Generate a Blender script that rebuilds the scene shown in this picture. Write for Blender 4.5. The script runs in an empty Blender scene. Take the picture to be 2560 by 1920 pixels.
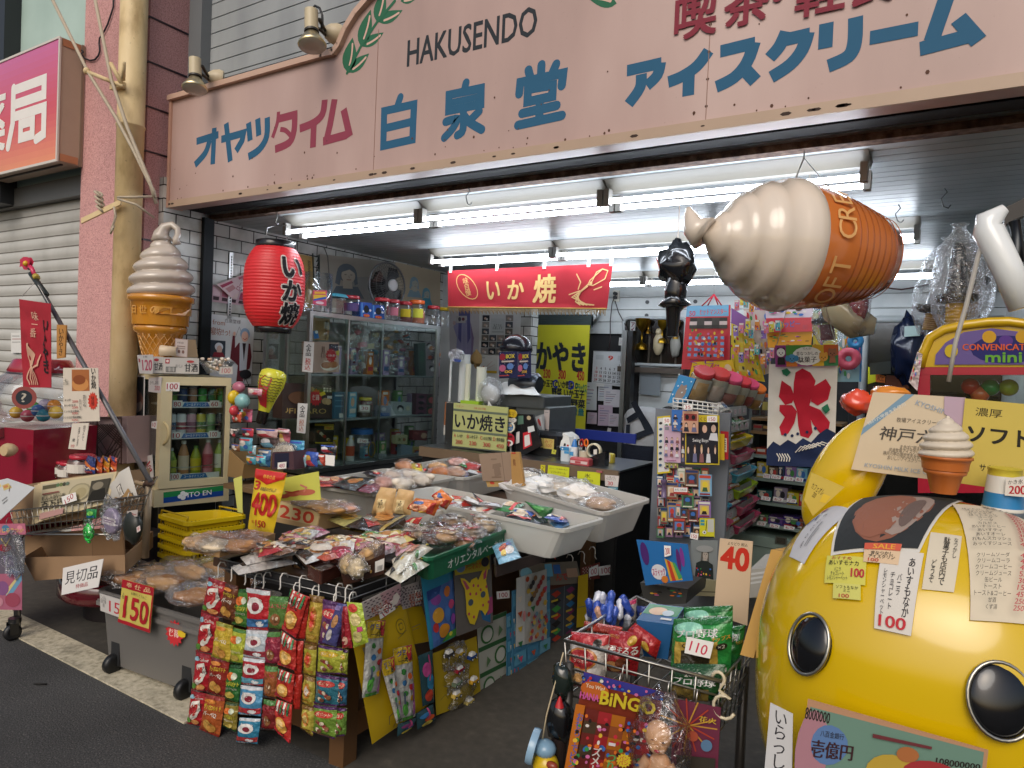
import bpy,math as M_,random
from mathutils import Vector,Matrix,noise
from mathutils.geometry import tessellate_polygon
V=Vector;en=enumerate;rg=range;Si=M_.sin;Co=M_.cos;PI=M_.pi
sc=bpy.context.scene
rnd=random.Random(11)
# camera
YAW,PITCH,ROLL=M_.radians(31.9),M_.radians(-1.45),M_.radians(2.5)
FOC=1740.0
EYE=V((0,0,1.55))
CF=V((-Si(YAW)*Co(PITCH),Co(YAW)*Co(PITCH),Si(PITCH)))
_r=V((Co(YAW),Si(YAW),0));_u=_r.cross(CF)
CR=_r*Co(ROLL)+_u*Si(ROLL)
CU=_u*Co(ROLL)-_r*Si(ROLL)
cam=bpy.data.objects.new('camera',bpy.data.cameras.new('camera'))
sc.collection.objects.link(cam)
m=Matrix((CR,CU,-CF)).transposed().to_4x4();m.translation=EYE
cam.matrix_world=m
cam.data.sensor_width=36;cam.data.lens=FOC/2560*36
cam.data.clip_start=.02;cam.data.clip_end=500
sc.camera=cam
# light
SUN_EL,SUN_AZ=M_.radians(40),M_.radians(168)
w=bpy.data.worlds.new('World');sc.world=w;w.use_nodes=1
nt=w.node_tree
sky=nt.nodes.new('ShaderNodeTexSky');sky.sky_type='NISHITA';sky.sun_disc=0
sky.sun_elevation=SUN_EL;sky.sun_rotation=SUN_AZ;sky.air_density=1.0;sky.dust_density=4.0;sky.ozone_density=.6
bg=nt.nodes['Background'];bg.inputs['Strength'].default_value=.072
nt.links.new(sky.outputs[0],bg.inputs[0])
sl=bpy.data.lights.new('sun','SUN');sl.energy=.64;sl.angle=M_.radians(40);sl.color=(1,.975,.94)
so=bpy.data.objects.new('sun',sl);sc.collection.objects.link(so)
sd=V((Si(SUN_AZ)*Co(SUN_EL),Co(SUN_AZ)*Co(SUN_EL),Si(SUN_EL)))
so.rotation_euler=sd.to_track_quat('Z','Y').to_euler();so.location=(0,-3,8)
sc.view_settings.view_transform='Standard';sc.view_settings.look='None'
sc.view_settings.exposure=0.6;sc.view_settings.gamma=1
sc.cycles.use_denoising=1
sc.cycles.max_bounces=7;sc.cycles.transparent_max_bounces=16;sc.cycles.caustics_reflective=0;sc.cycles.caustics_refractive=0
TUBE=17.0
# photo point -> place on a real plane
def q(n,x,y):return((n%4)*640+x/3.456,(n//4)*480+y/3.456)
def ray(p):return CF+CR*((p[0]-1280)/FOC)-CU*((p[1]-960)/FOC)
def pD(p,d):return EYE+ray(p)*d
def pX(p,v):d=ray(p);return EYE+d*((v-EYE.x)/d.x)
def pY(p,v):d=ray(p);return EYE+d*((v-EYE.y)/d.y)
def pZ(p,v):d=ray(p);return EYE+d*((v-EYE.z)/d.z)
def QX(n,v,P):return[pX(q(n,*p),v)for p in P]
def QY(n,v,P):return[pY(q(n,*p),v)for p in P]
def QZ(n,v,P):return[pZ(q(n,*p),v)for p in P]
def KX(k,v,P):return[pX(k(*p),v)for p in P]
def KY(k,v,P):return[pY(k(*p),v)for p in P]
def KZ(k,v,P):return[pZ(k(*p),v)for p in P]
def pN(p,o,n):
 d=ray(p);return EYE+d*((V(o)-EYE).dot(n)/d.dot(n))
 # materials
def lin(c):
 if isinstance(c,str):
  c=c.lstrip('#')
  if len(c)==3:c=''.join(k*2 for k in c)
  c=[int(c[i:i+2],16)/255 for i in(0,2,4)]
  return tuple(x/12.92 if x<=.04045 else((x+.055)/1.055)**2.4 for x in c)
 return tuple(c[:3])
MATS={}
def newmat(name):
 mt=bpy.data.materials.new(name);mt.use_nodes=1;MATS[name]=mt
 return mt,mt.node_tree,mt.node_tree.nodes['Principled BSDF']
def N(t,typ,**kw):
 n=t.nodes.new(typ)
 for k,v in kw.items():
  if k in n.inputs:n.inputs[k].default_value=v
  else:setattr(n,k,v)
 return n
def colattr(t,b,var=.06,scale=9):
 a=N(t,'ShaderNodeAttribute',attribute_name='Col')
 co=N(t,'ShaderNodeTexCoord');nz=N(t,'ShaderNodeTexNoise',Scale=scale,Detail=4.0)
 t.links.new(co.outputs['Object'],nz.inputs['Vector'])
 mr=N(t,'ShaderNodeMapRange');mr.inputs[3].default_value=1-var;mr.inputs[4].default_value=1+var
 t.links.new(nz.outputs[0],mr.inputs[0])
 mx=N(t,'ShaderNodeVectorMath',operation='SCALE');t.links.new(a.outputs['Color'],mx.inputs[0]);t.links.new(mr.outputs[0],mx.inputs['Scale'])
 t.links.new(mx.outputs[0],b.inputs['Base Color'])
 return a,nz
def bump(t,b,scale,strength,dist=.01,detail=3.0,stretch=None):
 co=N(t,'ShaderNodeTexCoord');nz=N(t,'ShaderNodeTexNoise',Scale=scale,Detail=detail)
 src=co.outputs['Object']
 if stretch:
  mp=N(t,'ShaderNodeMapping');mp.inputs['Scale'].default_value=stretch;t.links.new(src,mp.inputs[0]);src=mp.outputs[0]
 t.links.new(src,nz.inputs['Vector'])
 bp=N(t,'ShaderNodeBump',Strength=strength,Distance=dist);t.links.new(nz.outputs[0],bp.inputs['Height']);t.links.new(bp.outputs[0],b.inputs['Normal'])
def Sm(name,rough,metal=0,var=.06,scale=9,bmp=None,coat=0,spec=.5):
 mt,t,b=newmat(name);colattr(t,b,var,scale)
 b.inputs['Roughness'].default_value=rough;b.inputs['Metallic'].default_value=metal
 b.inputs['Coat Weight'].default_value=coat;b.inputs['Coat Roughness'].default_value=.08
 b.inputs['Specular IOR Level'].default_value=spec
 if bmp:bump(t,b,*bmp)
 return mt
Sm('mt',.85,0,.10,7,(60,.15,.004))
Sm('paper',.75,0,.05,12,(14,.12,.01),spec=.3)
Sm('ink',.7,0,.05,12,None,spec=.3)
Sm('s',.42,0,.07,8,(40,.06,.004))
Sm('g',.16,0,.05,5,(7,.08,.01))
Sm('p',.14,0,.05,3,(3,.05,.02),coat=.6)
Sm('f',.2,.1,.05,9,(34,.8,.02,4.0),coat=.5)
Sm('m',.32,1,.10,14,(60,.05,.002))
Sm('d',.5,.8,.18,12,(50,.1,.003))
Sm('cloth',.9,0,.08,20,(90,.2,.003))
Sm('bread',.5,0,.28,26,(40,.5,.008))
Sm('card',.8,0,.09,5,(30,.1,.003))
def Mx(name,Bd):
 mt=bpy.data.materials.new(name);mt.use_nodes=1;MATS[name]=mt;t=mt.node_tree
 out=t.nodes['Material Output'];t.nodes.remove(t.nodes['Principled BSDF']);Bd(t,out)
def _film(t,out,base=.10,sc_=22,st=.9,tint=(1,1,1),rough=.09):
 tr=N(t,'ShaderNodeBsdfTransparent');tr.inputs[0].default_value=(*tint,1)
 gl=N(t,'ShaderNodeBsdfGlossy');gl.inputs['Roughness'].default_value=rough;gl.inputs[0].default_value=(.95,.97,1,1)
 lw=N(t,'ShaderNodeLayerWeight',Blend=.25)
 ma=N(t,'ShaderNodeMath',operation='MULTIPLY_ADD');ma.inputs[1].default_value=.55;ma.inputs[2].default_value=base
 t.links.new(lw.outputs['Fresnel'],ma.inputs[0])
 mx=N(t,'ShaderNodeMixShader');t.links.new(ma.outputs[0],mx.inputs[0]);t.links.new(tr.outputs[0],mx.inputs[1]);t.links.new(gl.outputs[0],mx.inputs[2])
 if st:
  co=N(t,'ShaderNodeTexCoord');nz=N(t,'ShaderNodeTexNoise',Scale=sc_,Detail=3.0,Distortion=1.2);t.links.new(co.outputs['Object'],nz.inputs['Vector'])
  bp=N(t,'ShaderNodeBump',Strength=st,Distance=.02);t.links.new(nz.outputs[0],bp.inputs['Height'])
  t.links.new(bp.outputs[0],gl.inputs['Normal']);t.links.new(bp.outputs[0],lw.inputs['Normal'])
 t.links.new(mx.outputs[0],out.inputs[0])
Mx('film',lambda t,o:_film(t,o))
Mx('bf',lambda t,o:_film(t,o,.10,38,1.0,(.97,.97,.97),.07))
Mx('glass',lambda t,o:_film(t,o,.02,1,0,(.90,.95,.93),.02))
Mx('jar',lambda t,o:_film(t,o,.06,8,.2,(.95,.96,.97),.05))
def _tub(t,out):
 a=N(t,'ShaderNodeAttribute',attribute_name='Col')
 d=N(t,'ShaderNodeBsdfDiffuse');tl=N(t,'ShaderNodeBsdfTranslucent');g=N(t,'ShaderNodeBsdfGlossy');g.inputs['Roughness'].default_value=.3
 tp=N(t,'ShaderNodeBsdfTransparent')
 for n in(d,tl):t.links.new(a.outputs['Color'],n.inputs[0])
 m1=N(t,'ShaderNodeMixShader');m1.inputs[0].default_value=.4;m2=N(t,'ShaderNodeMixShader');m2.inputs[0].default_value=.07;m3=N(t,'ShaderNodeMixShader');m3.inputs[0].default_value=.2
 L=t.links.new
 L(d.outputs[0],m1.inputs[1]);L(tl.outputs[0],m1.inputs[2]);L(m1.outputs[0],m3.inputs[1]);L(tp.outputs[0],m3.inputs[2]);L(m3.outputs[0],m2.inputs[1]);L(g.outputs[0],m2.inputs[2]);L(m2.outputs[0],out.inputs[0])
Mx('tubplastic',_tub)
def _emit(t,out):
 a=N(t,'ShaderNodeAttribute',attribute_name='Col');e=N(t,'ShaderNodeEmission',Strength=TUBE)
 t.links.new(a.outputs['Color'],e.inputs[0]);t.links.new(e.outputs[0],out.inputs[0])
Mx('tubelight',_emit)
def ramp(t,src,stops):
 r=N(t,'ShaderNodeValToRGB');e=r.color_ramp.elements
 while len(e)<len(stops):e.new(.5)
 for k,(p,c)in zip(e,stops):k.position=p;k.color=(*lin(c),1)
 t.links.new(src,r.inputs[0]);return r
def Ny(name,stops,scale,rough,bmp,detail=6.0,stretch=None,extra=None,metal=0):
 mt,t,b=newmat(name);co=N(t,'ShaderNodeTexCoord');src=co.outputs['Object']
 if stretch:
  mp=N(t,'ShaderNodeMapping');mp.inputs['Scale'].default_value=stretch;t.links.new(src,mp.inputs[0]);src=mp.outputs[0]
 nz=N(t,'ShaderNodeTexNoise',Scale=scale,Detail=detail);t.links.new(src,nz.inputs['Vector'])
 r=ramp(t,nz.outputs[0],stops);o=r.outputs[0]
 if extra:
  sc2,lo,hi,fac=extra
  n2=N(t,'ShaderNodeTexNoise',Scale=sc2,Detail=5.0);t.links.new(co.outputs['Object'],n2.inputs['Vector'])
  r2=ramp(t,n2.outputs[0],[(lo,'000'),(hi,'fff')]);mx=N(t,'ShaderNodeMixRGB',blend_type='MULTIPLY');mx.inputs[0].default_value=fac
  t.links.new(o,mx.inputs[1]);t.links.new(r2.outputs[0],mx.inputs[2]);o=mx.outputs[0]
 t.links.new(o,b.inputs['Base Color']);b.inputs['Roughness'].default_value=rough;b.inputs['Metallic'].default_value=metal
 if bmp:bump(t,b,*bmp)
 return mt
Ny('asphalt',[(.3,'363636'),(.5,'484847'),(.62,'535251'),(.72,'7c7a76')],120,.92,(150,.8,.006),4.0,None,(1.3,.3,.62,.45))
Ny('floor',[(.3,'413e38'),(.6,'4b4740'),(.8,'59544b')],22,.8,(120,.3,.003),8.0,None,(2.6,.25,.65,.3))
Ny('kerb',[(.25,'8d8672'),(.5,'bdb49c'),(.75,'d2c9b2')],40,.9,(160,.5,.004),6.0,None,(9,.25,.5,.35))
Ny('stucco',[(.3,'b98683'),(.5,'d9a3a0'),(.7,'e2b1ad')],110,.95,(150,.9,.008),3.0,None,(1.2,.2,.6,.25))
Ny('fascia',[(.3,'a98f87'),(.5,'bb9f97'),(.68,'c8aea6')],1.3,.42,(3,.06,.02),6.0,(1,1,.35),(90,.24,.33,.25))
Ny('siding',[(.3,'8b9093'),(.5,'9a9fa1'),(.7,'a8acad')],3,.5,(30,.05,.004),5.0,(1,1,.3))
Ny('ceilpaint',[(.3,'878f92'),(.55,'9ba3a6'),(.75,'a8afb1')],2.5,.38,(20,.04,.004),5.0)
Ny('wallwhite',[(.3,'c3c8c8'),(.55,'d6d9d8'),(.75,'e0e2e0')],3,.5,(25,.05,.003),5.0,None,(2,.2,.5,.15))
Ny('polepaint',[(.28,'b3986a'),(.45,'d9c08f'),(.7,'e3cd9f')],9,.5,(22,.35,.006),6.0,(1,1,.4),(45,.22,.34,.4))
Ny('pipe',[(.3,'9a9384'),(.6,'a9a293'),(.8,'b3ac9d')],5,.5,None)
Ny('shutter',[(.3,'a9a8a2'),(.5,'bfbeb8'),(.7,'cac9c4')],2.2,.45,None,5.0,(1,1,.5))
Ny('palewall',[(.3,'a3bcb4'),(.6,'b3cbc3'),(.8,'bcd2ca')],2,.7,None)
Ny('rust',[(.3,'3a2a22'),(.5,'5b4437'),(.7,'7a6353')],30,.9,(60,.5,.004))
def _brick():
 mt,t,b=newmat('whitetile');co=N(t,'ShaderNodeTexCoord');mp=N(t,'ShaderNodeMapping');mp.inputs['Rotation'].default_value=(M_.radians(90),0,M_.radians(90))
 sep=N(t,'ShaderNodeSeparateXYZ');cmb=N(t,'ShaderNodeCombineXYZ');ad=N(t,'ShaderNodeMath',operation='ADD')
 L=t.links.new;L(co.outputs['Object'],sep.inputs[0]);L(sep.outputs[0],ad.inputs[0]);L(sep.outputs[1],ad.inputs[1]);L(ad.outputs[0],cmb.inputs[0]);L(sep.outputs[2],cmb.inputs[1])
 br=N(t,'ShaderNodeTexBrick',Scale=1.0);br.inputs['Color1'].default_value=(*lin('d3d4cf'),1);br.inputs['Color2'].default_value=(*lin('bcbfbb'),1);br.inputs['Mortar'].default_value=(*lin('34332f'),1)
 br.inputs['Brick Width'].default_value=.215;br.inputs['Row Height'].default_value=.093;br.inputs['Mortar Size'].default_value=.0045;br.inputs['Mortar Smooth'].default_value=.1
 L(cmb.outputs[0],br.inputs[0]);nz=N(t,'ShaderNodeTexNoise',Scale=6.0,Detail=6.0);L(co.outputs['Object'],nz.inputs[0]);r=ramp(t,nz.outputs[0],[(.3,'8a8880'),(.6,'fff')])
 mx=N(t,'ShaderNodeMixRGB',blend_type='MULTIPLY');mx.inputs[0].default_value=.6;L(br.outputs[0],mx.inputs[1]);L(r.outputs[0],mx.inputs[2]);L(mx.outputs[0],b.inputs['Base Color'])
 b.inputs['Roughness'].default_value=.22;bp=N(t,'ShaderNodeBump',Strength=.6,Distance=.004);bp.invert=1;L(br.outputs['Fac'],bp.inputs['Height']);L(bp.outputs[0],b.inputs['Normal'])
_brick()
# mesh builder
_txt={}
def text_tris(s,bold=0.0):
 k=(s,round(bold,3))
 if k not in _txt:
  cu=bpy.data.curves.new('lettering','FONT');cu.body=s;cu.size=1;cu.offset=bold;cu.resolution_u=2 if len(s)>3 else 3;cu.align_x='CENTER';cu.space_line=.85
  o=bpy.data.objects.new('lettering',cu);me=o.to_mesh()
  vs=[(v.co.x,v.co.y)for v in me.vertices];fs=[tuple(p.vertices)for p in me.polygons]
  o.to_mesh_clear();bpy.data.objects.remove(o);bpy.data.curves.remove(cu)
  if not vs:vs=[(0,0),(1,0),(0,1)];fs=[]
  x0=min(v[0]for v in vs);x1=max(v[0]for v in vs);y0=min(v[1]for v in vs);y1=max(v[1]for v in vs)
  W,H=max(x1-x0,1e-3),max(y1-y0,1e-3)
  _txt[k]=([((v[0]-x0)/W-.5,-((v[1]-y0)/H-.5))for v in vs],fs,W/H)
 return _txt[k]
class MB:
 def __init__(s):s.v=[];s.f=[];s.c=[];s.m=[];s.sm=[];s.mats=[]
 def add(s,vs,fs,col,mat='s',smooth=0):
  b=len(s.v);s.v+=[V(v)for v in vs]
  if mat not in s.mats:s.mats.append(mat)
  mi=s.mats.index(mat);c=lin(col)
  for f in fs:
   s.f.append(tuple(b+i for i in f));s.c.append(c);s.m.append(mi);s.sm.append(smooth)
  return s
 def hexa(s,p,col,mat='s'):
  return s.add(p,[(3,2,1,0),(4,5,6,7),(0,1,5,4),(1,2,6,5),(2,3,7,6),(3,0,4,7)],col,mat)
 def obox(s,o,a,b,c,col,mat='s'):
  o,a,b,c=V(o),V(a),V(b),V(c)
  if a.cross(b).dot(c)<0:a,b=b,a
  return s.hexa([o,o+a,o+a+b,o+b,o+c,o+a+c,o+a+b+c,o+b+c],col,mat)
 def box(s,x0,y0,z0,x1,y1,z1,col,mat='s'):
  return s.obox((x0,y0,z0),(x1-x0,0,0),(0,y1-y0,0),(0,0,z1-z0),col,mat)
 def bbox(s,x0,y0,z0,x1,y1,z1,col,mat='s',r=.01):
  r=min(r,abs(x1-x0)/2.1,abs(y1-y0)/2.1)
  ring=[(x0+r,y0),(x1-r,y0),(x1,y0+r),(x1,y1-r),(x1-r,y1),(x0+r,y1),(x0,y1-r),(x0,y0+r)]
  cx,cy=(x0+x1)/2,(y0+y1)/2
  vs=[(x,y,z0)for x,y in ring]+[(x,y,z1-r)for x,y in ring]+[(x+(r if x<cx else-r)*.7,y+(r if y<cy else-r)*.7,z1)for x,y in ring]
  fs=[tuple(rg(7,-1,-1)),tuple(rg(16,24))]
  for k in(0,8):fs+=[(k+i,k+(i+1)%8,k+8+(i+1)%8,k+8+i)for i in rg(8)]
  return s.add(vs,fs,col,mat)
 def cyl(s,a,b,r0,r1=None,col='888',mat='s',n=12,cap=1):
  return s.La(a,V(b)-V(a),[(r0,0),(r0 if r1 is None else r1,1)],col,mat,n,cap,1)
 def La(s,o,axis,prof,col,mat='s',n=16,cap=1,unit=0,flute=None):
  o,axis=V(o),V(axis);L=axis.length;k=axis/L
  if not unit:L=1.0
  t=V((1,0,0))if abs(k.x)<.8 else V((0,1,0))
  a=k.cross(t).normalized();b=k.cross(a)
  vs=[];fs=[]
  for(r,h)in prof:
   for i in rg(n):
    an=2*PI*i/n;rr=r*(1+(flute[0]*Co(an*flute[1])if flute else 0))
    vs.append(o+k*(h*L)+(a*Co(an)+b*Si(an))*rr)
  for j in rg(len(prof)-1):
   for i in rg(n):fs.append((j*n+i,j*n+(i+1)%n,(j+1)*n+(i+1)%n,(j+1)*n+i))
  if cap:fs+=[tuple(rg(n-1,-1,-1)),tuple((len(prof)-1)*n+i for i in rg(n))]
  nb=len(fs)-(2 if cap else 0)
  s.add(vs,fs[:nb],col,mat,1)
  if cap:s.add([vs[i]for i in rg(n)]+[vs[(len(prof)-1)*n+i]for i in rg(n)],[tuple(rg(n-1,-1,-1)),tuple(rg(n,2*n))],col,mat)
  return s
 def tube(s,path,r,col,mat='s',n=6,closed=0):
  pts=[V(p)for p in path];vs=[];fs=[];m_=len(pts);up=None
  rr=r if hasattr(r,'__len__')else[r]*m_
  for i,p in en(pts):
   d=(pts[(i+1)%m_]if(closed or i<m_-1)else p)-(pts[i-1]if(closed or i)else p)
   d=d.normalized()if d.length>1e-9 else V((0,0,1))
   if up is None:up=d.orthogonal().normalized()
   up=(up-d*up.dot(d));up=up.normalized()if up.length>1e-6 else d.orthogonal().normalized()
   b=d.cross(up)
   for k in rg(n):
    an=2*PI*k/n;vs.append(p+(up*Co(an)+b*Si(an))*rr[i])
  for i in rg(m_ if closed else m_-1):
   j=(i+1)%m_
   for k in rg(n):fs.append((i*n+k,i*n+(k+1)%n,j*n+(k+1)%n,j*n+k))
  if not closed:fs+=[tuple(rg(n-1,-1,-1)),tuple((m_-1)*n+k for k in rg(n))]
  return s.add(vs,fs,col,mat,1)
 def ell(s,c,r,col,mat='s',nu=14,nv=9,rot=None,f=None):
  c=V(c);r=(r,r,r)if not hasattr(r,'__len__')else r;vs=[];fs=[]
  for j in rg(nv+1):
   th=PI*j/nv
   for i in rg(nu):
    ph=2*PI*i/nu;p=V((r[0]*Si(th)*Co(ph),r[1]*Si(th)*Si(ph),r[2]*Co(th)))
    if f:p=f(p)
    if rot:p=rot@p
    vs.append(c+p)
  for j in rg(nv):
   for i in rg(nu):fs.append((j*nu+i,(j+1)*nu+i,(j+1)*nu+(i+1)%nu,j*nu+(i+1)%nu))
  return s.add(vs,fs,col,mat,1)
 def grid(s,fn,nu,nv,col,mat='s',smooth=1,closed=0):
  vs=[fn(i/nu,j/nv)for j in rg(nv+1)for i in rg(nu+1)]
  fs=[(j*(nu+1)+i,j*(nu+1)+i+1,(j+1)*(nu+1)+i+1,(j+1)*(nu+1)+i)for j in rg(nv)for i in rg(nu)]
  return s.add(vs,fs,col,mat,smooth)
 def Bd(s,name,parent=None,lb=None,cat=None,gr=None,kind=None,org=None):
  o0=parent['_o']if parent is not None and '_o' in parent else None
  base=V(o0)if o0 is not None else V((0,0,0))
  if parent is None:
   if org is None:
    lo=[min(v[i]for v in s.v)for i in rg(3)];hi=[max(v[i]for v in s.v)for i in rg(3)]
    org=((lo[0]+hi[0])/2,(lo[1]+hi[1])/2,lo[2])
   base=V(org)
  me=bpy.data.meshes.new(name);me.from_pydata([tuple(v-base)for v in s.v],[],s.f)
  for k in s.mats:me.materials.append(MATS[k])
  me.polygons.foreach_set('material_index',s.m);me.polygons.foreach_set('use_smooth',s.sm)
  at=me.attributes.new('Col','FLOAT_COLOR','FACE');at.data.foreach_set('color',[x for c in s.c for x in(*c,1)])
  me.update();ob=bpy.data.objects.new(name,me);sc.collection.objects.link(ob)
  if parent is not None:ob.parent=parent;ob['_o']=tuple(base)
  else:ob.location=base;ob['_o']=tuple(base)
  tag(ob,lb,cat,gr,kind);return ob
def tag(ob,lb=None,cat=None,gr=None,kind=None):
 if lb:ob['label']=lb
 if cat:ob['category']=cat
 if gr:ob['group']=gr
 if kind:ob['kind']=kind
def Th(name,loc,lb,cat,gr=None):
 o=bpy.data.objects.new(name,None);o.empty_display_size=.1;sc.collection.objects.link(o);o.location=V(loc);o['_o']=tuple(loc);tag(o,lb,cat,gr);return o
 # printing on surfaces
def D(s):return[(a[0],*map(float,a[1:5]),a[5])for a in(k.split()for k in s.split(';'))]
class Fc:
 """a quad TL, TR, BR, BL in space; prints with percent coordinates, y down"""
 def __init__(s,TL,TR,BR,BL,bu=0.0,wr=0.0,se=0,pw=2.2):
  s.c=[V(TL),V(TR),V(BR),V(BL)];s.bu=bu;s.wr=wr;s.se=se;s.pw=pw
  s.W=((s.c[1]-s.c[0]).length+(s.c[2]-s.c[3]).length)/2;s.H=((s.c[3]-s.c[0]).length+(s.c[2]-s.c[1]).length)/2
  s.n=(s.c[3]-s.c[0]).cross(s.c[1]-s.c[0]).normalized()
  if s.n.dot(EYE-s.c[0])<0 and 0:s.n=-s.n
  s.k=0;s.st=1.0;s.curved=bool(bu or wr)
 def at(s,u,v,e=0.0):
  a,b,c,d=s.c
  p=(a*(1-u)+b*u)*(1-v)+(d*(1-u)+c*u)*v
  if s.curved:
   g=max(0,1-abs(2*u-1)**s.pw)*max(0,1-abs(2*v-1)**s.pw)
   e+=s.bu*M_.sqrt(g)
   if s.wr:e+=s.wr*noise.noise(V((u*4+s.se*3.1,v*4*s.H/max(s.W,1e-3),s.se*1.7)))*min(1,g*3+.15)
  return p+s.n*e
 def base(s,mb,col,mat,th=.002,nu=None,nv=None):
  if s.curved:
   nu=nu or 10;nv=nv or max(6,min(16,int(10*s.H/max(s.W,1e-3))))
   mb.grid(lambda u,v:s.at(u,v),nu,nv,col,mat)
   fl=Fc(*s.c)
   def bk(u,v):
    p=s.at(1-u,v);f0=fl.at(1-u,v);d=(p-f0).dot(s.n);return f0+s.n*(min(d,-d*.7)-th*(1 if 0<u<1 and 0<v<1 else.1))
   mb.grid(bk,max(4,nu//2),max(4,nv//2),col,mat)
  else:
   f=[c for c in s.c];bk=[c-s.n*th for c in s.c]
   mb.add(f+bk,[(0,3,2,1),(4,5,6,7),(0,1,5,4),(1,2,6,5),(2,3,7,6),(3,0,4,7)],col,mat)
  return s
 def tris(s,mb,pts,tr,col,mat):
  s.k+=s.st;e=.0005*s.k+(.0012+.16*max(0,s.wr-.008)if s.curved else 0)
  if s.curved:
   out=[];st=[tuple(pts[i]for i in t)for t in tr]
   lim=.16 if s.wr<.01 else.035
   while st:
    t=st.pop()
    if len(t)>3:
     st+=[(t[0],t[i],t[i+1])for i in rg(1,len(t)-1)];continue
    L=[M_.dist(t[i],t[(i+1)%3])for i in rg(3)];i=L.index(max(L))
    if L[i]>lim:
     a,b,c=t[i],t[(i+1)%3],t[(i+2)%3];mm=((a[0]+b[0])/2,(a[1]+b[1])/2);st+=[(a,mm,c),(mm,b,c)]
    else:out.append(t)
   vs=[s.at(*p,e)for t in out for p in t];fs=[(3*i,3*i+2,3*i+1)for i in rg(len(out))]
  else:
   vs=[s.at(*p,e)for p in pts];fs=[tuple(reversed(t))for t in tr]
  if fs:
   f=fs[0];nn=(vs[f[1]]-vs[f[0]]).cross(vs[f[2]]-vs[f[0]])
   if nn.dot(s.n)<0:fs=[tuple(reversed(f))for f in fs]
  mb.add(vs,fs,col,mat,s.curved)
 def poly(s,mb,pts,col,mat):
  P=[(x/100,y/100)for x,y in pts]
  if len(P)>4 or s.curved:tr=tessellate_polygon([[V((x,y,0))for x,y in P]])
  else:tr=[tuple(rg(len(P)))]
  s.tris(mb,P,tr,col,mat)
 def stroke(s,mb,pts,w_,col,mat,cap='r'):
  W,H=s.W/100,s.H/100;p=[V((x*W,y*H))for x,y in pts];r=w_*W/2
  vs=[];fs=[]
  L=[];loop=len(p)>3 and(p[0]-p[-1]).length<1e-6
  if loop:p=[p[-2]]+p+[p[1]]
  for i in rg(len(p)):
   if i==0:d=p[1]-p[0]
   elif i==len(p)-1:d=p[-1]-p[-2]
   else:d=(p[i]-p[i-1]).normalized()+(p[i+1]-p[i]).normalized()
   d=d.normalized()if d.length>1e-9 else V((1,0));n=V((-d.y,d.x));k=1.0
   if 0<i<len(p)-1:
    c=max(.5,n.dot(V((-(p[i]-p[i-1]).y,(p[i]-p[i-1]).x)).normalized()));k=1/c
   L.append((p[i]+n*r*k,p[i]-n*r*k))
  if loop:L=L[1:-1];p=p[1:-1];cap='f'
  for a,b in L:vs+=[a,b]
  fs=[(2*i,2*i+2,2*i+3,2*i+1)for i in rg(len(p)-1)]
  if cap=='r':
   for e,d in((p[0],p[0]-p[1]),(p[-1],p[-1]-p[-2])):
    a0=M_.atan2(d.y,d.x);b=len(vs);vs+=[e+V((Co(a0+t),Si(a0+t)))*r for t in[PI*(k/6-.5)for k in rg(7)]];fs.append(tuple(rg(b,b+7)))
  s.tris(mb,[(v.x/s.W,v.y/s.H)for v in vs],fs,col,mat)
 def text(s,mb,t,cx,cy,w_,h,col,bold=0.0,rot=0,mat='ink',slant=0):
  if bold>.008:
   _,_,asp=text_tris(t);hm=(h*s.H/100)if h else w_*s.W/100/asp
   rows=t.count('\n')+1;b=bold*.62*hm/rows;k0=s.k
   for i,(dx,dy)in en(((b,b),(-b,b),(b,-b),(-b,-b))if b>.0012 else((b,0),(-b,0))):
    st0=s.st;s.st=.2;s.text(mb,t,cx+dx/s.W*100,cy+dy/s.H*100,w_ and w_*(1-.0),h,col,0,rot,mat,slant);s.st=st0;s.k=k0+.22*(i+1)
   s.k=k0+max(1,s.st);return
  vs,fs,asp=text_tris(t)
  if not fs:return
  Hm=h*s.H/100 if h else None;Wm=w_*s.W/100 if w_ else None
  if Hm is None:Hm=Wm/asp
  if Wm is None:Wm=Hm*asp
  c,sn=Co(M_.radians(rot)),Si(M_.radians(rot));out=[]
  for x,y in vs:
   X,Y=x*Wm-slant*y*Hm,y*Hm;X,Y=X*c-Y*sn,X*sn+Y*c;out.append((cx/100+X/s.W,cy/100+Y/s.H))
  s.tris(mb,out,fs,col,mat)
 def Dr(s,mb,ops,mat='ink'):
  for o in ops:
   k=o[0]
   if k=='r':s.poly(mb,[(o[1],o[2]),(o[3],o[2]),(o[3],o[4]),(o[1],o[4])],o[5],mat)
   elif k=='g':s.poly(mb,o[1],o[2],mat)
   elif k=='e':
    n=16;s.poly(mb,[(o[1]+o[3]*Co(2*PI*i/n),o[2]+o[4]*Si(2*PI*i/n))for i in rg(n)],o[5],mat)
   elif k=='b':
    n=14;a=s.W/s.H;s.poly(mb,[(o[1]+o[3]*(1 if i%2 else.76)*Co(PI*i/n),o[2]+a*o[3]*(1 if i%2 else.76)*Si(PI*i/n))for i in rg(2*n)],o[4],mat)
   elif k=='s':s.stroke(mb,o[1],o[2],o[3],mat,o[4]if len(o)>4 else 'r')
   elif k=='t':s.text(mb,*o[1:],mat=mat)
  return s
def Cd(name,cs,col,ops,lb,cat,th=.0025,mat='paper',parent=None,gr=None,bu=0,wr=0,se=0,kind=None):
 mb=MB();f=Fc(*cs,bu=bu,wr=wr,se=se);f.base(mb,col,mat,th);f.Dr(mb,ops,'ink' if mat in('paper','card','mt','cloth')else mat)
 return mb.Bd(name,parent,lb,cat,gr,kind)
FRONT=V((0,-1,0))
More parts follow.
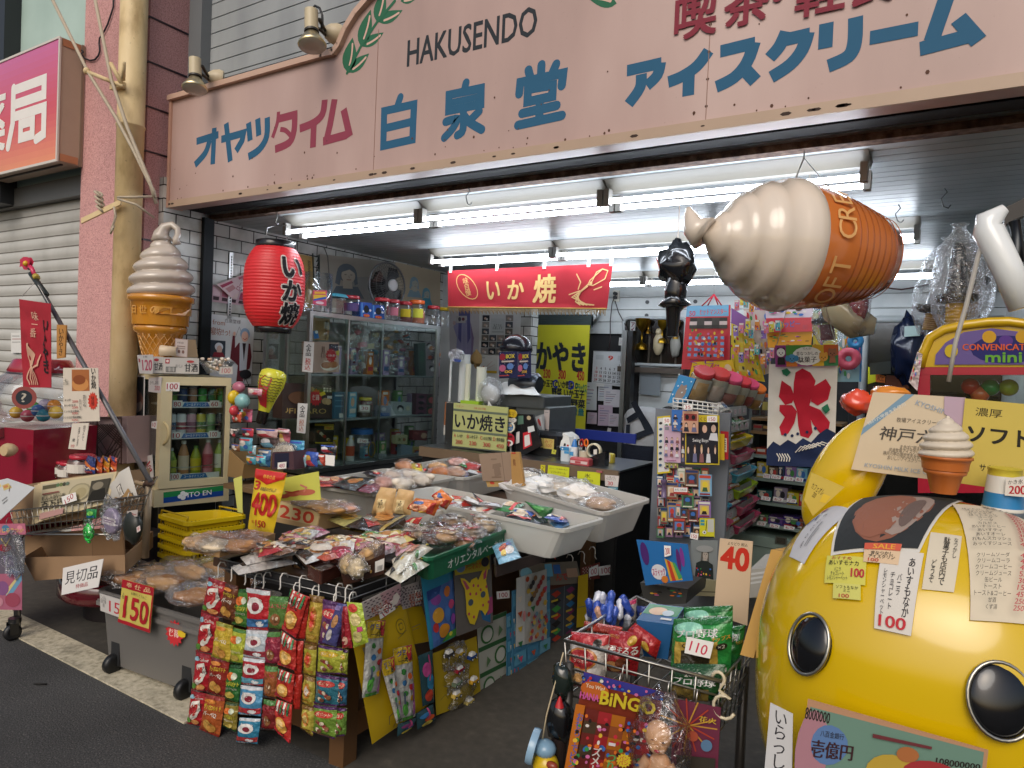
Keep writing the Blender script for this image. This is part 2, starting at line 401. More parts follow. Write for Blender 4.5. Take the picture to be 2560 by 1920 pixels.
# SETTING
XL,XR,YF,ZC,YB=-4.63,.42,2.83,2.53,7.5
mb=MB();mb.add([(-40,-30,0),(40,-30,0),(40,30,0),(-40,30,0)],[(0,1,2,3)],'888','asphalt');mb.Bd('road',kind='structure',org=(0,0,0))
mb=MB();mb.add([(-9,1.9,.004),(1.6,1.9,.004),(1.6,9,.004),(-9,9,.004)],[(0,1,2,3)],'888','floor');mb.Bd('shop_floor',kind='structure',org=(0,0,0))
mb=MB();mb.box(-9,1.742,-.01,-2.62,1.9,.008,'888','kerb');mb.Bd('kerb_strip',kind='structure',org=(0,0,0))
# the shop building
shop=Th('shop_building',(-2.1,5.2,0),'open fronted sweet shop with white tiled side wall and boarded ceiling','shop')
mb=MB();mb.box(XL-.12,2.80,0,XL,7.62,2.75,'888','whitetile');mb.Bd('left_wall',shop)
mb=MB();mb.box(XR,2.95,0,XR+.12,7.62,2.75,'888','wallwhite');mb.box(XR-.07,2.9,0,XR,3.0,2.6,'3a3a3c','d');mb.box(XR+.12,2.96,0,7,3.2,2.6,'888','shutter');mb.box(2.2,2.97,2.6,7,3.2,5.2,'888','siding');mb.Bd('right_wall',shop)
mb=MB();mb.box(XL,YB+.02,0,XR,YB+.12,2.75,'2a2a2c','mt')
z=1.98
k=0
while z<2.53:
 mb.box(XL,YB-.03,z,XR,YB+.02,min(z+.133,2.56),'888','wallwhite');z+=.14
for x in(-2.9,-2.35,-.75,-.1,.2):
 for z in(2.19,2.34):mb.cyl((x,YB-.04,z),(x,YB-.028,z),.022,col='3c3e40',n=10)
mb.box(-2.95,YB-.03,1.0,-2.5,YB+.02,1.975,'888','wallwhite')
for z in(1.82,1.66,1.5,1.34):mb.box(-2.95,YB-.034,z,-2.5,YB-.03,z+.008,'2a2c2e')
mb.Bd('back_wall',shop)
mb=MB();mb.box(XL,5.95,0,-3.62,6.05,2.5,'888','wallwhite');mb.box(-3.62,5.93,0,-3.5,6.07,2.5,'888','whitetile');mb.Bd('partition',shop)
mb=MB();mb.box(XL,2.9,ZC+.03,XR,YB,ZC+.08,'18191b','mt');y=3.23
while y<YB-.05:
 mb.box(XL,y,ZC,XR,min(y+.083,YB-.03),ZC+.028,'888','ceilpaint');y+=.089
mb.Bd('ceiling',shop)
mb=MB();Z0=2.56
mb.box(XL,2.86,Z0+.05,XR+.8,2.955,Z0+.09,'14171d','s');mb.box(XL,2.955,Z0,XR+.8,3.0,Z0+.09,'6c645c','d');mb.box(XL,3.005,Z0+.01,XR+.8,3.055,Z0+.09,'9aa3a6','m')
mb.box(XL,3.06,Z0+.04,XR+.8,3.105,Z0+.09,'101216','s');mb.box(XL,3.11,Z0-.005,XR+.8,3.145,Z0+.09,'b9c4c6','m');mb.box(XL,3.15,Z0-.035,XR+.8,3.222,Z0+.09,'888','rust')
mb.Bd('shutter_housing',shop)
mb=MB();mb.box(XL,3.09,0,XL+.035,3.17,2.53,'26292b','d');mb.Bd('shutter_rail',shop)
mb=MB();mb.box(-4.56,3.0,2.6,2.2,3.05,5.2,'16181a','mt');z=3.05
while z<5.1:
 mb.box(-4.42,2.975,z,2.2,3.0,z+.093,'888','siding');z+=.1005
mb.box(-4.56,2.90,2.7,-4.42,3.0,5.2,'6d7174','s');mb.Bd('upper_wall',shop)
# pharmacy next door
ph=Th('neighbour_building',(-5.6,2.9,0),'neighbouring pharmacy front with pink stucco pillar and closed roller shutter','building')
PY=2.66
xa,xb=pY((190,885),PY).x,-4.74
mb=MB();mb.box(xa,PY,0,xb,3.2,5.2,'888','stucco');mb.Bd('pillar',ph)
mb=MB();mb.box(xb,PY+.04,2.2,XL-.06,3.2,5.2,'b98380','stucco')
for i in rg(9):mb.box(xb,PY+.03,2.0+i*.3,XL-.055,3.21,2.012+i*.3,'3a2a30','s')
mb.box(xb,PY+.05,0,XL-.12,3.2,2.2,'b98380','stucco');mb.Bd('side_strip',ph)
SY=2.78
mb=MB();zt=pY((40,520),SY).z;z=.2
def slat(u,v):return V((-9+u*(xa+9),SY-.012*abs(Si(v*PI*28)),.1+v*(zt-.1)))
mb.grid(slat,1,28*6,'888','shutter');mb.Bd('roller_shutter',ph)
mb=MB()
for i in rg(28):mb.box(-9,SY-.004,.1+(zt-.1)*i/28-.003,xa,SY-.0015,.1+(zt-.1)*i/28+.005,'6d675d')
mb.Bd('shutter_groove',ph)
mb=MB();mb.box(-9,2.7,zt-.02,xa,3.1,zt+.13,'5d5d5b','s');mb.Bd('shutter_box',ph)
mb=MB();zp=pY((160,100),2.72).z
mb.box(-7,2.72,zt+.12,pY((228,40),2.72).x,3.1,5.2,'888','palewall');mb.box(-9,2.6,2.7,pY((10,100),2.6).x,3.1,5.2,'2a2d30','s');mb.Bd('upper_wall',ph)
Cd('notice',[pY(p,SY-.03)for p in(q(4,95,1215),q(4,200,1215),q(4,200,1390),q(4,95,1390))],'dcdcd8',[('r',10,15,70,19,'999'),('r',10,30,85,33,'a66'),('r',10,45,80,48,'999')],'small white paper notice taped to the grey roller shutter','notice')
x1=pY((207,415),PY).x;yf=pX((145,402),x1).y;zb=pY((145,402),yf).z;ztp=pY((160,90),yf).z
ps=Th('pharmacy_sign',(x1-.6,yf+.15,zb),'red to orange illuminated box sign of the pharmacy with white characters','sign')
mb=MB();mb.box(x1-2.2,yf,zb,x1,PY-.003,ztp,'b3a08c','s');mb.box(x1-.002,yf+.14,zb-.004,x1+.004,yf+.155,ztp+.004,'8a7a68');mb.box(x1-2.2,yf-.012,zb-.006,x1+.006,yf,zb+.012,'d8d2c8');mb.box(x1-.012,yf-.012,zb+.012,x1+.006,yf,ztp,'d8d2c8');mb.box(x1-2.2,yf-.012,ztp-.01,x1-.012,yf,ztp+.006,'d8d2c8')
for z in(zb+.03,ztp-.03):mb.box(x1+.001,yf+.01,z-.025,x1+.005,yf+.13,z+.025,'b77f5a')
mb.box(x1-2.2,yf+.05,zb-.012,x1-.06,yf+.06,zb,'3a3a3a')
mb.Bd('box',ps)
mb=MB();n=18
for i in rg(n):
 t0,t1=i/n,(i+1)/n;t=(t0+t1)/2
 c=[a*(1-t)+b*t for a,b in zip((0xf0,0x93,0x6a),(0xd6,0x62,0x93))]if t>.45 else[a*(1-t/.45)+b*t/.45 for a,b in zip((0xf2,0x98,0x6c),(0xdf,0x58,0x62))]
 if t>.45:tt=(t-.45)/.55;c=[a*(1-tt)+b*tt for a,b in zip((0xdf,0x58,0x62),(0xd8,0x72,0xa4))]
 mb.box(x1-2.2,yf-.006,zb+.012+(ztp-.022-zb)*t0,x1-.012,yf-.0005,zb+.012+(ztp-.022-zb)*t1,'%02x%02x%02x'%tuple(int(v)for v in c),'g')
mb.Bd('panel',ps)
mb=MB();f=Fc(*[pY(p,yf-.0065)for p in(q(0,60,790),q(0,400,640),q(0,400,1250),q(0,60,1360))])
A=pY(q(0,80,800),yf-.0065);
cs=[V((pY(q(0,60,1310),yf-.0065).x,yf-.0065,pY(q(0,250,700),yf-.0065).z)),V((pY(q(0,405,900),yf-.0065).x,yf-.0065,pY(q(0,250,700),yf-.0065).z))]
zz=pY(q(0,200,1250),yf-.0065).z
f=Fc(cs[0],cs[1],V((cs[1].x,cs[1].y,zz)),V((cs[0].x,cs[0].y,zz)))
W=12
for st in([(14,6),(92,6),(92,30),(14,30)],[(14,3),(14,60),(3,97)],[(14,50),(94,50),(94,92),(76,97)],[(36,66),(66,66),(66,88),(36,88),(36,66)]):f.stroke(mb,st,W,'f4efe8',mb and 's')
f.text(mb,'薬',-56,50,100,100,'f4efe8',.03,0,'s');mb.Bd('lettering',ps)
mb=MB();c=pX(q(0,715,455),x1+.004);pts=[(705,430),(720,450),(700,465),(715,480),(730,505),(780,522),(820,515),(850,480),(862,440),(855,380),(860,330),(890,290),(930,210),(960,120),(978,60),(980,0),(980,-120)]
mb.tube([pX(q(0,*p),x1+.02)if p[0]<760 else pY(q(0,*p),PY-.012)for p in pts],.006,'20202a','s')
tag(mb.Bd('power_cable'),'dark power cable drooping from the pharmacy box sign up the pink pillar','cable')
# pole, pipe
ax=pY((322,480),2.58)
pole=Th('steel_pole',(ax.x,ax.y,0),'thick cream painted steel pole with peeling paint beside the shop sign','pole')
mb=MB();R0=.083;mb.La((ax.x,ax.y,0),(0,0,1),[(R0,0),(R0,3.02),(R0+.006,3.024),(R0+.006,3.034),(R0,3.04),(R0,5.2)],'888','polepaint',22,1);mb.Bd('shaft',pole)
zbk=pY(q(0,1060,740),2.5).z
mb=MB();o=V((ax.x,ax.y-R0,zbk));mb.box(o.x-.06,o.y-.03,zbk-.02,o.x+.05,o.y+.02,zbk+.02,'bfa679','polepaint')
for a,b in(((1060,745),(755,620)),((1050,720),(955,545)),((1065,690),(1070,540))):mb.tube([pY(q(0,*a),ax.y-R0-.02),pY(q(0,*b),ax.y-R0-.06)],.013,'b59c72','polepaint',8)
mb.ell(pY(q(0,750,615),ax.y-R0-.06),.024,'b59c72','polepaint',8,6);mb.Bd('rope_bracket',pole)
mb=MB();pa,pb=pY(q(4,1040,80),ax.y-R0-.02),pY(q(4,700,245),ax.y-R0-.12);d=(pb-pa).normalized()
mb.obox(pa-V((0,0,.02)),pb-pa,V((0,.012,0)),V((0,0,.034)),'c8ad80','polepaint');mb.Bd('bracket_arm',pole)
pp=pY((370,480),2.76)
mb=MB();mb.La((pp.x,pp.y,0),(0,0,1),[(.052,0),(.052,3.02),(.058,3.021),(.058,3.07),(.052,3.075),(.052,5.2)],'888','pipe',18);tag(mb.Bd('drain_pipe'),'grey vertical drain pipe between the cream pole and the shop sign','pipe')
def rope(pts,r,lb,name='rope',col='b9ac97',y=None):
 mb=MB();mb.tube([pY(p[:2],p[2])for p in pts],r,col,'cloth',6);o=mb.Bd(name);tag(o,lb,'rope');return o
ry=ax.y-R0-.05
rope([(*q(0,425,-60),ry),(*q(0,760,620),ry-.01),(*q(0,1010,1030),ry),(*q(0,1150,1290),ry),(*q(0,1330,1659),ry),(*q(4,1345,60),ry+.03)],.011,'twisted pale rope running from the top left down past the bracket across the pole')
rope([(*q(0,810,-60),ry),(*q(0,960,680),ry),(*q(0,1010,830),ry),(*q(0,1100,1100),ry),(*q(0,1290,1560),ry),(*q(4,1350,100),ry+.03)],.011,'pale rope hanging just right of the other rope and meeting it at the pole')
mb=MB();cx,cy=ax.x,ax.y;zk=pY(q(4,1010,90),ry).z
for i in rg(4):mb.tube([(cx-.06+.035*Co(t*.8)*.8,ry-.015+.02*Si(t*.8)-.005*i,zk-.05+.03*i+.04*Si(t*.4))for t in rg(9)],.008,'b9ac97','cloth',6)
mb.tube([pY(q(4,985,130),ry-.01),pY(q(4,1000,210),ry-.01),pY(q(4,965,320),ry),pY(q(4,955,360),ry),pY(q(4,985,290),ry)],.007,'b9ac97','cloth',6)
mb.tube([pY(q(4,1020,45),ry),pY(q(4,1180,45),ry-.005),pY(q(4,1330,35),ry+.12)],.008,'b9ac97','cloth');mb.tube([pY(q(4,1020,60),ry),pY(q(4,1180,110),ry-.005),pY(q(4,1330,220),ry+.12)],.008,'b9ac97','cloth')
tag(mb.Bd('rope_knot'),'rope tied in a knot around the cream pole and the grey pipe','rope')
# the big shop sign
sign=Th('shop_sign',(-2,YF,2.53),'long pink shop sign with blue and red Japanese lettering and a leaf sprig','sign')
SX0,SX1=-4.62,1.6;SZ0=2.545;zl=pY((440,246),YF).z
arch=QY(1,YF,((690,470),(740,400),(800,260),(880,130),(985,10),(1100,-90),(1260,-200),(1500,-300)))
top=[V((SX0,YF,zl)),V((arch[0].x-.1,YF,zl)),*[V((a.x,YF,a.z))for a in arch]]
lastx=top[-1].x;top.append(V((lastx+3,YF,top[-1].z+.05)));top.append(V((SX1,YF,top[-1].z)))
mb=MB();poly=[V((SX0,YF,SZ0)),V((SX1,YF,SZ0))]+top[::-1]
n_=len(poly);bk=[p+V((0,.10,0))for p in poly]
mb.add(poly,[tuple(rg(n_))],'888','fascia');mb.add(bk,[tuple(rg(n_-1,-1,-1))],'888','fascia');mb.add(poly+bk,[(i,n_+i,n_+(i+1)%n_,(i+1)%n_)for i in rg(n_)],'888','fascia')
r2=random.Random(3)
for x,y0,y1 in((pY(q(1,1040,800),YF).x,SZ0+.04,3.35),(pY(q(2,1690,700),YF).x,SZ0+.04,4.2)):mb.box(x-.0015,YF-.0016,y0,x+.0015,YF-.0004,y1,'8f6e60','s')
for i in rg(60):
 x=SX0+r2.random()*4.6;zz=SZ0+.05+(r2.random()**3)*.35;r=.003+.004*r2.random()**2;mb.add([(x+r*Co(t*1.05),YF-.0012,zz+r*1.2*Si(t*1.05))for t in rg(6)],[(0,1,2,3,4,5)],'5a3d30','mt')
for i in rg(26):
 x=SX0+r2.random()*4.6;r=.004+.006*r2.random();mb.add([(x+2.2*r*Co(t*1.05),YF-.0128,SZ0+.018+r*.8*Si(t*1.05))for t in rg(6)],[(0,1,2,3,4,5)],'3f3028','mt')
for i in rg(7):
 x=pY(q(2,1690,700),YF).x;zz=SZ0+.1+i*.11;mb.add([(x+.007*Co(t*1.05),YF-.0014,zz+.006*Si(t*1.05))for t in rg(6)],[(0,1,2,3,4,5)],'4a332a','mt')
mb.Bd('board',sign)
mb=MB();mb.box(SX0,YF-.012,SZ0-.004,SX1,YF-.0005,SZ0+.042,'b59c86','s');mb.box(SX0-.012,YF-.014,SZ0-.004,SX0+.012,YF+.1,zl,'c49a86','s')
for a,b in zip(top[:-1],top[1:]):
 d=(b-a);nn=V((-d.z,0,d.x)).normalized();mb.obox(a+V((0,-.03,0))-nn*.012-d*.01,d*1.02,nn*.034,V((0,.135,0)),'c9a894','s')
mb.Bd('frame',sign)
mb=MB()
for a,b in zip(top[:-1],top[1:]):
 d=(b-a);nn=V((-d.z,0,d.x)).normalized();mb.tube([a+nn*.055+V((0,.05,0)),b+nn*.055+V((0,.05,0))],.02,'33373a','s',8)
mb.Bd('lamp_rail',sign)
FS=Fc(V((SX0,YF,4.535)),V((SX1,YF,4.535)),V((SX1,YF,SZ0)),V((SX0,YF,SZ0)))
def fpx(f,p):
 x=pN(p,f.c[0],f.n);a=(x-f.c[0]);r=(f.c[1]-f.c[0]).normalized();d=(f.c[3]-f.c[0]).normalized();return(a.dot(r)/f.W*100,a.dot(d)/f.H*100)
def tr(n,*pts):return[fpx(FS,q(n,*p))for p in pts]
def smooth(p,k=4):
 if len(p)<3:return p
 out=[]
 for i in rg(len(p)-1):
  a=p[max(0,i-1)];b=p[i];c=p[i+1];d=p[min(len(p)-1,i+2)]
  for j in rg(k):
   t=j/k;out.append(tuple(.5*((2*b[m])+(-a[m]+c[m])*t+(2*a[m]-5*b[m]+4*c[m]-d[m])*t*t+(-a[m]+3*b[m]-3*c[m]+d[m])*t**3)for m in(0,1)))
 return out+[p[-1]]
BLU,RED,INK='2b5f80','8f3f52','2c3238'
PC=100/FS.W
def letters(name,items,col,wd,cap='f',n=1):
 mb=MB();FS.k=.5;FS.st=.22
 for it in items:
  nn,sm,pts=it[0],it[1],it[2];w_=it[3]if len(it)>3 else wd
  p=tr(nn,*pts);FS.stroke(mb,smooth(p)if sm else p,w_*PC,col,'ink',cap)
 return mb.Bd(name,sign)
letters('blue_lettering',[(0,0,[(1698,1222),(1888,1163)]),(0,0,[(1852,1105),(1838,1420)]),(0,1,[(1812,1210),(1775,1320),(1685,1425)]),(0,0,[(1912,1205),(2105,1150),(2092,1215),(2040,1305)]),(0,0,[(1955,1065),(1990,1395)]),(0,0,[(2148,1060),(2162,1215)]),(1,0,[(15,1025),(25,1172)]),(1,1,[(98,1015),(92,1180),(30,1290),(-65,1355)])],BLU,.048)
letters('red_lettering',[(1,1,[(195,965),(185,1060),(143,1190)],.03),(1,0,[(185,1030),(358,985)]),(1,1,[(335,975),(330,1120),(290,1230),(165,1290)]),(1,1,[(210,1118),(260,1130),(318,1195)],.03),(1,1,[(595,862),(575,985),(500,1060),(378,1112)]),(1,0,[(500,1075),(492,1275)]),(1,0,[(680,858),(640,1080),(612,1200)]),(1,0,[(580,1222),(785,1165)]),(1,0,[(758,945),(812,1180)])],RED,.048)
NM=[(1,0,[(1248,840),(1225,905)]),(1,0,[(1108,960),(1100,1262),(1352,1205),(1366,902),(1108,960)]),(1,0,[(1110,1110),(1350,1052)]),(1,0,[(1815,715),(1800,780)]),(1,0,[(1668,820),(1664,958),(1942,900),(1945,762),(1668,820)]),(1,0,[(1680,888),(1940,832)],.034),(1,1,[(1792,930),(1788,1120),(1740,1168)]),(1,1,[(1640,1052),(1735,1030),(1700,1110),(1628,1190)]),(1,0,[(1928,962),(1860,1030)]),(1,1,[(1800,1005),(1850,1060),(1950,1120)]),(2,0,[(142,605),(158,670)]),(2,0,[(255,560),(250,650)]),(2,0,[(382,555),(345,640)]),(2,0,[(62,812),(72,712),(442,632),(430,740)]),(2,0,[(138,772),(133,880),(348,832),(352,735),(138,772)]),(2,0,[(240,860),(236,1040)]),(2,0,[(88,980),(385,912)]),(2,0,[(52,1082),(430,998)])]
for i,j in((0,3),(3,10),(10,18)):letters('name_character',NM[i:j],BLU,.044,'r')
letters('ice_cream_lettering',[(2,0,[(993,612),(1290,545)]),(2,1,[(1283,540),(1255,650),(1165,742)]),(2,1,[(1118,640),(1105,760),(1008,900)]),(2,1,[(1700,438),(1600,570),(1470,660),(1350,710)]),(2,0,[(1530,612),(1522,828)]),(2,0,[(1800,445),(2100,372)]),(2,1,[(2095,365),(2030,540),(1920,670),(1765,752)]),(2,0,[(2010,600),(2105,702)]),(3,1,[(160,272),(100,400),(15,500)]),(3,0,[(145,345),(360,295)]),(3,1,[(345,280),(295,430),(190,560),(28,668)]),(3,0,[(505,200),(495,418)]),(3,1,[(757,148),(748,370),(690,490),(520,572)]),(3,0,[(880,330),(1298,248)]),(3,0,[(1545,-30),(1415,350)]),(3,0,[(1312,425),(1750,308)]),(3,0,[(1645,160),(1820,358)])],BLU,.050)
mb=MB();a,b=fpx(FS,q(1,1310,460)),fpx(FS,q(2,215,190));c,d=fpx(FS,q(1,1335,345)),fpx(FS,q(1,1320,575))
FS.k=.5;FS.text(mb,'HAKUSENDO',(a[0]+b[0])/2,(c[1]+d[1])/2,b[0]-a[0],d[1]-c[1],INK,.025);mb.Bd('roman_lettering',sign)
mb=MB();FS.k=14;FS.st=.3
for t,n,x,y,wd in(('喫',2,1590,135,.17),('茶',2,2030,30,.17),('・',3,85,-15,.035),('軽',3,455,-70,.17),('食',3,900,-170,.17)):
 p=fpx(FS,q(n,x,y));FS.text(mb,t,p[0],p[1],wd*PC,None,'86303f',.035)
mb.Bd('red_heading',sign)
mb=MB();GRN='2f6a4e'
def leaf(n,a,b,wd):
 A,B=q(n,*a),q(n,*b);dx,dy=B[0]-A[0],B[1]-A[1];pts=[];
 for sgn in(1,-1):
  for i in rg(9):
   t=i/8 if sgn>0 else 1-i/8;w2=Si(PI*min(1,t**.75))*wd*sgn;pts.append((A[0]+dx*t-dy*w2,A[1]+dy*t+dx*w2))
 FS.k=1;FS.poly(mb,[fpx(FS,p)for p in pts],GRN,'ink')
 p2=[(A[0]+dx*t-dy*Si(PI*t)*wd*.25,A[1]+dy*t+dx*Si(PI*t)*wd*.25)for t in[.22+.6*i/6 for i in rg(7)]]
 FS.k=2;FS.stroke(mb,[fpx(FS,p)for p in p2],.012*PC,'d9b3a5','ink')
for l in((1,(790,625),(835,325),.2),(1,(795,628),(978,462),.2),(1,(905,400),(992,82),.17),(1,(918,402),(1104,280),.2),(1,(1045,190),(1110,-90),.18),(1,(1060,192),(1268,88),.22),(1,(1250,10),(1400,-30),.25)):leaf(*l)
FS.k=3;FS.stroke(mb,tr(1,(788,632),(905,405),(1045,195),(1200,10)),.018*PC,GRN,'ink');mb.Bd('leaf_sprig',sign);mb=MB();leaf(2,(905,30),(650,-20),.22);mb.Bd('leaf_sprig',sign)
def spot(n,base,body0,body1,bulb,cord,lb):
 y0=YF+.0;o=pY(q(n,*base),y0)
 t=Th('spot_lamp',o,lb,'lamp','spot lamps above the shop sign')
 b0,b1,c1=pY(q(n,*body0),y0-.16),pY(q(n,*body1),y0-.16),pY(q(n,*bulb),y0-.17)
 mb=MB();mb.La(o+V((.015,.05,0)),V((-.06,-.07,.005)),[(.055,0),(.06,.3),(.05,.7),(.03,1)],'c9b99a','s',14,1,1);mb.Bd('mount',t)
 mb=MB();m_=(b0+b1)/2;mb.tube([o+V((-.03,-.03,0)),m_+V((.03,.03,.01)),m_],.011,'4a4640','d');mb.tube([o+V((-.03,-.03,-.02)),m_+V((.03,.03,-.04))],.009,'4a4640','d');mb.Bd('arm',t)
 mb=MB();mb.cyl(b0,b1,.036,.038,'cbbd9c','s',16);mb.cyl(b1,b1+(c1-b1)*.12,.04,col='33302c',n=16);mb.Bd('socket',t)
 mb=MB();mb.La(b1,c1-b1,[(.03,.1),(.042,.3),(.07,.75),(.078,.92),(.072,1)],'d6c69f','m',18,0,1);mb.Bd('bulb',t)
 mb=MB();mb.La(b1,c1-b1,[(.074,.93),(.07,1.02),(.03,1.08),(.001,1.09)],'b9b2a4','g',18,0,1);mb.Bd('lens',t)
 if cord:mb=MB();mb.tube([pY(q(n,*p),y0-.1)for p in cord],.007,'1a1a1c','s');mb.Bd('cord',t)
spot(0,(1860,670),(1685,505),(1688,655),(1683,775),[(1685,510),(1683,485),(1690,500)],'cream spot lamp above the left end of the sign, lower of the two')
spot(1,(665,280),(478,85),(480,265),(486,400),[(480,85),(510,50),(550,70),(572,130),(575,210),(560,260)],'cream spot lamp with looped black cord by the bend of the sign')
# fluorescent lamps
for ri,(y,zz,xe)in en(((3.30,2.42,-.32),(4.72,2.42,-.17),(6.42,2.42,-.1))):
 nm=('front','middle','rear')[ri];x0=xe-3*1.222
 if ri==2:x0-=.0
 for k in rg(3):
  xa_,xb_=x0+k*1.222,x0+(k+1)*1.222
  t=Th('ceiling_light',((xa_+xb_)/2,y+.07,zz),'%s twin tube fluorescent lamp of the %s row on the boarded ceiling'%(('left end','centre','right end')[k],nm),'lamp','fluorescent ceiling lamps')
  mb=MB();mb.hexa([V(p)for p in((xa_+.004,y+.05,zz+.058),(xb_-.004,y+.05,zz+.058),(xb_-.004,y+.1,zz+.058),(xa_+.004,y+.1,zz+.058),(xa_+.004,y-.03,ZC-.002),(xb_-.004,y-.03,ZC-.002),(xb_-.004,y+.18,ZC-.002),(xa_+.004,y+.18,ZC-.002))],'6b675e','s')
  for xx,sgn in((xa_+.004,1),(xb_-.004,-1)):
   for yy in(y,y+.15):mb.box(min(xx,xx+sgn*.03),yy-.022,zz-.022,max(xx,xx+sgn*.03),yy+.022,zz+.06,'77746e','s')
  mb.Bd('housing',t)
  for j,yy in en((y,y+.15)):
   mb=MB();mb.cyl((xa_+.035,yy,zz),(xb_-.035,yy,zz),.0128,col='eaf3ff',mat='tubelight',n=10);mb.Bd('tube',t)
   # GENERAL MAKERS
def onp(n,o,nrm,pts):return[pN(q(n,*p),o,nrm)for p in pts]
def atz(p,c):
 """height of the vertical through c at the photo point p"""
 d=V((CF.x,CF.y,0)).normalized();return pN(p,c,d).z
def slab(mb,quad,d,col,mat='card'):
 return mb.hexa([quad[3],quad[2],quad[2]+d,quad[3]+d,quad[0],quad[1],quad[1]+d,quad[0]+d],col,mat)
def Ct(name,quad,d,col,ops,lb,cat='box',mat='card',gr=None,parent=None,side=None):
 mb=MB();slab(mb,quad,V(d),col,mat);f=Fc(*quad);f.k=0;f.Dr(mb,ops)
 if side:
  s_=Fc(quad[1],quad[1]+V(d),quad[2]+V(d),quad[2]);s_.Dr(mb,side)
 return mb.Bd(name,parent,lb,cat,gr)
def Ot(mb,T,B,th,col,mat='tubplastic',lip=.018):
 """open tub: T top ring of four, B bottom ring of four"""
 c=sum(T,V())/4;cb=sum(B,V())/4;Ti=[p+(c-p).normalized()*th for p in T];Bi=[p+(cb-p).normalized()*th+V((0,0,th))for p in B]
 R_=3
 def ring(P,r):
  out=[]
  for i in rg(4):
   a,b,d=P[i-1],P[i],P[(i+1)%4];u,w_=(a-b).normalized()*r,(d-b).normalized()*r
   out+=[b+u,b+(u+w_)*.3,b+w_]
  return out
 rr=min((T[1]-T[0]).length,(T[2]-T[1]).length)*.1
 t,b,ti,bi=ring(T,rr),ring(B,rr),ring(Ti,rr*.9),ring(Bi,rr*.9);n=12
 o1=[p+(p-c).normalized()*lip for p in t];o2=[p-V((0,0,lip))for p in o1]
 vs=b+t+o2+o1+ti+bi;fs=[]
 rings=[b,None]
 def band(i,j):return[(i*n+k,i*n+(k+1)%n,j*n+(k+1)%n,j*n+k)for k in rg(n)]
 fs+=band(0,1)+band(2,3)+[(1*n+k,1*n+(k+1)%n,2*n+(k+1)%n,2*n+k)for k in rg(n)]+band(3,4)+band(4,5)+[tuple(rg(n-1,-1,-1)),tuple(5*n+k for k in rg(n))]
 return mb.add(vs,fs,col,mat)
def wirebox(mb,T,B,r,col,mat='m',nx=8,ny=5,nz=3):
 """wire basket from top ring T and bottom ring B"""
 for k in rg(nz+1):
  t=k/nz;R_=[B[i]*(1-t)+T[i]*t for i in rg(4)];mb.tube(R_,r*(1.7 if k==nz else 1),col,mat,5,1)
 for i in rg(4):
  n_=nx if i%2==0 else ny
  for k in rg(n_):
   t=k/n_;mb.tube([T[i]*(1-t)+T[(i+1)%4]*t,B[i]*(1-t)+B[(i+1)%4]*t],r*.8,col,mat,4)
 for k in rg(1,nx):t=k/nx;mb.tube([B[0]*(1-t)+B[1]*t,B[3]*(1-t)+B[2]*t],r*.8,col,mat,4)
SR=.19
def softcone(mbc,mbk,c,r,z0,zk,zr,z1,turns=4.5,ccol='d8cdbf',kcol='c07a2c',cmat='p',tip=1,kmat='p',bands=1):
 """cream swirl zr..z1, waffle cup z0..zr (rim step at zk)"""
 x,y=c[0],c[1]
 def fn(u,v):
  an=2*PI*u;rr=r*(1.04-.92*v**2.3);ph=(v*turns-u)%1.0
  rr*=.80+.24*Si(PI*ph)**.6
  return V((x+rr*Co(an),y+rr*Si(an),zr+(z1-zr)*v))
 mbc.grid(fn,28,int(turns*11),ccol,cmat)
 if tip:mbc.ell((x,y,z1),r*.1,ccol,cmat,8,6)
 h=zr-zk
 mbk.La((x,y,0),(0,0,1),[(r*.90,zk+h*.05),(r*.93,zk+h*.5),(r*.98,zr-h*.22),(r*1.06,zr-h*.18),(r*1.06,zr-h*.02),(r*.95,zr)],kcol,kmat,28)
 mbk.La((x,y,0),(0,0,1),[(r*.5,z0),(r*.70,zk-(zk-z0)*.22),(r*.84,zk-(zk-z0)*.14),(r*.86,zk-(zk-z0)*.02),(r*.8,zk+h*.06)],kcol,kmat,28)
def can(lb,c,r,h,cols,text=None,gr='drinks in the cooler',cat='drink can'):
 mb=MB();mb.La(c,(0,0,1),[(r*.8,0),(r,h*.05),(r,h*.3)],cols[0],'g',14);mb.La(c,(0,0,1),[(r*1.003,h*.3),(r*1.003,h*.62)],cols[1],'g',14,0);mb.La(c,(0,0,1),[(r,h*.62),(r,h*.92),(r*.85,h*.97)],cols[0],'g',14,0);mb.La(c,(0,0,1),[(r*.85,h*.97),(r*.86,h),(r*.7,h*.99)],'c4c6c6','m',14)
 return mb.Bd('drink_can',None,lb,cat,gr)
def bottle(lb,c,r,h,body,lab,cap,gr='drinks in the cooler'):
 t=Th('drink_bottle',c,lb,'bottle',gr)
 mb=MB();mb.La(c,(0,0,1),[(r*.9,0),(r,h*.05),(r,h*.2),(r*.94,h*.3),(r,h*.45),(r,h*.62),(r*.6,h*.82),(r*.36,h*.9),(r*.36,h*.93)],body,'g',14);mb.Bd('body',t)
 mb=MB();mb.La(c,(0,0,1),[(r*1.01,h*.2),(r*.96,h*.3),(r*1.012,h*.45),(r*1.01,h*.6)],lab,'s',14,0);mb.Bd('wrapper',t)
 mb=MB();mb.La(c,(0,0,1),[(r*.42,h*.915),(r*.42,h),(r*.3,h*1.005)],cap,'s',12);mb.Bd('cap',t);return t
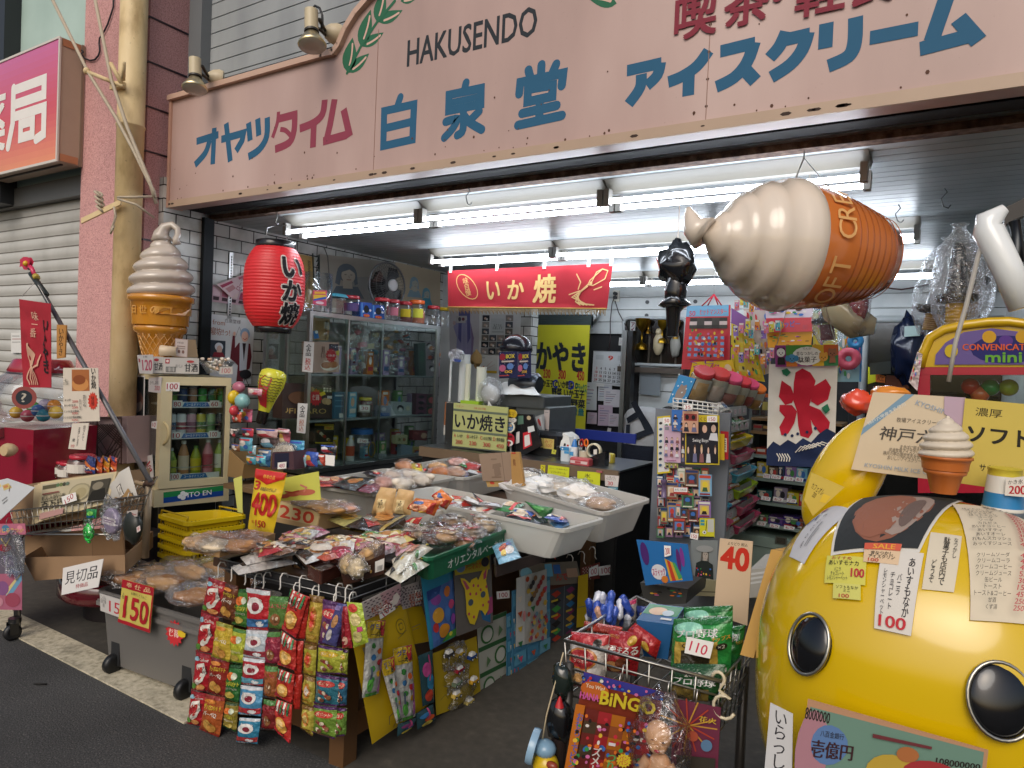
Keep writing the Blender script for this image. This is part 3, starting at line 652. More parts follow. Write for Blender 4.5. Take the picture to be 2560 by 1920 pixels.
def jar(lb,c,r,h,lid,fill=None,band=None,gr='jars on the glass showcase',name='sweet_jar',axis=(0,0,1)):
 t=Th(name,c,lb,'jar',gr);a=V(axis).normalized()
 mb=MB();mb.La(c,a,[(r*.94,0),(r,h*.06),(r,h*.72),(r*.82,h*.84)],'fff','jar',16);mb.Bd('glass_body',t)
 mb=MB();mb.La(c,a,[(r*.86,h*.84),(r*.88,h*.86),(r*.88,h*.98),(r*.8,h)],lid,'g',16);mb.Bd('lid',t)
 if fill:mb=MB();mb.La(c,a,[(r*.88,h*.03),(r*.9,h*.08),(r*.9,h*fill[1]),(r*.5,h*fill[1]+.004)],fill[0],'bread',12);mb.Bd('filling',t)
 if band:
  mb=MB();k=V((CF.x,CF.y,0)).normalized();side=a.cross(k).normalized();o=V(c)
  vs=[]
  for j in(0,1):
   for i in rg(7):
    an=-.9+1.8*i/6;vs.append(o+a*h*(.25+.38*j)-k*Co(an)*r*1.01+side*Si(an)*r*1.01)
  mb.add(vs,[(i,i+1,8+i,7+i)for i in rg(6)],band,'paper');mb.Bd('paper_label',t)
 return t
def Pc(quad,num,lb,col='b3333f',bgc='eceae6',bold=.02,extra=(),cat='price card',rot=0):
 return Cd('price_card',quad,bgc,[('t',num,50,52,66,62,col,bold,rot),*extra],lb,cat)
def Sa(quad,bg,ops,lb,cat='snack bag',bu=.012,mat='f',gr=None,se=0,name='snack_bag',wr=.004,parent=None):
 mb=MB();f=Fc(*quad,bu=bu,wr=wr,se=se);f.base(mb,bg,mat,.003);f.Dr(mb,ops,mat);return mb.Bd(name,parent,lb,cat,gr)
def Lu(mb,c,r,col,mat='bread',se=0,amp=.25,rot=None,nu=12,nv=8,fr=2.2):
 c=V(c)
 def f(p):
  u=V((p.x*fr/r[0],p.y*fr/r[1],p.z*fr/r[2]))+V((se*3.3,se,0));return p*(1+amp*(noise.noise(u)+.6*noise.noise(u*2.3)))
 return mb.ell(c,r,col,mat,nu,nv,rot,f)
def Wr(mb,c,r,se=0,mat='bf',rot=None,amp=.45):
 n0=len(mb.sm);Lu(mb,c,r,'fff',mat,se,amp,rot,14,9,3.6);mb.sm[n0:]=[mat=='film']*(len(mb.sm)-n0);return mb
ORD=('first','second','third','fourth','fifth','sixth','seventh','eighth','ninth','tenth')
# LEFT: cooler, cone, capsule machine, cart, bin
def c1(x,y):return(300+x/3.3175,900+y/3.3175)
FL,FR=pD((397,1100),4.4),pD((571,1094),4.69);FL.z=FR.z=0
fe=(FR-FL);fw=fe.length;fe.normalize();fs=V((-fe.y,fe.x,0));fn=-fs
zt_,zb_,zd=pN((398,941),FL,fn).z,pN((384,1268),FL,fn).z,pN((393,1222),FL,fn).z
fr=Th('drinks_cooler',FL+fe*fw/2+fs*.25,'cream glass door drinks cooler standing under the soft ice cream statue','fridge')
CRM='d5c8a0';D_=.5
mb=MB();th=.03
mb.obox(FL+V((0,0,zt_-.03))+fs*.03,fe*fw,fs*D_,V((0,0,.03)),CRM);mb.obox(FL+V((0,0,zd-.03))+fs*.03,fe*fw,fs*D_,V((0,0,.03)),CRM);mb.obox(FL+V((0,0,zd))+fs*(D_-.0),fe*fw,fs*.03,V((0,0,zt_-.03-zd)),CRM)
mb.obox(FL+V((0,0,zd))+fs*.03+fe*(fw-.025),fe*.025,fs*(D_-.03),V((0,0,zt_-.03-zd)),CRM)
mb.obox(FL+V((0,0,zd))+fs*.03,fe*.02,fs*.03,V((0,0,zt_-.03-zd)),CRM);mb.obox(FL+V((0,0,zd))+fs*(D_-.03),fe*.02,fs*.03,V((0,0,zt_-.03-zd)),CRM)
mb.obox(FL+V((0,0,zd))+fs*(D_-.012)+fe*.03,fe*(fw-.06),fs*.01,V((0,0,zt_-.04-zd)),'3a3f42')
mb.Bd('body',fr)
mb=MB();mb.obox(FL+V((0,0,zd))+fs*.06+fe*.006,fe*.004,fs*(D_-.09),V((0,0,zt_-.03-zd)),'fff','glass');mb.Bd('side_window',fr)
fF=Fc(FL+V((0,0,zt_)),FR+V((0,0,zt_)),FR+V((0,0,zd)),FL+V((0,0,zd)))
door=MB()
def fbar(u0,u1,v0,v1,d0,d1,col,mbx,mat='s'):
 a=FL+V((0,0,zt_));H=zt_-zd;mbx.obox(a+fe*fw*u0-V((0,0,H*v1))+fs*d0,fe*fw*(u1-u0),fs*(d1-d0),V((0,0,H*(v1-v0))),col,mat)
for u0,u1,v0,v1 in((0,.15,0,1),(.93,1,0,1),(.15,.93,0,.075),(.15,.93,.935,1)):fbar(u0,u1,v0,v1,-.02,.03,CRM,door)
for u0,u1,v0,v1 in((.15,.165,.075,.935),(.915,.93,.075,.935)):fbar(u0,u1,v0,v1,-.01,.02,'55524a',door)
dd=door.Bd('door',fr)
g=MB();fbar(.165,.915,.075,.935,.002,.006,'fff',g,'glass');g.Bd('glass_pane',dd)
h=MB();pts=[pN(c1(*p),FL+fn*(.03+.03*Si(PI*i/5)),fn)for i,p in en(((365,510),(395,545),(408,590),(405,630),(385,675),(358,705)))];h.tube(pts,[.006,.011,.012,.012,.011,.006],'c3b183','s',8);h.Bd('handle',dd)
mb=MB();mb.obox(FL+V((0,0,zb_))-fe*.02-fs*.015,fe*(fw+.03),fs*(D_),V((0,0,zd-zb_-.006)),CRM)
f=Fc(*[pN(c1(*p),FL-fs*.016,fn)for p in((360,1098),(858,1040),(856,1125),(360,1188))]);f.Dr(mb,[*D("r 0 0 100 100 184a9c;r 0 0 100 50 23894c"),*[('e',31+dx,50+dy,4.2,20,'eef2f0')for dx,dy in((-4.2,6),(4.2,-8),(0,-22),(0.5,22))],('t','ITO EN',59,50,40,46,'f2f4f4',.03,0)])
f.k=5;f.text(mb,'',0,0,1,1,'fff');mb.Bd('base_panel',fr)
mb=MB();mb.obox(FL+fe*.02+fs*.02,fe*.03,fs*.03,V((0,0,zb_)),'8b8a86','m');mb.obox(FL+fe*(fw-.05)+fs*.02,fe*.03,fs*.03,V((0,0,zb_)),'8b8a86','m');mb.obox(FL+fe*.05+fs*.06,fe*(fw-.1),fs*.3,V((0,0,zb_)),'17181a');mb.Bd('stand',fr)
shz=[]
for k,(ya,num)in en(((395,('80','60')),(650,('10','100')),(985,('100','')))):
 mb=MB();z_=pN(c1(620,ya),FL+fs*.03,fn).z;shz.append(z_+.012)
 mb.obox(FL+V((0,0,z_))+fs*.03+fe*.06,fe*(fw-.1),fs*(D_-.1),V((0,0,.012)),'b9bab4');mb.obox(FL+V((0,0,z_))+fs*.022+fe*.075,fe*(fw-.12),fs*.008,V((0,0,.038)),'e3e8ea')
 f=Fc(*[FL+V((0,0,z_+a))+fs*.0215+fe*b for a,b in((.035,.14),(.035,fw-.12),(.006,fw-.12),(.006,.14))]);f.Dr(mb,[('g',[(8,0),(92,0),(100,100),(0,100)],'2e6fb3'),('t','コールドドリンク',50,50,74,60,'e8f0f6',.03)])
 for j,tx in en(num):
  if tx:
   f=Fc(*[FL+V((0,0,z_+a))+fs*.019+fe*b for a,b in((.048,.078+j*(fw-.20)),(.048,.14+j*(fw-.20)),(.0,.14+j*(fw-.20)),(.0,.078+j*(fw-.20)))]);f.base(mb,'ecebe7','paper',.001);f.Dr(mb,[('t',tx,50,50,70,64,'b5404a',.03)])
 mb.tube([FL+V((0,0,z_+.085))+fs*.03+fe*.07,FL+V((0,0,z_+.08))+fs*.015+fe*fw*.5,FL+V((0,0,z_+.09))+fs*.03+fe*(fw-.05)],.003,'c9ccca','m');mb.Bd('shelf',fr)
for i in rg(6):
 cc=[('3a6a3c','7fb04a'),('274a8a','36517a'),('8a5a30','a06a3a'),('3fa050','77c46a'),('2d5a3a','3c7a4a'),('2a8a4a','5ab070')][i]
 can(('dark green','blue','brown','bright green','deep green','leaf green')[i]+' drink can on the top shelf of the cooler',FL+fe*(.1+i*.062)+fs*.09+V((0,0,shz[0])),.027,.115,cc)
for i in rg(6):
 cc=[('dfe3e6','3b5f8a'),('e6e9ea','9a3a4a'),('b88a9a','7a3a55'),('c8c24a','4a7a3c'),('8fae7a','5f8a5a'),('2a2a2c','1c1c1e')][i]
 can(('white and blue','white and dark red','mauve','yellow green','pale green','black')[i]+' drink can on the middle shelf of the cooler',FL+fe*(.095+i*.062)+fs*.085+V((0,0,shz[1])),.03,.15,cc)
for i in rg(5):
 cc=[('8aa84a','c8d060','c8ccc8'),('c98f5e','e8d3b8','eeeeea'),('9fae2a','d6c42c','5f8a30'),('d88f98','b5505c','f0eeec'),('a9c05a','e4e8d8','efefec')][i]
 bottle(('half hidden green','orange labelled milky','yellow green','pink','white and lime')[i]+' drink bottle on the bottom shelf of the cooler',FL+fe*(.10+i*.077)+fs*.085+V((0,0,shz[2])),.034,(.19,.235,.2,.24,.235)[i],*cc)
SL=FL+fe*(-.003)
def sidecard(pts,col,ops,lb,cat='notice'):return Cd('paper_notice',[pN(p,SL,fe)for p in pts],col,ops,lb,cat)
sidecard([c1(38,120),c1(205,130),c1(198,538),c1(38,518)],'d9d9d6',[*D("r 4 3 96 97 1f2427;e 52 52 44 24 6b4a42;e 52 62 40 16 8a7a74;e 55 44 36 14 5f3f38")],'photo poster of a brown sweet bean cake on the cooler side','poster')
sidecard([c1(238,150),c1(345,140),c1(335,275),c1(235,262)],'c9c5c2',[('t','ひやしあめ',45,35,70,26,'3a3434',.01),('t','200',72,70,40,30,'b5404a',.03)],'small price notice high on the cooler side','price card')
sidecard([c1(262,510),c1(308,505),c1(300,572),c1(258,562)],'e6e4e0',[('t','10',50,50,60,60,'b5404a',.03)],'tiny price tag reading 10 on the cooler side','price card')
sidecard([c1(192,805),c1(265,785),c1(277,972),c1(228,990)],'e4e2dd',[('s',[(70,28),(30,40),(28,60),(50,70),(85,66)],9,'b5404a'),('s',[(45,48),(62,44),(80,50)],5,'b5404a'),('s',[(45,58),(62,54),(80,60)],5,'b5404a')],'white card with red steam mark on the cooler side')
mb=MB();mb2=None
Cd('price_card',[pN(c1(*p),FL+fn*.022,fn)for p in((383,185),(497,185),(492,260),(380,258))],'ece8e2',[('t','100',46,46,80,66,'b5404a',.03),('t','より',40,90,30,14,'333')],'white price card reading 100 at the top of the cooler door','price card')
sc_=pD((402,800),4.60);zz=lambda y:atz((402,y),sc_)
st=Th('ice_cream_statue',(sc_.x,sc_.y,zz(900)),'giant greyish soft ice cream cone statue with a looped tip above the cooler','statue')
ma,mk=MB(),MB();softcone(ma,mk,sc_,SR,zz(905),zz(818),zz(740),zz(592),4.6,'c4b9ac','c98a2e','p',0)
zt2=zz(592);dv=V((Co(YAW),Si(YAW),0))
lp=[pN(q(4,*p),sc_,V((CF.x,CF.y,0)).normalized())for p in((1400,420),(1395,360),(1430,305),(1490,285),(1535,320),(1540,370),(1520,410),(1530,450))]
ma.tube(lp,[.07,.05,.035,.024,.02,.02,.021,.028],'c4b9ac','p',10);ma.Bd('cream_swirl',st)
for k in rg(-9,10):
 for sgn in(1,-1):
  pth=[]
  for j in rg(6):
   t=j/5;h_=zz(905)+(zz(836)-zz(905))*t;rr=SR*(.5+.20*t)*1.012;an=-PI/2-YAW*0+k*.34+sgn*(t*.9);pth.append((sc_.x+rr*Co(an),sc_.y+rr*Si(an),h_))
  mk.tube(pth,.0028,'d9a55a','p',4)
k_=mk.Bd('waffle_cup',st)
mb=MB();zc_=(zz(740)+zz(818))/2
for i,ch in en('日世のコーン'):
 an0=M_.atan2(-sc_.y,-sc_.x)-1.0+i*.40;vs,fs2,asp=text_tris(ch,.02);h_=.05;rr=SR*.955+.004
 vv=[(sc_.x+rr*Co(an0+x*h_*asp/rr),sc_.y+rr*Si(an0+x*h_*asp/rr),zc_-y*h_)for x,y in vs];mb.add(vv,fs2,'d39a44','p')
mb.Bd('raised_lettering',k_)
oF=FL+fs*.04
Ct('drink_carton',onp(4,oF,fn,((1325,1425),(1415,1425),(1410,1565),(1322,1565))),fs*.2,'c9c6c0',[('t','甘酒',50,60,80,48,'222',.03),('e',30,18,24,9,'b5404a')],'small white sweet sake carton half hidden by the 120 card')
Ct('drink_carton',onp(4,oF-fs*.012,fn,((1420,1430),(1720,1438),(1718,1572),(1416,1565))),fs*.24,'cfccc6',[*D("r 3 8 15 38 b5404a;e 9 22 4 9 f0e0d8"),('t','甘酒',77,62,38,52,'222',.03),('t','おいしい',42,52,20,22,'333',.0),('r',5,58,32,92,'555'),*[('r',7+i*3.4,61,8.4+i*3.4+(i%3)*.5,89,'cfccc6')for i in rg(7)],('e',74,22,11,8,'c05050')],'long white sweet sake carton with red mark and barcode box')
Cd('price_card',onp(4,oF-fs*.03,fn,((1185,1408),(1325,1405),(1318,1572),(1205,1566))),'d3cfca',[('t','120',60,55,66,56,'b8566a',.03),('t','1本',50,10,26,12,'444'),('r',5,20,14,40,'a55')],'white card reading 120 leaning on the sweet sake cartons','price card')
Ct('cardboard_piece',onp(4,oF+fs*.10,fn,((1480,1275),(1690,1275),(1712,1430),(1490,1430))),fs*.015,'a38f72',[],'brown cardboard flap standing behind the sweet sake cartons','cardboard')
Cd('leaflet',onp(4,oF+fs*.02,fn,((1515,1265),(1625,1275),(1618,1430),(1508,1415))),'c9b3ac',[('r',6,4,94,96,'d9cdc6'),('t','冬至甘酒',40,22,50,10,'533'),('r',15,40,80,44,'865'),('r',15,52,80,55,'865'),*D("e 32 72 10 10 8a6a60;e 64 72 10 10 8a6a60")],'small red bordered leaflet propped on the sweet sake cartons','leaflet')
cp=pN(q(4,1425,1420),oF+fs*.06,fn)
mb=MB();ax_=(fe*.9-fs*.5).normalized();r_=.036;o_=cp-fe*.03+V((0,0,r_));mb.La(o_,ax_*.1,[(r_*.9,0),(r_,.05),(r_*.8,1),(r_*.74,1),(r_*.92,.06)],'d2bfa2','s',16,0,1);mb.La(o_,ax_*.1,[(r_*.99,.02),(.001,.03)],'e5ded2','paper',16,0,1)
tag(mb.Bd('paper_cup'),'cream paper cup lying on its side on the cartons','cup')
bp_=pN(q(4,1870,1570),oF+fs*.03,fn)
bw=Th('sweets_bowl',bp_,'clear plastic bowl of wrapped pale sweets at the cooler edge','bowl');mb=MB();mb.La(bp_,(0,0,1),[(.06,0),(.1,.06),(.115,.085),(.11,.085),(.096,.06),(.056,.006)],'fff','jar',18,1);mb.Bd('bowl',bw)
mb=MB();r2=random.Random(5)
for i in rg(34):Lu(mb,bp_+V((r2.uniform(-.075,.075),r2.uniform(-.07,.07),r2.uniform(.03,.105))),(.02,.013,.012),r2.choice(('e6ded0','dcd2c4','efe9df','d8b79a')),'f',i,.3,nu=6,nv=4)
mb.Bd('sweets',bw)['kind']='stuff'
Pc(onp(4,oF-fs*.07,fn,((1900,1510),(2010,1510),(2010,1575),(1895,1575))),'100','faded price card reading 100 stuck to the sweets bowl','c06a6a','cfc9c0')
def onwall(n,*pts):return[pX(q(n,*p),XL+.006)for p in pts]
mb=MB();f=Fc(*onwall(4,(1800,1050),(2200,1100),(2170,1659),(1790,1659)));f.base(mb,'d6d8da','paper',.002)
f.Dr(mb,[('t','白泉堂様',52,7,34,6,'555'),('t','from',22,11,26,7,'a5654a',.01),('t','寝坊!!っ!',26,24,40,11,'a5654a',.02),('r',4,37,37,61,'39414c'),('s',[(58,30),(66,14),(72,24)],1,'888'),('t','YU-DAI',20,67,34,8,'333',-.0)])
f.Dr(mb,[('g',[(48,62),(52,28),(57,28),(58,46),(66,38),(92,38),(97,58),(94,76),(80,82),(80,96),(64,96),(66,72),(56,66)],'6b2a33'),('g',[(68,38),(88,38),(86,78),(70,80)],'c5c9d2'),('g',[(74,38),(82,38),(79,66)],'2c2026'),*D("e 79 24 11 9 8fa7c4;e 79 28 8 8 dcb2a0"),('s',[(75,31),(79,33),(83,30)],1.2,'a33'),*D("e 55 25 3 3 dcb2a0;e 84 85 14 7 26262a"),('s',[(84,90),(80,99)],1.4,'333'),('s',[(84,90),(90,99)],1.4,'333'),*D("e 22 46 9 6 dfe3ea;e 23 50 6 6 d8b6aa"),('g',[(8,61),(12,54),(30,54),(36,61)],'8a2f3a')])
mb.Bd('poster',None,'white concert poster of a laughing figure in a dark red shirt beside the cooler','poster')
mb=MB();mb.obox(pX(q(4,1962,1090),XL+.004),V((0,.03,0)),V((.006,0,0)),V((0,0,pX(q(4,1975,520),XL).z-pX(q(4,1962,1090),XL).z)),'c9cbca','m')
za,zb2=pX(q(4,1962,1090),XL).z,pX(q(4,1975,520),XL).z;ya=pX(q(4,1962,1090),XL).y
for i in rg(22):mb.box(XL+.0095,ya+.01,za+.02+(zb2-za-.04)*i/22,XL+.0115,ya+.02,za+.035+(zb2-za-.04)*i/22,'3a3c3e')
mb.Bd('wall_bracket',None,'white slotted steel rail on the tiled side wall','rail')
Cd('flyer',onwall(4,(1835,800),(2160,880),(2120,985),(1825,945)),'c2a4ae',[('r',3+24*i,10,22+24*i,60,('d9c0c8','b06a80','d8c3c0','a34a66')[i])for i in rg(4)]+[('r',4+24*i,66,20+24*i,88,'4a3a40')for i in rg(4)],'pink grocery flyer taped flat on the white tiles','flyer')
Cd('flyer',[p+V((.03,0,0))for p in onwall(4,(1850,800),(2140,690),(2160,760),(1980,915))],'d3bec4',[('r',4,12,40,30,'a24360'),('t','ロースも',62,55,60,30,'9a2f4c',.03,-24),*D("r 60 10 95 30 b56a7e;r 8 40 34 70 b98a90")],'folded pink and white flyer drooping over the other flyer','flyer')
# capsule machine
gm=pD((104,1000),4.25);gz=gm.z
cm=Th('capsule_machine',(gm.x,gm.y,0),'dark red capsule toy machine with a clear bulging globe by the shutter','toy machine')
zl0,zl1,zb0,zb1=atz((104,931),gm),atz((104,898),gm),atz((104,1058),gm),atz((85,1330),gm)
mb=MB();H=(zl0-zb0)/2;mz=(zl0+zb0)/2;mb.La((gm.x,gm.y,mz),(0,0,1),[(.18,-H),(.255,-H*.75),(.278,-H*.2),(.27,H*.3),(.22,H*.8),(.18,H)],'fff','jar',26,0);mb.Bd('globe',cm)
mb=MB();mb.La((gm.x,gm.y,0),(0,0,1),[(.175,zl0),(.18,zl0+.01),(.15,zl1-.008),(.14,zl1),(.02,zl1+.003)],'a01c32','p',26);mb.La((gm.x,gm.y,0),(0,0,1),[(.18,zl0-.012),(.185,zl0)],'cfd0cf','m',26);mb.Bd('lid',cm)
rz=Matrix.Rotation(.25,3,'Z')
mb=MB();bx=.2
def rb(x,y,z):p=rz@V((x,y,0));return V((gm.x+p.x,gm.y+p.y,z))
mb.hexa([rb(-.2,-.2,.45),rb(.2,-.2,.45),rb(.2,.2,.45),rb(-.2,.2,.45),rb(-.21,-.21,zb0-.012),rb(.21,-.21,zb0-.012),rb(.21,.21,zb0-.012),rb(-.21,.21,zb0-.012)],'8d1930','p');mb.Bd('cabinet',cm)
mb=MB();mb.hexa([rb(-.2,-.235,zb0-.07),rb(-.02,-.235,zb0-.07),rb(-.02,-.21,zb0-.07),rb(-.2,-.21,zb0-.07),rb(-.2,-.24,zb0-.02),rb(-.02,-.24,zb0-.02),rb(-.02,-.21,zb0-.012),rb(-.2,-.21,zb0-.012)],'b9b7b2','m');mb.Bd('coin_plate',cm)
kp=pN(q(8,50,570),gm+V((0,-.26,0)),FRONT);mb=MB();mb.La(kp+V((0,.05,0)),V((.02,-.07,0)),[(.02,0),(.035,.3),(.04,.7),(.03,1)],'c9b187','s',14,1,1);mb.Bd('crank_knob',cm)
mb=MB();rb_=pZ(q(12,560,130),.2)+V((0,.32,0));mb.La((rb_.x,rb_.y,0),(0,0,1),[(.31,.13),(.33,.15),(.33,.235),(.31,.25)],'5e1722','p',34);mb.La((rb_.x,rb_.y,0),(0,0,1),[(.2,0),(.2,.46)],'1a1416',n=20);mb.Bd('round_base',cm)
for(x,y,c,nm)in((140,245,'c9a23a','mustard'),(238,275,'a8465a','dark pink'),(290,205,'3f8a4a','green'),(392,182,'a9a3b8','lavender'),(375,272,'2f7f93','teal'),(468,188,'d08a34','orange'),(482,245,'cfae4a','pale yellow'),(330,230,'3b5f9a','blue')):
 p=pN(q(8,x,y),gm+V((.02,-.13 if y>215 else-.09,0)),FRONT);mb=MB();mb.ell(p,.036,c,'g',14,9);mb.La(p,(0,0,1),[(.0365,-.002),(.0365,.002)],'ddd','g',14,0);tag(mb.Bd('toy_capsule'),nm+' toy capsule inside the capsule machine globe','toy capsule','capsules in the toy machine')
mb=MB();f=Fc(*[pN(q(8,*p),gm+V((-.02,-.262,0)),FRONT)for p in((100,20),(320,20),(320,215),(100,215))]);f.Dr(mb,[*D("e 50 50 50 50 8f4a44;e 50 50 33 33 2a3036"),('t','?',50,50,20,40,'b8b0a0',.03)]);mb.Bd('round_sticker',cm)
# flag pole with banner
FY=1.93
fp=Th('banner_pole',pY((370,1440),FY),'grey slanting pole fixed to a rusty upright beside the cart','pole')
mb=MB();mb.tube([pY(q(8,1300,850),FY),pY(q(4,310,760),FY)],.0125,'6d6c6e','d',10);mb.tube([pY(q(4,400,890),FY),pY(q(4,270,705),FY)],.016,'1e2422','s',10);mb.tube([pY(q(4,305,725),FY-.0),pY(q(4,320,745),FY)],.018,'b39a3a','s',8);mb.Bd('slanting_rod',fp)
mb=MB();mb.tube([pY(q(8,1285,870),FY),pY(q(8,1255,1500),FY)],.017,'a3927a','d',10);mb.tube([pY(q(8,1300,850),FY),pY(q(8,1265,880),FY)],.02,'3a342c','rust',8);mb.tube([pY(q(8,1290,880),FY),pY(q(8,1170,850),FY)],.012,'b59c78','s',8);mb.Bd('upright',fp)
mb=MB();o=pY(q(4,220,620),FY);f=Fc(*QY(4,FY-.01,((160,555),(265,555),(265,680),(160,680))))
f.Dr(mb,[('g',[(40,5),(75,5),(95,35),(85,60),(70,95),(45,92),(30,70),(8,75),(15,45),(10,25)],'c5274a')],'s');f2=Fc(*[p+V((0,.02,0))for p in f.c]);f2.Dr(mb,[('g',[(40,5),(75,5),(95,35),(85,60),(70,95),(45,92),(30,70),(8,75),(15,45),(10,25)],'c5274a')],'s')
mb.ell(pY(q(4,222,618),FY-.015),.016,'d9b22c','g',8,6);mb.tube([pY(q(4,240,620),FY),pY(q(4,275,660),FY),pY(q(4,300,720),FY)],.012,'cf3a5e','g',8);tag(mb.Bd('toy_pinwheel'),'red pinwheel toy with yellow hub at the tip of the slanting pole','toy')
mb=MB();f=Fc(*QY(4,FY-.04,((165,925),(440,965),(445,1690),(200,1690))),bu=.0,wr=.02,se=2);f.base(mb,'a3202f','cloth',.002,10,20)
f.Dr(mb,[('t','味\n一\n番',46,27,20,30,'d8a890',.02),('t','い\nか\nや\nき',82,52,22,62,'1c1418',.05),('g',[(22,52),(34,52),(45,62),(38,74),(25,76),(18,64)],'d3a58c'),('g',[(20,50),(34,49),(32,57),(20,60)],'d3a58c'),('e',28,66,3,3,'a3202f'),*[('s',[(30+3*i,76),(24+7*i,84+2*(i%2)),(20+9*i,90),(26+8*i,96)],3,'d3a58c')for i in rg(5)],('s',[(40,80),(62,74),(66,62)],3,'d3a58c')],'cloth')
tag(mb.Bd('squid_banner'),'hanging red cloth banner with black lettering and a pale squid','banner')
mb=MB();mb.tube([pY(q(4,300,780),FY-.01),pY(q(4,190,900),FY-.04)],.002,'c9c6c0');mb.tube([pY(q(4,320,790),FY-.01),pY(q(4,420,960),FY-.04)],.002,'c9c6c0');tag(mb.Bd('banner_string'),'thin white string holding the red squid banner to the pole','string')
Cd('wooden_tag',QY(4,FY-.03,((490,1145),(572,1150),(560,1430),(490,1440))),'b07a3e',[('g',[(10,0),(90,0),(100,10),(100,90),(85,100),(15,100),(0,90),(0,10)],'b98446'),('t','い\nか\nや\nき',50,52,55,80,'2a2018',.03)],'orange wooden tag with brushed black writing on the slanting pole','tag',.006)
Cd('menu_paper',[pY(p,FY-.035)for p in(q(4,545,1520),q(4,845,1520),q(8,860,320),q(8,548,332))],'d6cbbb',[*D("r 26 3 76 43 a8673a;e 50 30 24 13 c98a4e;e 48 22 18 9 8a4a26"),('t','い\nか\n焼',88,20,13,38,'1c1a1a',.04),('b',85,62,14,'c9402f'),('t','味\n自\n慢',85,62,9,18,'3a1a16',.03),('t','A いか',15,59,18,4.5,'333',.02),('t','200',36,62,16,4,'b33',.02),('t','B いか玉子',22,69,32,4.5,'333',.02),('t','230',36,73,16,4,'b33',.02),('t','C いか玉子野菜',26,80,42,4.5,'333',.02),('t','300',36,84,16,4,'b33',.02),('t','D いか玉子野菜増量',28,91,50,4.5,'333',.02),('t','500',36,96,16,3.5,'b33',.02),('t','変\nわ\nら\nぬ',64,61,7,22,'333',.02),('t','お\nい\nし\nさ',53,68,6,20,'333',.02),('t','一番に\nおすすめ',12,26,14,12,'554')],'paper squid pancake menu with food photo and red starburst on the pole','menu')
Cd('paper_strip',QY(8,FY-.03,((625,340),(768,335),(735,568),(590,560))),'d9d0c2',[('t','焼\nき\nた\nて',78,38,15,58,'2a2624',.01),('t','お\n出\nし\nし\nま\nす',50,52,12,74,'2a2624',.01),('t','1枚',25,65,16,14,'333',.01),('t','2分',25,88,22,12,'b33',.02)],'narrow curling handwritten paper strip below the menu paper','notice')
mb=MB();A=QY(8,2.45,((650,290),(1060,280),(1060,690),(650,690)));slab(mb,[p+V((0,.03,0))for p in A],V((0,.3,0)),'b59a95','mt');f=Fc(*A)
for i in rg(15):f.stroke(mb,[(3+i*3.3,5),(3+i*3.3,100)],1.7,'3c241c','s','f')
for i in rg(6):f.stroke(mb,[(0,16+i*16),(50,16+i*16)],1.7,'3c241c','s','f')
f.k=2
for i in rg(11):f.stroke(mb,[(50+i*6,16),(100,16+(50-i*6)*1.0)][:2]if i<8 else[(50,20+(i-7)*20),(50+(80-(i-7)*20)*.6,100)],1.6,'3c241c','s','f')
f.k=4
for i in rg(11):f.stroke(mb,[(52+i*5,16),(50,16+i*5+2)]if i<9 else[(98,24+(i-8)*20),(60,90)],1.6,'3c241c','s','f')
for i in rg(6):f.stroke(mb,[(98,20+i*13),(58+i*7,100)],1.6,'3c241c','s','f')
f.k=6;f.Dr(mb,[*D("r 0 0 100 6 4a2c22;r 97 0 100 100 4a2c22;r 48 6 51 100 4a2c22")],'s');tag(mb.Bd('lattice_crate'),'dark brown lattice crate standing in front of the pink pillar','crate')
# cart with wire basket
CY=1.80
ct=Th('wire_cart',pY((150,1560),CY),'old wire basket cart of sweets on castors beside the kerb','cart')
mb=MB();T0,T1=pY(q(8,90,1100),CY),pY(q(8,1275,962),CY);T2,T3=T1+V((-.42,.3,0)),T0+V((-.05,.34,0));dz=V((0,0,-.13));ins=V((.03,.02,0))
wirebox(mb,[T0,T1,T2,T3],[T0+dz+ins,T1+dz+V((-.09,.02,0)),T2+dz+V((-.09,-.02,0)),T3+dz+V((.03,-.02,0))],.0028,'b9b6ae','m',22,10,3);mb.Bd('basket',ct)
mb=MB()
for(a,b)in(((150,40),(150,440)),):mb.tube([pY(q(12,150,0),CY),pY(q(12,150,445),CY-.02)],.017,'8f8d8a','m',10)
mb.tube([T0+dz,pY(q(12,150,0),CY)],.012,'8f8d8a','m');mb.tube([pY(q(8,190,1330),CY),pY(q(8,215,1300),CY),pY(q(8,1020,1300),CY)],.005,'a9a69e','m');mb.tube([pY(q(8,185,1330),CY),pY(q(8,195,1480),CY)],.005,'a9a69e','m')
mb.Bd('frame',ct)
wc=pZ(q(12,105,555),.0)+V((0,0,.042));mb=MB();mb.La(wc-V((.014,0,0)),(.028,0,0),[(.03,0),(.042,.15),(.042,.85),(.03,1)],'232325','s',18,1,1);mb.Bd('castor_wheel',ct)
mb=MB();mb.obox(wc+V((-.022,-.02,-.01)),V((.005,0,0)),V((0,.04,0)),V((0,0,.065)),'4a4a4c','m');mb.obox(wc+V((.017,-.02,-.01)),V((.005,0,0)),V((0,.04,0)),V((0,0,.065)),'4a4a4c','m');mb.cyl(wc+V((0,.01,.05)),wc+V((0,.01,.075)),.03,col='6a6a6a',mat='m');mb.Bd('castor_fork',ct)
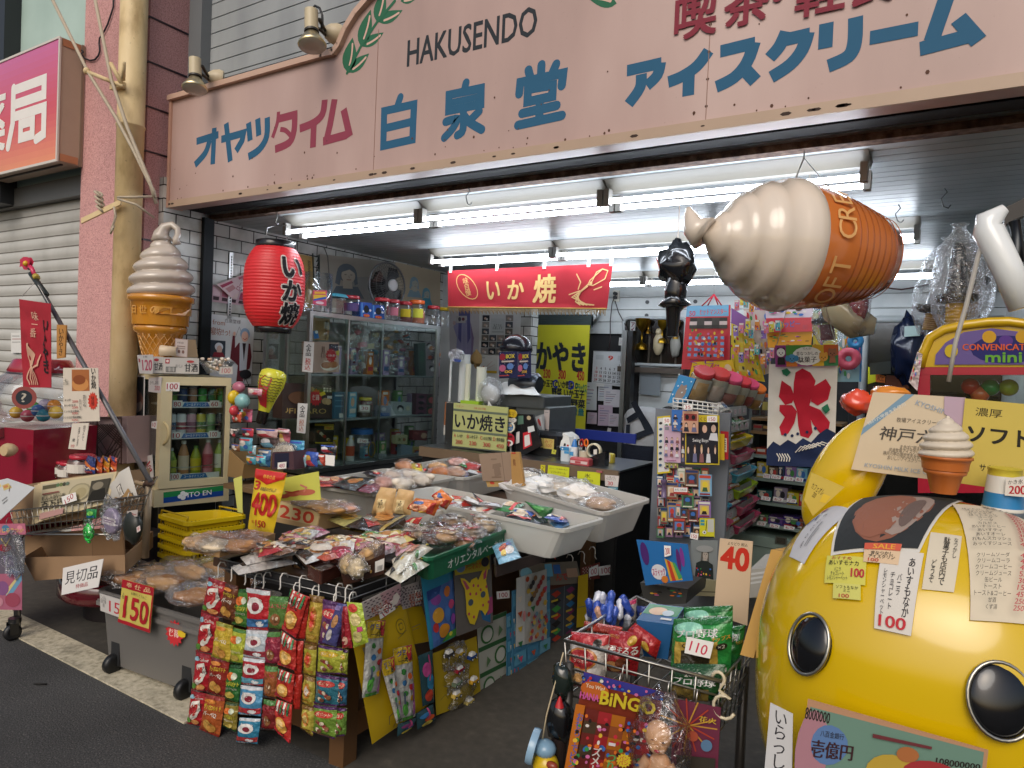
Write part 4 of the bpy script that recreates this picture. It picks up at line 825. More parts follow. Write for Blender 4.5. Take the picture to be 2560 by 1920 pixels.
def obx(name,quad,d,col,ops,lb,cat,open_=1,th=.006):
 """open cardboard box: front quad and depth vector"""
 mb=MB();d=V(d);TL,TR,BR,BL=quad
 dn=d.normalized()*th;r=(TR-TL).normalized()*th
 slab(mb,quad,dn,col);slab(mb,[p+d for p in quad],dn,col);slab(mb,[TL+dn,TL+d,BL+d,BL+dn],r,col);slab(mb,[TR+dn-r,TR+d-r,BR+d-r,BR+dn-r],r,col);mb.obox(BL+dn+r,(BR-BL)-2*r,d-dn,V((0,0,th)),col,'card')
 f=Fc(*quad);f.Dr(mb,ops);return mb.Bd(name,None,lb,cat)
obx('cardboard_box',QY(8,CY+.05,((195,1500),(1080,1480),(1080,1640),(300,1700))),(-.34,.34,.0),'97795a',[],'low brown cardboard box on the red round base under the cart','box')
Cd('cardboard_sheet',QY(8,CY+.22,((215,1310),(1060,1230),(1075,1490),(215,1560))),'8f7152',[*D("r 71 0 71.6 100 6d543c;r 71.6 0 100 100 85684b")],'tall back flap of brown cardboard under the cart','cardboard',.006,'card')
Cd('sale_sign',[pY(q(8,545,1590),CY-.01),pY(q(8,893,1510),CY-.01),pY(q(12,848,95),CY-.03),pY(q(12,530,165),CY-.03)],'d9d6d2',[('t','見切品',50,42,84,46,'26242a',.03),('t','特価品',55,80,32,16,'a33a40',.01)],'white handwritten clearance sign hanging from the low cardboard box','sign')
obx('cardboard_box',QY(8,CY+.07,((100,890),(700,790),(700,1180),(110,1230))),(0,.36,0),'8f7355',[],'brown cardboard box sitting in the wire cart basket','box')
mqp=((350,850),(1010,755),(930,1030),(330,1190))
for k,(dx,dy,yy)in en(((-55,25,.045),(-25,12,.028),(0,0,.01))):
 Ct('cracker_box',[pY(q(8,x+dx,y+dy),CY+yy)for x,y in mqp],(0,.014,0),'d3c19a',[*D("r 3 6 97 94 c2b79a;r 4 10 24 20 5f5a44"),*[('e',26+4.5*i,14,2.6,5,('5c7a58','6d7a4c','4a4a3c','6a7a68')[i])for i in rg(4)],*D("e 58 45 15 26 9c9478;e 58 45 13 22 b7ac8a;e 60 47 8 15 a89c78;r 72 18 96 78 4a463c;e 82 36 7 12 8a8270"),('g',[(70,84),(76,50),(92,46),(97,84)],'26241f'),('t','ちんみ銀行券',22,44,34,12,'3a382e',.02),('t','百万円',22,62,34,22,'26241f',.04),*D("r 6 30 30 34 8a5a50;r 4 80 40 96 b9908a")]if k==2 else[],('front','middle','rear')[2-k]+' tan cracker box printed like a huge banknote in the wire cart','box')
Pc(QY(8,CY-.012,((530,975),(650,935),(662,1005),(545,1042))),'150','white price card reading 150 on the banknote cracker box',rot=-14)
Sa(QY(8,CY+.02,((900,840),(1115,712),(1195,990),(960,1045))),'c9c5bd',[('g',[(46,45),(62,38),(66,78),(50,84)],'3a3634'),('g',[(48,47),(61,41),(64,77),(51,82)],'ded8ce'),('t','ねり\nひねり',56,62,10,28,'2a2624',.0,8),('g',[(30,75),(50,88),(85,62),(92,96),(20,96)],'a8875c')],'cellophane bag of small snacks with a paper label leaning in the cart',mat='g',se=3)
for i,(x0,x1,y0,y1)in en(((510,570,672,800),(556,655,680,820),(648,772,622,790))):
 a,b=pY(q(8,x0,y1),CY+.25-.03*i),pY(q(8,x1,y0),CY+.25-.03*i);r=(b.x-a.x)/2;jar(('short','middle','tall')[i]+' red lidded jar of dark pickles in the wire cart',(a.x+r,a.y,a.z),r,b.z-a.z,'b3283a',('6b4632',.7),'d8d2c8','red lidded jars in the cart','pickle_jar')
for i in rg(4):
 x=720+i*62;Sa(QY(8,CY+.18+.02*i,((x+40,615),(x+105,640),(x+100,780),(x-10+10*i,770))),('3a4a86','c2542f','c98a2e','b5452f')[i],[('g',[(0,20),(100,60),(100,75),(0,40)],'d5702f'),('g',[(30,0),(80,0),(100,30)],'2c3f7a'),('s',[(20,70),(35,60),(50,72),(65,62),(80,74)],6,'e0d4c4'),('r',10,82,90,95,'8a2f3a')],('blue and orange','orange red','amber','rust red')[i]+' patterned squid snack packet fanned out in the cart',gr='fanned snack packets in the cart',se=i)
Cd('price_list',QY(8,CY-.08,((-60,845),(60,815),(300,895),(0,1175))),'ccd0d4',[('r',25,8,40,22,'d9cf8a'),('g',[(45,20),(75,24),(70,45),(40,38)],'d0bd7a'),('g',[(48,24),(66,27),(64,36),(46,33)],'c98a5a'),('s',[(55,50),(72,36)],1.5,'6a2a2a'),('r',20,60,40,62,'888'),('r',20,68,38,70,'888')],'tilted pale sheet of product pictures at the end of the cart','leaflet')
def hook(mb,p,s_=.03,col='c9c6be'):mb.tube([V(p)+V((0,.01,s_*.2)),V(p)+V((0,0,s_*.9)),V(p)+V((0,-.014,s_)),V(p)+V((0,-.02,s_*.3)),V(p)+V((0,-.018,-s_*.7))],.0022,col,'m',5)
def hang(name,n,top,lb,cat='toy'):t=Th(name,pY(q(n,*top),CY-.03),lb,cat);mb=MB();hook(mb,pY(q(n,*top),CY),.03);mb.Bd('hook',t);return t
t=hang('toy_pack',8,(780,1060),'bright green glow toy in a clear bag hung on the cart');mb=MB();f=Fc(*QY(8,CY-.03,((745,1080),(835,1080),(830,1160),(750,1165))),bu=.006,wr=.004);f.base(mb,'2a8a4c','f');f.Dr(mb,[*D("e 50 45 30 25 7ac85a;r 10 70 90 90 1c5f8a")],'f');mb.Bd('header_card',t)
mb=MB();o=pY(q(8,765,1270),CY-.03);mb.tube([o+V((.032*Co(a*.6),-.005*Si(a),.035*Si(a*.6)-.001*a))for a in rg(20)],.007,'2fc84a','g',8);mb.ell(o,(.03,.012,.03),'37d253','g',10,7);mb.Bd('toy',t);mb=MB();Wr(mb,o,(.045,.016,.05),2,'film');mb.Bd('wrapper',t)
t=hang('toy_pack',8,(940,1010),'clear bag with a round pastel lid toy hung on the cart');mb=MB();o=pY(q(8,965,1185),CY-.035);mb.La(o+V((0,.012,0)),(0,-.024,0),[(.058,0),(.062,.3),(.062,.8),(.05,1)],'a79ab8','g',20,1,1);f=Fc(o+V((-.055,-.0135,.02)),o+V((.055,-.0135,.02)),o+V((.055,-.0135,-.015)),o+V((-.055,-.0135,-.015)));f.Dr(mb,[*D("r 0 0 100 100 d8cfd6;r 10 30 90 45 9a7a9a;r 10 58 80 68 9a7a9a")]);mb.Bd('toy',t);mb=MB();Wr(mb,o+V((0,0,.015)),(.082,.03,.095),7,'bf');mb.Bd('wrapper',t)
t=hang('toy_pack',8,(1140,990),'black toy with a tiny white tag hung at the end of the cart');mb=MB();o=pY(q(8,1150,1245),CY-.04);Lu(mb,o,(.062,.03,.075),'20241f','s',3,.2);f=Fc(*QY(8,CY-.085,((1180,1240),(1210,1220),(1215,1265),(1185,1285))));f.Dr(mb,[('r',0,0,100,100,'d8c8c4'),('t','千',50,50,70,70,'b33',.03)]);mb.Bd('toy',t);mb=MB();f=Fc(*QY(8,CY-.05,((1095,1100),(1190,1085),(1185,1145),(1110,1150))));f.base(mb,'b3aaa4','paper');f.Dr(mb,[('r',10,40,60,55,'966'),('r',40,60,90,75,'966')]);mb.Bd('paper_tag',t)
t=Th('toy_set',pY(q(12,80,250),CY-.06),'pink toy set with a floral header card hung at the cart corner','toy');mb=MB();hook(mb,pY(q(8,90,1200),CY-.03));mb.Bd('hook',t)
mb=MB();f=Fc(*QY(8,CY-.06,((-60,1210),(215,1205),(222,1300),(-60,1305))));f.base(mb,'b56a80','paper');f.Dr(mb,[('e',40,40,12,30,'4a7a9a'),('t','らじるぞつか',55,60,80,40,'d8c05a',.05),('e',85,35,8,20,'d98a9a')]);mb.Bd('header_card',t)
mb=MB();f=Fc(*[pY(q(8,-60,1310),CY-.05),pY(q(8,130,1310),CY-.05),pY(q(12,130,0),CY-.05),pY(q(12,-60,0),CY-.05)]);f.base(mb,'6a6270','g');f.Dr(mb,[('e',55,30,30,10,'9a2f3f'),('g',[(45,50),(90,48),(95,75),(60,80)],'8a7aa0'),('s',[(62,55),(60,95)],8,'9a98a4'),('s',[(40,8),(60,25),(80,6)],4,'c9b06a')],'g');mb.Bd('toy',t)
mb=MB();f=Fc(*[pY(q(8,-60,1640),CY-.055),pY(q(8,190,1640),CY-.055),pY(q(12,188,295),CY-.055),pY(q(12,-60,290),CY-.055)]);f.base(mb,'b0667e','g');f.Dr(mb,[('g',[(45,60),(100,0),(100,18),(60,66)],'6fa0c0'),('g',[(40,52),(92,0),(98,0),(50,58)],'d6c68a'),*D("e 35 40 22 20 8a5a8a;e 70 72 26 20 a04a5e;e 20 78 18 14 c98a9a")],'g');mb.Bd('bottom_card',t)
mb=MB();Wr(mb,pY(q(8,110,1470),CY-.07),(.13,.02,.12),9,'film');mb.Bd('wrapper',t)
mb=MB();a=pZ(q(12,295,932),.004);mb.tube([a,a+V((.02,.004,.004)),a+V((.05,.03,.002))],.004,'1a1816','mt');tag(mb.Bd('twig'),'short dark twig lying alone on the asphalt','twig')
# grey storage bin
B0,B1=pZ(q(12,905,735),.03),pZ(q(12,1650,1005),.03);be=(B1-B0).normalized();bn=V((be.y,-be.x,0));bs=-bn
zr_=pN(q(12,858,118),B0-bs*.03,bn).z;TLr=pN(q(12,852,112),B0-bs*.03,bn);TRr=pN(q(12,1790,330),B0-bs*.03,bn)
bl=(TRr-TLr).dot(be);dep=.44
bin_=Th('storage_bin',(B0+B1)/2+bs*.2,'big grey wheeled plastic storage bin heaped with bagged bread','bin')
T=[TLr,TLr+be*bl,TLr+be*bl+bs*dep,TLr+bs*dep]
for p in T:p.z=zr_
Bq=[B0,B0+be*(bl-.10),B0+be*(bl-.10)+bs*(dep-.08),B0+bs*(dep-.08)]
mb=MB();Ot(mb,T,Bq,.01,'8f8c88','tubplastic',.02)
lz=[p*.86+b*.14 for p,b in zip(T,Bq)]
for i in rg(4):
 a,b=lz[i],lz[(i+1)%4];n_=V(((b-a).y,-(b-a).x,0)).normalized();mb.obox(a+n_*.0,b-a,n_*.016,V((0,0,-.02)),'96938f','tubplastic')
mb.Bd('tub',bin_)
for i,(x,y)in en(((975,720),(1590,955))):
 w0=pN(q(12,x,y),B0-bs*.02,bn);w0.z=.045;mb=MB();mb.La(w0-be*.018,be*.036,[(.03,0),(.045,.1),(.045,.9),(.03,1)],'17181a','s',16,1,1);mb.obox(w0-be*.03+bs*.01+V((0,0,-.01)),be*.06,bs*.05,V((0,0,.11)),'2a2b2d');mb.Bd('wheel',bin_)
def starsticker(n,pts,o,nrm,lb,parent=None):
 mb=MB();f=Fc(*[pN(q(n,*p),o,nrm)for p in pts]);f.Dr(mb,[('b',45,55,46,'c22f35'),('t','お買\nし得',42,55,50,42,'efe0d0',.03),('g',[(60,40),(78,12),(86,16),(80,34),(100,42),(98,62),(80,68),(64,62)],'d8b82c')]);mb.Bd('sticker',parent,lb if not parent else None,'sticker' if not parent else None)
starsticker(12,((1430,390),(1610,430),(1600,590),(1430,545)),B0-bs*.035,bn,'',bin_)
Cd('price_card',onp(12,B0-bs*.052,bn,((862,150),(1040,205),(1035,360),(868,300))),'bdb9b4',[('t','15',72,55,52,62,'b3333f',.03),('t','こっさん\nおすすめ\n1袋',18,40,26,66,'444')],'white price card half covered by the yellow 150 card','price card')
mb=MB();f=Fc(*onp(12,B0-bs*.065,bn,((1060,25),(1335,100),(1298,492),(1020,395))),wr=.008,se=4);f.base(mb,'c9b95e','g',.002);f.Dr(mb,[*D("r 0 0 100 19 a3242e;r 0 92 100 100 a3242e;r 96 19 100 92 a3242e"),('t','奉 仕 品',52,9,74,11,'d8b98a',.03),('t','150',53,60,76,50,'a8242c',.035),('t','お高そして うんこ',58,26,50,7,'333'),('t','1\n包',10,36,8,14,'333')],'g');tag(mb.Bd('price_card'),'big yellow and red price card reading 150 on the bin rim','price card')
r2=random.Random(8);base=TLr+be*bl*.5+bs*dep*.5
for i in rg(9):
 u,v=(i%3-.0)*.30+.18+r2.uniform(-.04,.04),(i//3)*.32+.16+r2.uniform(-.04,.04);lay=.02+.045*Si(PI*min(u,1))*1.0+r2.uniform(0,.03)
 c=TLr+be*bl*u+bs*dep*v+V((0,0,lay));t=Th('bread_bag',c,('flat','long','twisted','golden','pale','dark crusted','split','round','large')[i]+' bread roll in a clear bag in the grey storage bin','bread','bagged bread in the grey bin');rot=Matrix.Rotation(M_.atan2(be.y,be.x)+r2.uniform(-.5,.5),3,'Z')
 mb=MB();Lu(mb,c,(.10,.045,.03),r2.choice(('a8743e','c08a4c','96622f','c99a62')),'bread',i,.35,rot);Lu(mb,c+V((.02,.03,.012)),(.08,.03,.025),r2.choice(('c89a60','a8743e')),'bread',i+20,.3,rot);mb.Bd('bread',t)
 mb=MB();Wr(mb,c+V((0,0,.008)),(.135,.085,.048),i,'bf',rot);mb.Bd('wrapper',t)
 # THE SWEETS TABLE
TZ=.70
C0=pZ((877,1473),TZ);L0=pZ((555,1397),TZ);ex=(C0-L0).normalized();fT=V((ex.y,-ex.x,0));ey=V((0,1,0));RX=V((1,0,0))
tb=Th('display_table',C0+V((-.35,.9,-TZ)),'low wooden display table heaped with bagged sweets at the shop front','table')
zlo=pN((868,1886),C0,fT).z
tl,td=.74,2.2
mb=MB();P0=C0-ex*.03-fT*.03;top_=[P0-ex*tl,P0,P0+ey*td,P0-ex*tl+ey*td]
def deck(z0,z1,ins,col,mat='s',nm=None):
 q4=[P0-ex*(tl-ins)+ey*ins,P0-ex*ins+ey*ins,P0-ex*ins+ey*(td-ins),P0-ex*(tl-ins)+ey*(td-ins)]
 m_=MB();m_.hexa([V((p.x,p.y,z0))for p in q4]+[V((p.x,p.y,z1))for p in q4],col,mat);return m_.Bd(nm,tb)
deck(TZ-.05,TZ-.015,0,'4b3526','s','tabletop');deck(zlo+.005,zlo+.10,.015,'6b4a2c','s','lower_panel')
for a,b in((0,0),(1,0),(0,1),(1,1)):
 p=P0-ex*(tl*a+(.0 if a==0 else-.07))+ey*((td-.07)*b)-ex*(.07 if a==0 else.0)
 m_=MB();m_.obox(V((p.x,p.y,.0)),ex*.07,ey*.07,V((0,0,TZ-.05)),'5f4329','s');m_.Bd('leg',tb)
def blacktray(name,T,h,lb,col='2b2b2d',mat='s'):
 mb=MB();Ot(mb,T,[p-V((0,0,h))for p in T],.006,col,mat,.006);return mb.Bd(name,None,lb,'tray')
T=[pZ(q(9,-290,1515),TZ+.0),C0+V((0,0,.0)),C0+ey*.36,pZ(q(9,-290,1515),TZ)+ey*.36]
blacktray('snack_tray',T,.05,'shallow black tray full of snacks along the table front')
mb=MB()
for k,h in en((.004,-.03)):mb.tube([T[0]+fT*.012+V((0,0,h)),T[1]+(fT+RX)*.012+V((0,0,h)),T[1]+RX*.012+ey*1.6+V((0,0,h-.0))],.003,'9c9c9a','m',5)
for i in rg(9):p=T[1]+RX*.012+ey*.18*i;mb.tube([p,p-V((0,0,.06))],.003,'9c9c9a','m',4)
tag(mb.Bd('hook_rail'),'thin wire rail along the table edge carrying white hooks','rail')
def tub(lb,n,pts,z,zb_,col,name='plastic_tub'):
 P=[pZ(q(a,x,y),z)for a,x,y in pts]
 if len(P)==3:P.append(P[0]+P[2]-P[1])
 c=sum(P,V())/4;B=[V(((c.x+(p.x-c.x)*.86),c.y+(p.y-c.y)*.84,zb_))for p in P]
 mb=MB();Ot(mb,P,B,.006,col,'tubplastic',.016);mb.Bd(name,None,lb,'tub');return P
TA=tub('frosted plastic tub of chip bags behind the 230 box',0,((9,1010,945),(9,360,850),(9,1130,728)),.86,.71,'cfccc4')
TBb=tub('frosted plastic tub of bread in front of the glass showcase',0,((9,1800,810),(9,1150,728),(9,1790,618)),.86,.71,'d3d1ca')
TCc=tub('large frosted plastic tub of white bread bags nearest the steel counter',0,((10,790,1112),(10,1190,990),(10,310,772)),.88,.71,'d9d6cf')
TD=tub('frosted plastic tub of drink packets behind the green bakery tray',0,((10,440,1255),(10,785,1158),(9,1560,885)),.86,.71,'dcdbd4')
def lay(n,pts,z,bg,ops,lb,cat='snack bag',bu=.016,mat='f',se=0,gr=None,name='snack_bag',zs=None,wr=.006):
 P=[pZ(q(n,*p),z if zs is None else zs[i])for i,p in en(pts)];return Sa(P,bg,ops,lb,cat,bu,mat,gr,se,name,wr)
def blob(n,x,y,z,r,col,lb,cat,film=(1.15,1.15,1.2),se=0,mat='bread',name='bread',yaw=0,amp=.3,gr=None,extra=0,fm='bf'):
 c=pZ(q(n,x,y),z);rot=Matrix.Rotation(yaw,3,'Z');t=Th(name,c,lb,cat,gr);mb=MB();Lu(mb,c,r,col,mat,se,amp,rot,14,9)
 rr=random.Random(se)
 for i in rg(extra):Lu(mb,c+rot@V((rr.uniform(-.7,.7)*r[0],rr.uniform(-.6,.6)*r[1],rr.uniform(.1,.6)*r[2])),tuple(k*.55 for k in r),col,mat,se+i+40,amp,rot)
 mb.Bd('food',t)
 if film:mb=MB();Wr(mb,c+V((0,0,r[2]*.15)),tuple(a*b for a,b in zip(r,film)),se,fm,rot);mb.Bd('wrapper',t)
 return t
lay(9,((420,800),(760,815),(740,880),(520,890)),.87,'b8473a',[('e',40,50,20,25,'d9c0a0'),('g',[(0,20),(30,10),(40,40),(10,60)],'e0d6c6'),*D("e 75 40 14 30 d8a070;r 0 80 100 92 8a2a2a")],'red prawn cracker bag on the rim of the chip tub',se=1)
lay(9,((640,870),(820,800),(1010,815),(850,925)),.885,'26221f',[*D("e 45 60 20 22 c9803a;e 60 72 14 14 d99a4a"),('t','PREMIUM',62,22,50,16,'b39a5a',.02)],'black potato chip bag with golden chips in the chip tub',se=2)
lay(9,((860,920),(1060,850),(1090,900),(980,945)),.875,'7a4252',[('g',[(20,40),(50,20),(70,60),(40,80)],'9a5f6a')],'plum coloured snack bag under the black chip bag',se=3)
for i,(x,y,c,nm)in en(((1180,810,'d9c3b0','pinkish'),(1320,800,'e0d2c0','cream'),(1440,830,'d8cbb8','pale grey'),(1270,870,'e3d6c3','white'),(1120,860,'cf9f92','rosy'))):
 blob(9,x,y,.885,(.06,.05,.035),c,nm+' puffed sweets in a crackling clear bag in the chip tub','sweets',se=i+3,mat='mt',name='sweets_bag',extra=3,gr='clear sweets bags in the chip tub')
for i,x in en((1095,1250)):
 P=QY(9,2.55-.06*i,((x-20,890+12*i),(x+120,905+22*i),(x+85,1135),(x-100+20*i,1115)))
 t=Sa(P,'c9a673',[('r',32,38,74,96,'dcc694'),('t','稲荷\nオコシ',53,62,30,24,'2c241a',.03),('e',53,45,3,3,'3a2a1a')],('outer','inner')[i]+' tan bag of grain cracker with a paper label standing on the table','cracker bag',.03,'bread','tan grain cracker bags',i,'cracker_bag',.01)
for i,(pts,nm)in en(((((1300,1080),(1380,985),(1600,1010),(1540,1140)),'nearer'),(((1530,960),(1600,905),(1700,1000),(1640,1090)),'farther'))):
 P=[pY(q(9,*p),2.42+.10*i)for p in pts]
 Sa(P,'d8742a',[*D("e 50 48 24 34 e6b08a;r 20 8 80 18 c43a2f;r 14 82 90 96 b8382e;e 82 40 10 20 4a6aa0;e 22 70 8 12 e0c05a"),('t','こつぶ',48,48,30,26,'b03028',.03)],nm+' bright orange rice cracker bag lying beside the tan cracker bags','cracker bag',.045,'f','orange rice cracker bags',i+5,wr=.012)
Sa(QY(9,2.36,((1285,1190),(1340,1155),(1440,1150),(1400,1215))),'b8322e',[('r',10,40,90,60,'d8c8a0')],'small red packet below the orange rice cracker bags',bu=.012)
bq=[pZ(q(9,165,1000),TZ+.14),pZ(q(9,560,1110),TZ+.14),pZ(q(9,525,1245),TZ+.02),pZ(q(9,175,1180),TZ+.02)]
bq=[pN(q(9,*p),bq[0],fT)for p in((165,1000),(562,1105),(525,1262),(165,1190))]
mb=None
obx('cardboard_box',bq,pZ(q(9,480,965),bq[0].z)-bq[0],'b39468',[('r',5,2,98,78,'cdb98a'),('t','230',50,44,76,58,'c4452f',.05)],'cardboard box of round crackers with a big red 230 on its front','box')
for i,(x,y,nm)in en(((420,1030,'dark seaweed'),(560,1050,'pale round'),(680,1045,'sugared'),(780,1070,'pinkish'),(640,1085,'golden'))):
 blob(9,x,y,bq[0].z-.005,(.075,.05,.018),('8a6a42','c49a66','d3b184','c9957a','b98a4f')[i],nm+' rice crackers in a clear bag in the 230 box','crackers',se=i+11,yaw=i,name='cracker_bag',extra=3,gr='cracker bags in the 230 box')
for i,(pts,z,c,op,nm)in en(((((610,1170),(760,1130),(1000,1160),(800,1250)),.775,'b8b070',[*D("e 45 50 22 30 d6b050;e 60 55 15 22 c99a40;r 10 5 40 20 3a3a2a")],'olive gold'),(((760,1230),(1000,1110),(1320,1140),(1090,1290)),.785,'2c2420',[('g',[(5,60),(50,10),(70,10),(20,80)],'b03a3a'),*D("e 60 62 22 22 c98a4a;e 76 48 16 18 d9a060"),('g',[(40,12),(60,12),(40,60),(24,60)],'8f8a7a'),('r',2,90,98,97,'b39a4a')],'black and red'),(((720,1245),(1100,1160),(1280,1230),(1010,1310)),.755,'6d5a30',[('r',10,60,90,80,'b39a5a')],'dark gold'))):
 lay(9,pts,z,c,op,nm+' bag of rice crackers lying flat by the 230 box',bu=.02,se=i+20)
GT=QZ(9,.80,((1150,1292),(1480,1512),(2205,1236),(1745,1092)))
gt=Th('bakery_tray',sum(GT,V())/4-V((0,0,.1)),'green plastic bakery tray with white lettering full of bagged buns','tray')
mb=MB();Ot(mb,GT,[p-V((0,0,.095))+(sum(GT,V())/4-p)*.05 for p in GT],.008,'1f6a48','s',.012);tr_=mb.Bd('tray',gt)
a,b=GT[1],GT[2];no=(b-a).cross(V((0,0,1))).normalized();no=no if no.dot(EYE-a)>0 else-no
mb=MB();f=Fc(*[p+no*.003 for p in(a+V((0,0,-.03)),b+V((0,0,-.03)),b+V((0,0,-.09)),a+V((0,0,-.09)))]);f.Dr(mb,[('t','オリエンタルベーカリー',58,40,74,62,'d9ded8',.01)],'s');mb.Bd('lettering',gt)
Cd('paper_note',[GT[0]*.6+GT[3]*.4+V((0,.02,.03)),GT[0]*.1+GT[3]*.9+V((0,.02,.03)),GT[0]*.1+GT[3]*.9+V((0.03,-.02,-.05)),GT[0]*.6+GT[3]*.4+V((0.03,-.02,-.05))],'cfc8ba',[('t','やなぎやサラダぼう',55,35,70,30,'4a4640',0,0),('t','るみり',62,72,26,26,'4a4640',0)],'cream handwritten note standing inside the green bakery tray','note')
r2=random.Random(4)
for i in rg(22):
 u,v=r2.uniform(.08,.92),r2.uniform(.1,.92);c=(GT[0]*(1-u)+GT[1]*u)*(1-v)+(GT[3]*(1-u)+GT[2]*u)*v+V((0,0,-.02+r2.uniform(0,.045)))
 t=Th('wrapped_bun',c,('sesame','sugared','plain','pink centred','chocolate striped','jam','cream','raisin','split','glazed','twisted')[i%11]+(' round',' oval')[i//11]+' bun in a shiny wrapper in the green bakery tray','bun','wrapped buns in the bakery tray');rot=Matrix.Rotation(r2.uniform(0,3),3,'Z')
 mb=MB();Lu(mb,c,(.05,.036,.022),r2.choice(('c08a56','b5764a','d6ac7c','9c5f3c','dcc3a0')),'bread',i,.2,rot);mb.Bd('bun',t)
 mb=MB();f=Fc(*[c+rot@V(p)for p in((-.045,.03,.024),(.045,.03,.024),(.045,-.03,.024),(-.045,-.03,.024))],bu=.006,wr=.005,se=i);f.base(mb,r2.choice(('d8cdbd','b5483a','c9a878','e2d8c8','6a4030')),'f',.002,6,5);f.Dr(mb,[('r',15,25,85,45,r2.choice(('b5483a','f0e8d8','5a3a2a'))),('e',60,65,12,18,r2.choice(('d9b060','8a3a30','4a7a4a')))],'f');mb.Bd('printed_film',t)
 mb=MB();Wr(mb,c+V((0,0,.004)),(.07,.052,.033),i,'bf',rot);mb.Bd('wrapper',t)
for i in rg(3):
 y=1385+i*85;P=QZ(9,.765-.02*i,((-60-80*i,y+25),(330-30*i,y-40),(400-20*i,y-5),(-10-70*i,y+95)))
 Sa(P,'cfcbc4',[('g',[(12,20),(46,10),(46,50),(12,55)],('c4452f','b8b4ad','3a3634')[i]),('t',('かりん','棒','胡麻')[i],72,50,30,50,('c4452f','44403c','44403c')[i],.02)],('red printed','plain','grey marked')[i]+' long white snack packet at the end of the black tray','snack packet',.02,'f','long white snack packets',i+30,wr=.008)
P=QZ(9,.77,((320,1450),(560,1420),(640,1490),(430,1560)));Sa(P,'c3bfb8',[('g',[(0,20),(30,0),(40,80),(5,90)],'2b2928'),('e',60,55,22,24,'b07a4a')],'white and black cookie packet beside the chocolate tray','snack packet',.02,se=33)
P=[pN(q(9,*p),C0+V((0,.13,0)),fT)for p in((315,1450),(430,1590),(450,1650),(310,1620))];Sa(P,'26221f',[('e',50,60,30,20,'b98a5a')],'black upright cookie pack at the tray edge','snack packet',.01,se=34)
CT=QZ(9,.765,((440,1555),(640,1495),(745,1545),(560,1620)))
mb=MB();Ot(mb,CT,[p-V((0,0,.05))for p in CT],.003,'4a2a22','g',.005);mb.add([p-V((0,0,.008))for p in CT],[(0,1,2,3)],'2a1a16','g');tag(mb.Bd('jelly_tray'),'dark brown plastic tray of bean jelly at the table corner','tray')
bq2=[pN(q(9,*p),C0+fT*-.03,V((.45,-.9,0)).normalized())for p in((730,1625),(1115,1465),(1105,1640),(760,1740))]
Ct('cookie_box',bq2,V((-.1,.11,0)),'3a241c',[('r',78,22,99,80,'d2cec8'),*[('r',84+i*2.2,50,84.8+i*2.2,76,'444')for i in rg(6)],('t','源',61,45,14,34,'d8cbb8',.02),('e',69,66,2.5,9,'b08a4a')],'dark brown cookie box with a white barcode label at the table corner','box','g')
for i,(x,y,nm)in en(((800,1560,'folded'),(870,1590,'cream'),(960,1490,'split'),(1020,1470,'round'))):blob(9,x,y,.79,(.035,.03,.035),('d6b888','e0cba4','c9a06a','cfa872')[i],nm+' cookie in a clear wrapper on the dark brown cookie box','cookie',se=50+i,name='cookie_pack',extra=1,gr='cookies on the brown box')
for i,(pts,z,nm)in en(((((1170,1520),(1440,1390),(1530,1420),(1220,1650)),.80,'upper'),(((1110,1640),(1300,1480),(1500,1560),(1250,1720)),.775,'lower'))):
 lay(9,pts,z,'d6d1bc',[('g',[(0,30),(40,0),(52,8),(12,46)],'2a2620'),*[('e',20+(k*37)%75,55+(k*23)%42,5,6,('d9b92f','4a8a3a','e0c840','5a9a4a')[k%4])for k in rg(12)],('g',[(30,40),(65,20),(75,50),(45,70)],'c98a70'),('t','れもん',22,24,20,10,'c9a85a',.01,-35)],nm+' lemon patterned bag of sliced cake at the tray corner','cake bag',.024,'f',60+i,'lemon patterned cake bags')
pk=[(((220,1290),(540,1225),(640,1280),(430,1365)),'pink bordered','d8a8b0',[('g',[(0,40),(10,0),(18,6),(12,60)],'c43a6a'),*D("e 50 50 14 20 d9c070;e 70 40 12 18 c99a9a;r 8 76 90 90 c94a78")]),(((620,1390),(800,1310),(960,1320),(800,1400)),'yellow and red','d9c8a0',[*D("e 40 50 18 22 b04a40;e 65 50 14 20 8a5a3a;r 5 5 30 20 d6c43a")]),(((690,1385),(1010,1310),(1230,1330),(960,1440)),'pink polka dot','d8c8b8',[('g',[(0,50),(40,62),(70,30),(70,70),(30,100),(0,80)],'c9456a'),*[('e',12+k*9,72-(k%2)*8,2.4,4,'f0c8d0')for k in rg(6)],*D("e 60 22 18 16 9ab05a;e 80 40 12 14 d9b45a")]),(((640,1440),(800,1430),(860,1480),(690,1510)),'crimson spotted','b03048',[*[('e',15+k*14,40+(k%2)*25,4,7,'e8b0b8')for k in rg(6)]]),(((960,1430),(1120,1380),(1220,1440),(1060,1500)),'mauve','a08a88',[('g',[(20,20),(70,10),(80,60),(30,70)],'4a3030')]),(((430,1400),(640,1370),(680,1430),(500,1440)),'cream and brown','d3c9ba',[('e',50,50,20,25,'9a6a4a')]),(((520,1505),(640,1470),(720,1500),(600,1530)),'orange topped','b5533a',[*D("e 40 40 18 24 d98a4a;e 70 50 14 20 c96a5a")]),(((1210,1330),(1340,1265),(1380,1290),(1260,1350)),'small red','b0302e',[('t','Brownie',50,50,70,30,'d8b0a0',.01)])]
for i,(pts,nm,c,op)in en(pk):lay(9,pts,.775+.004*i,c,op,nm+' sweets packet lying among the goods on the table front',bu=.018,se=70+i,gr='packets spread on the table front')
r2=random.Random(17)
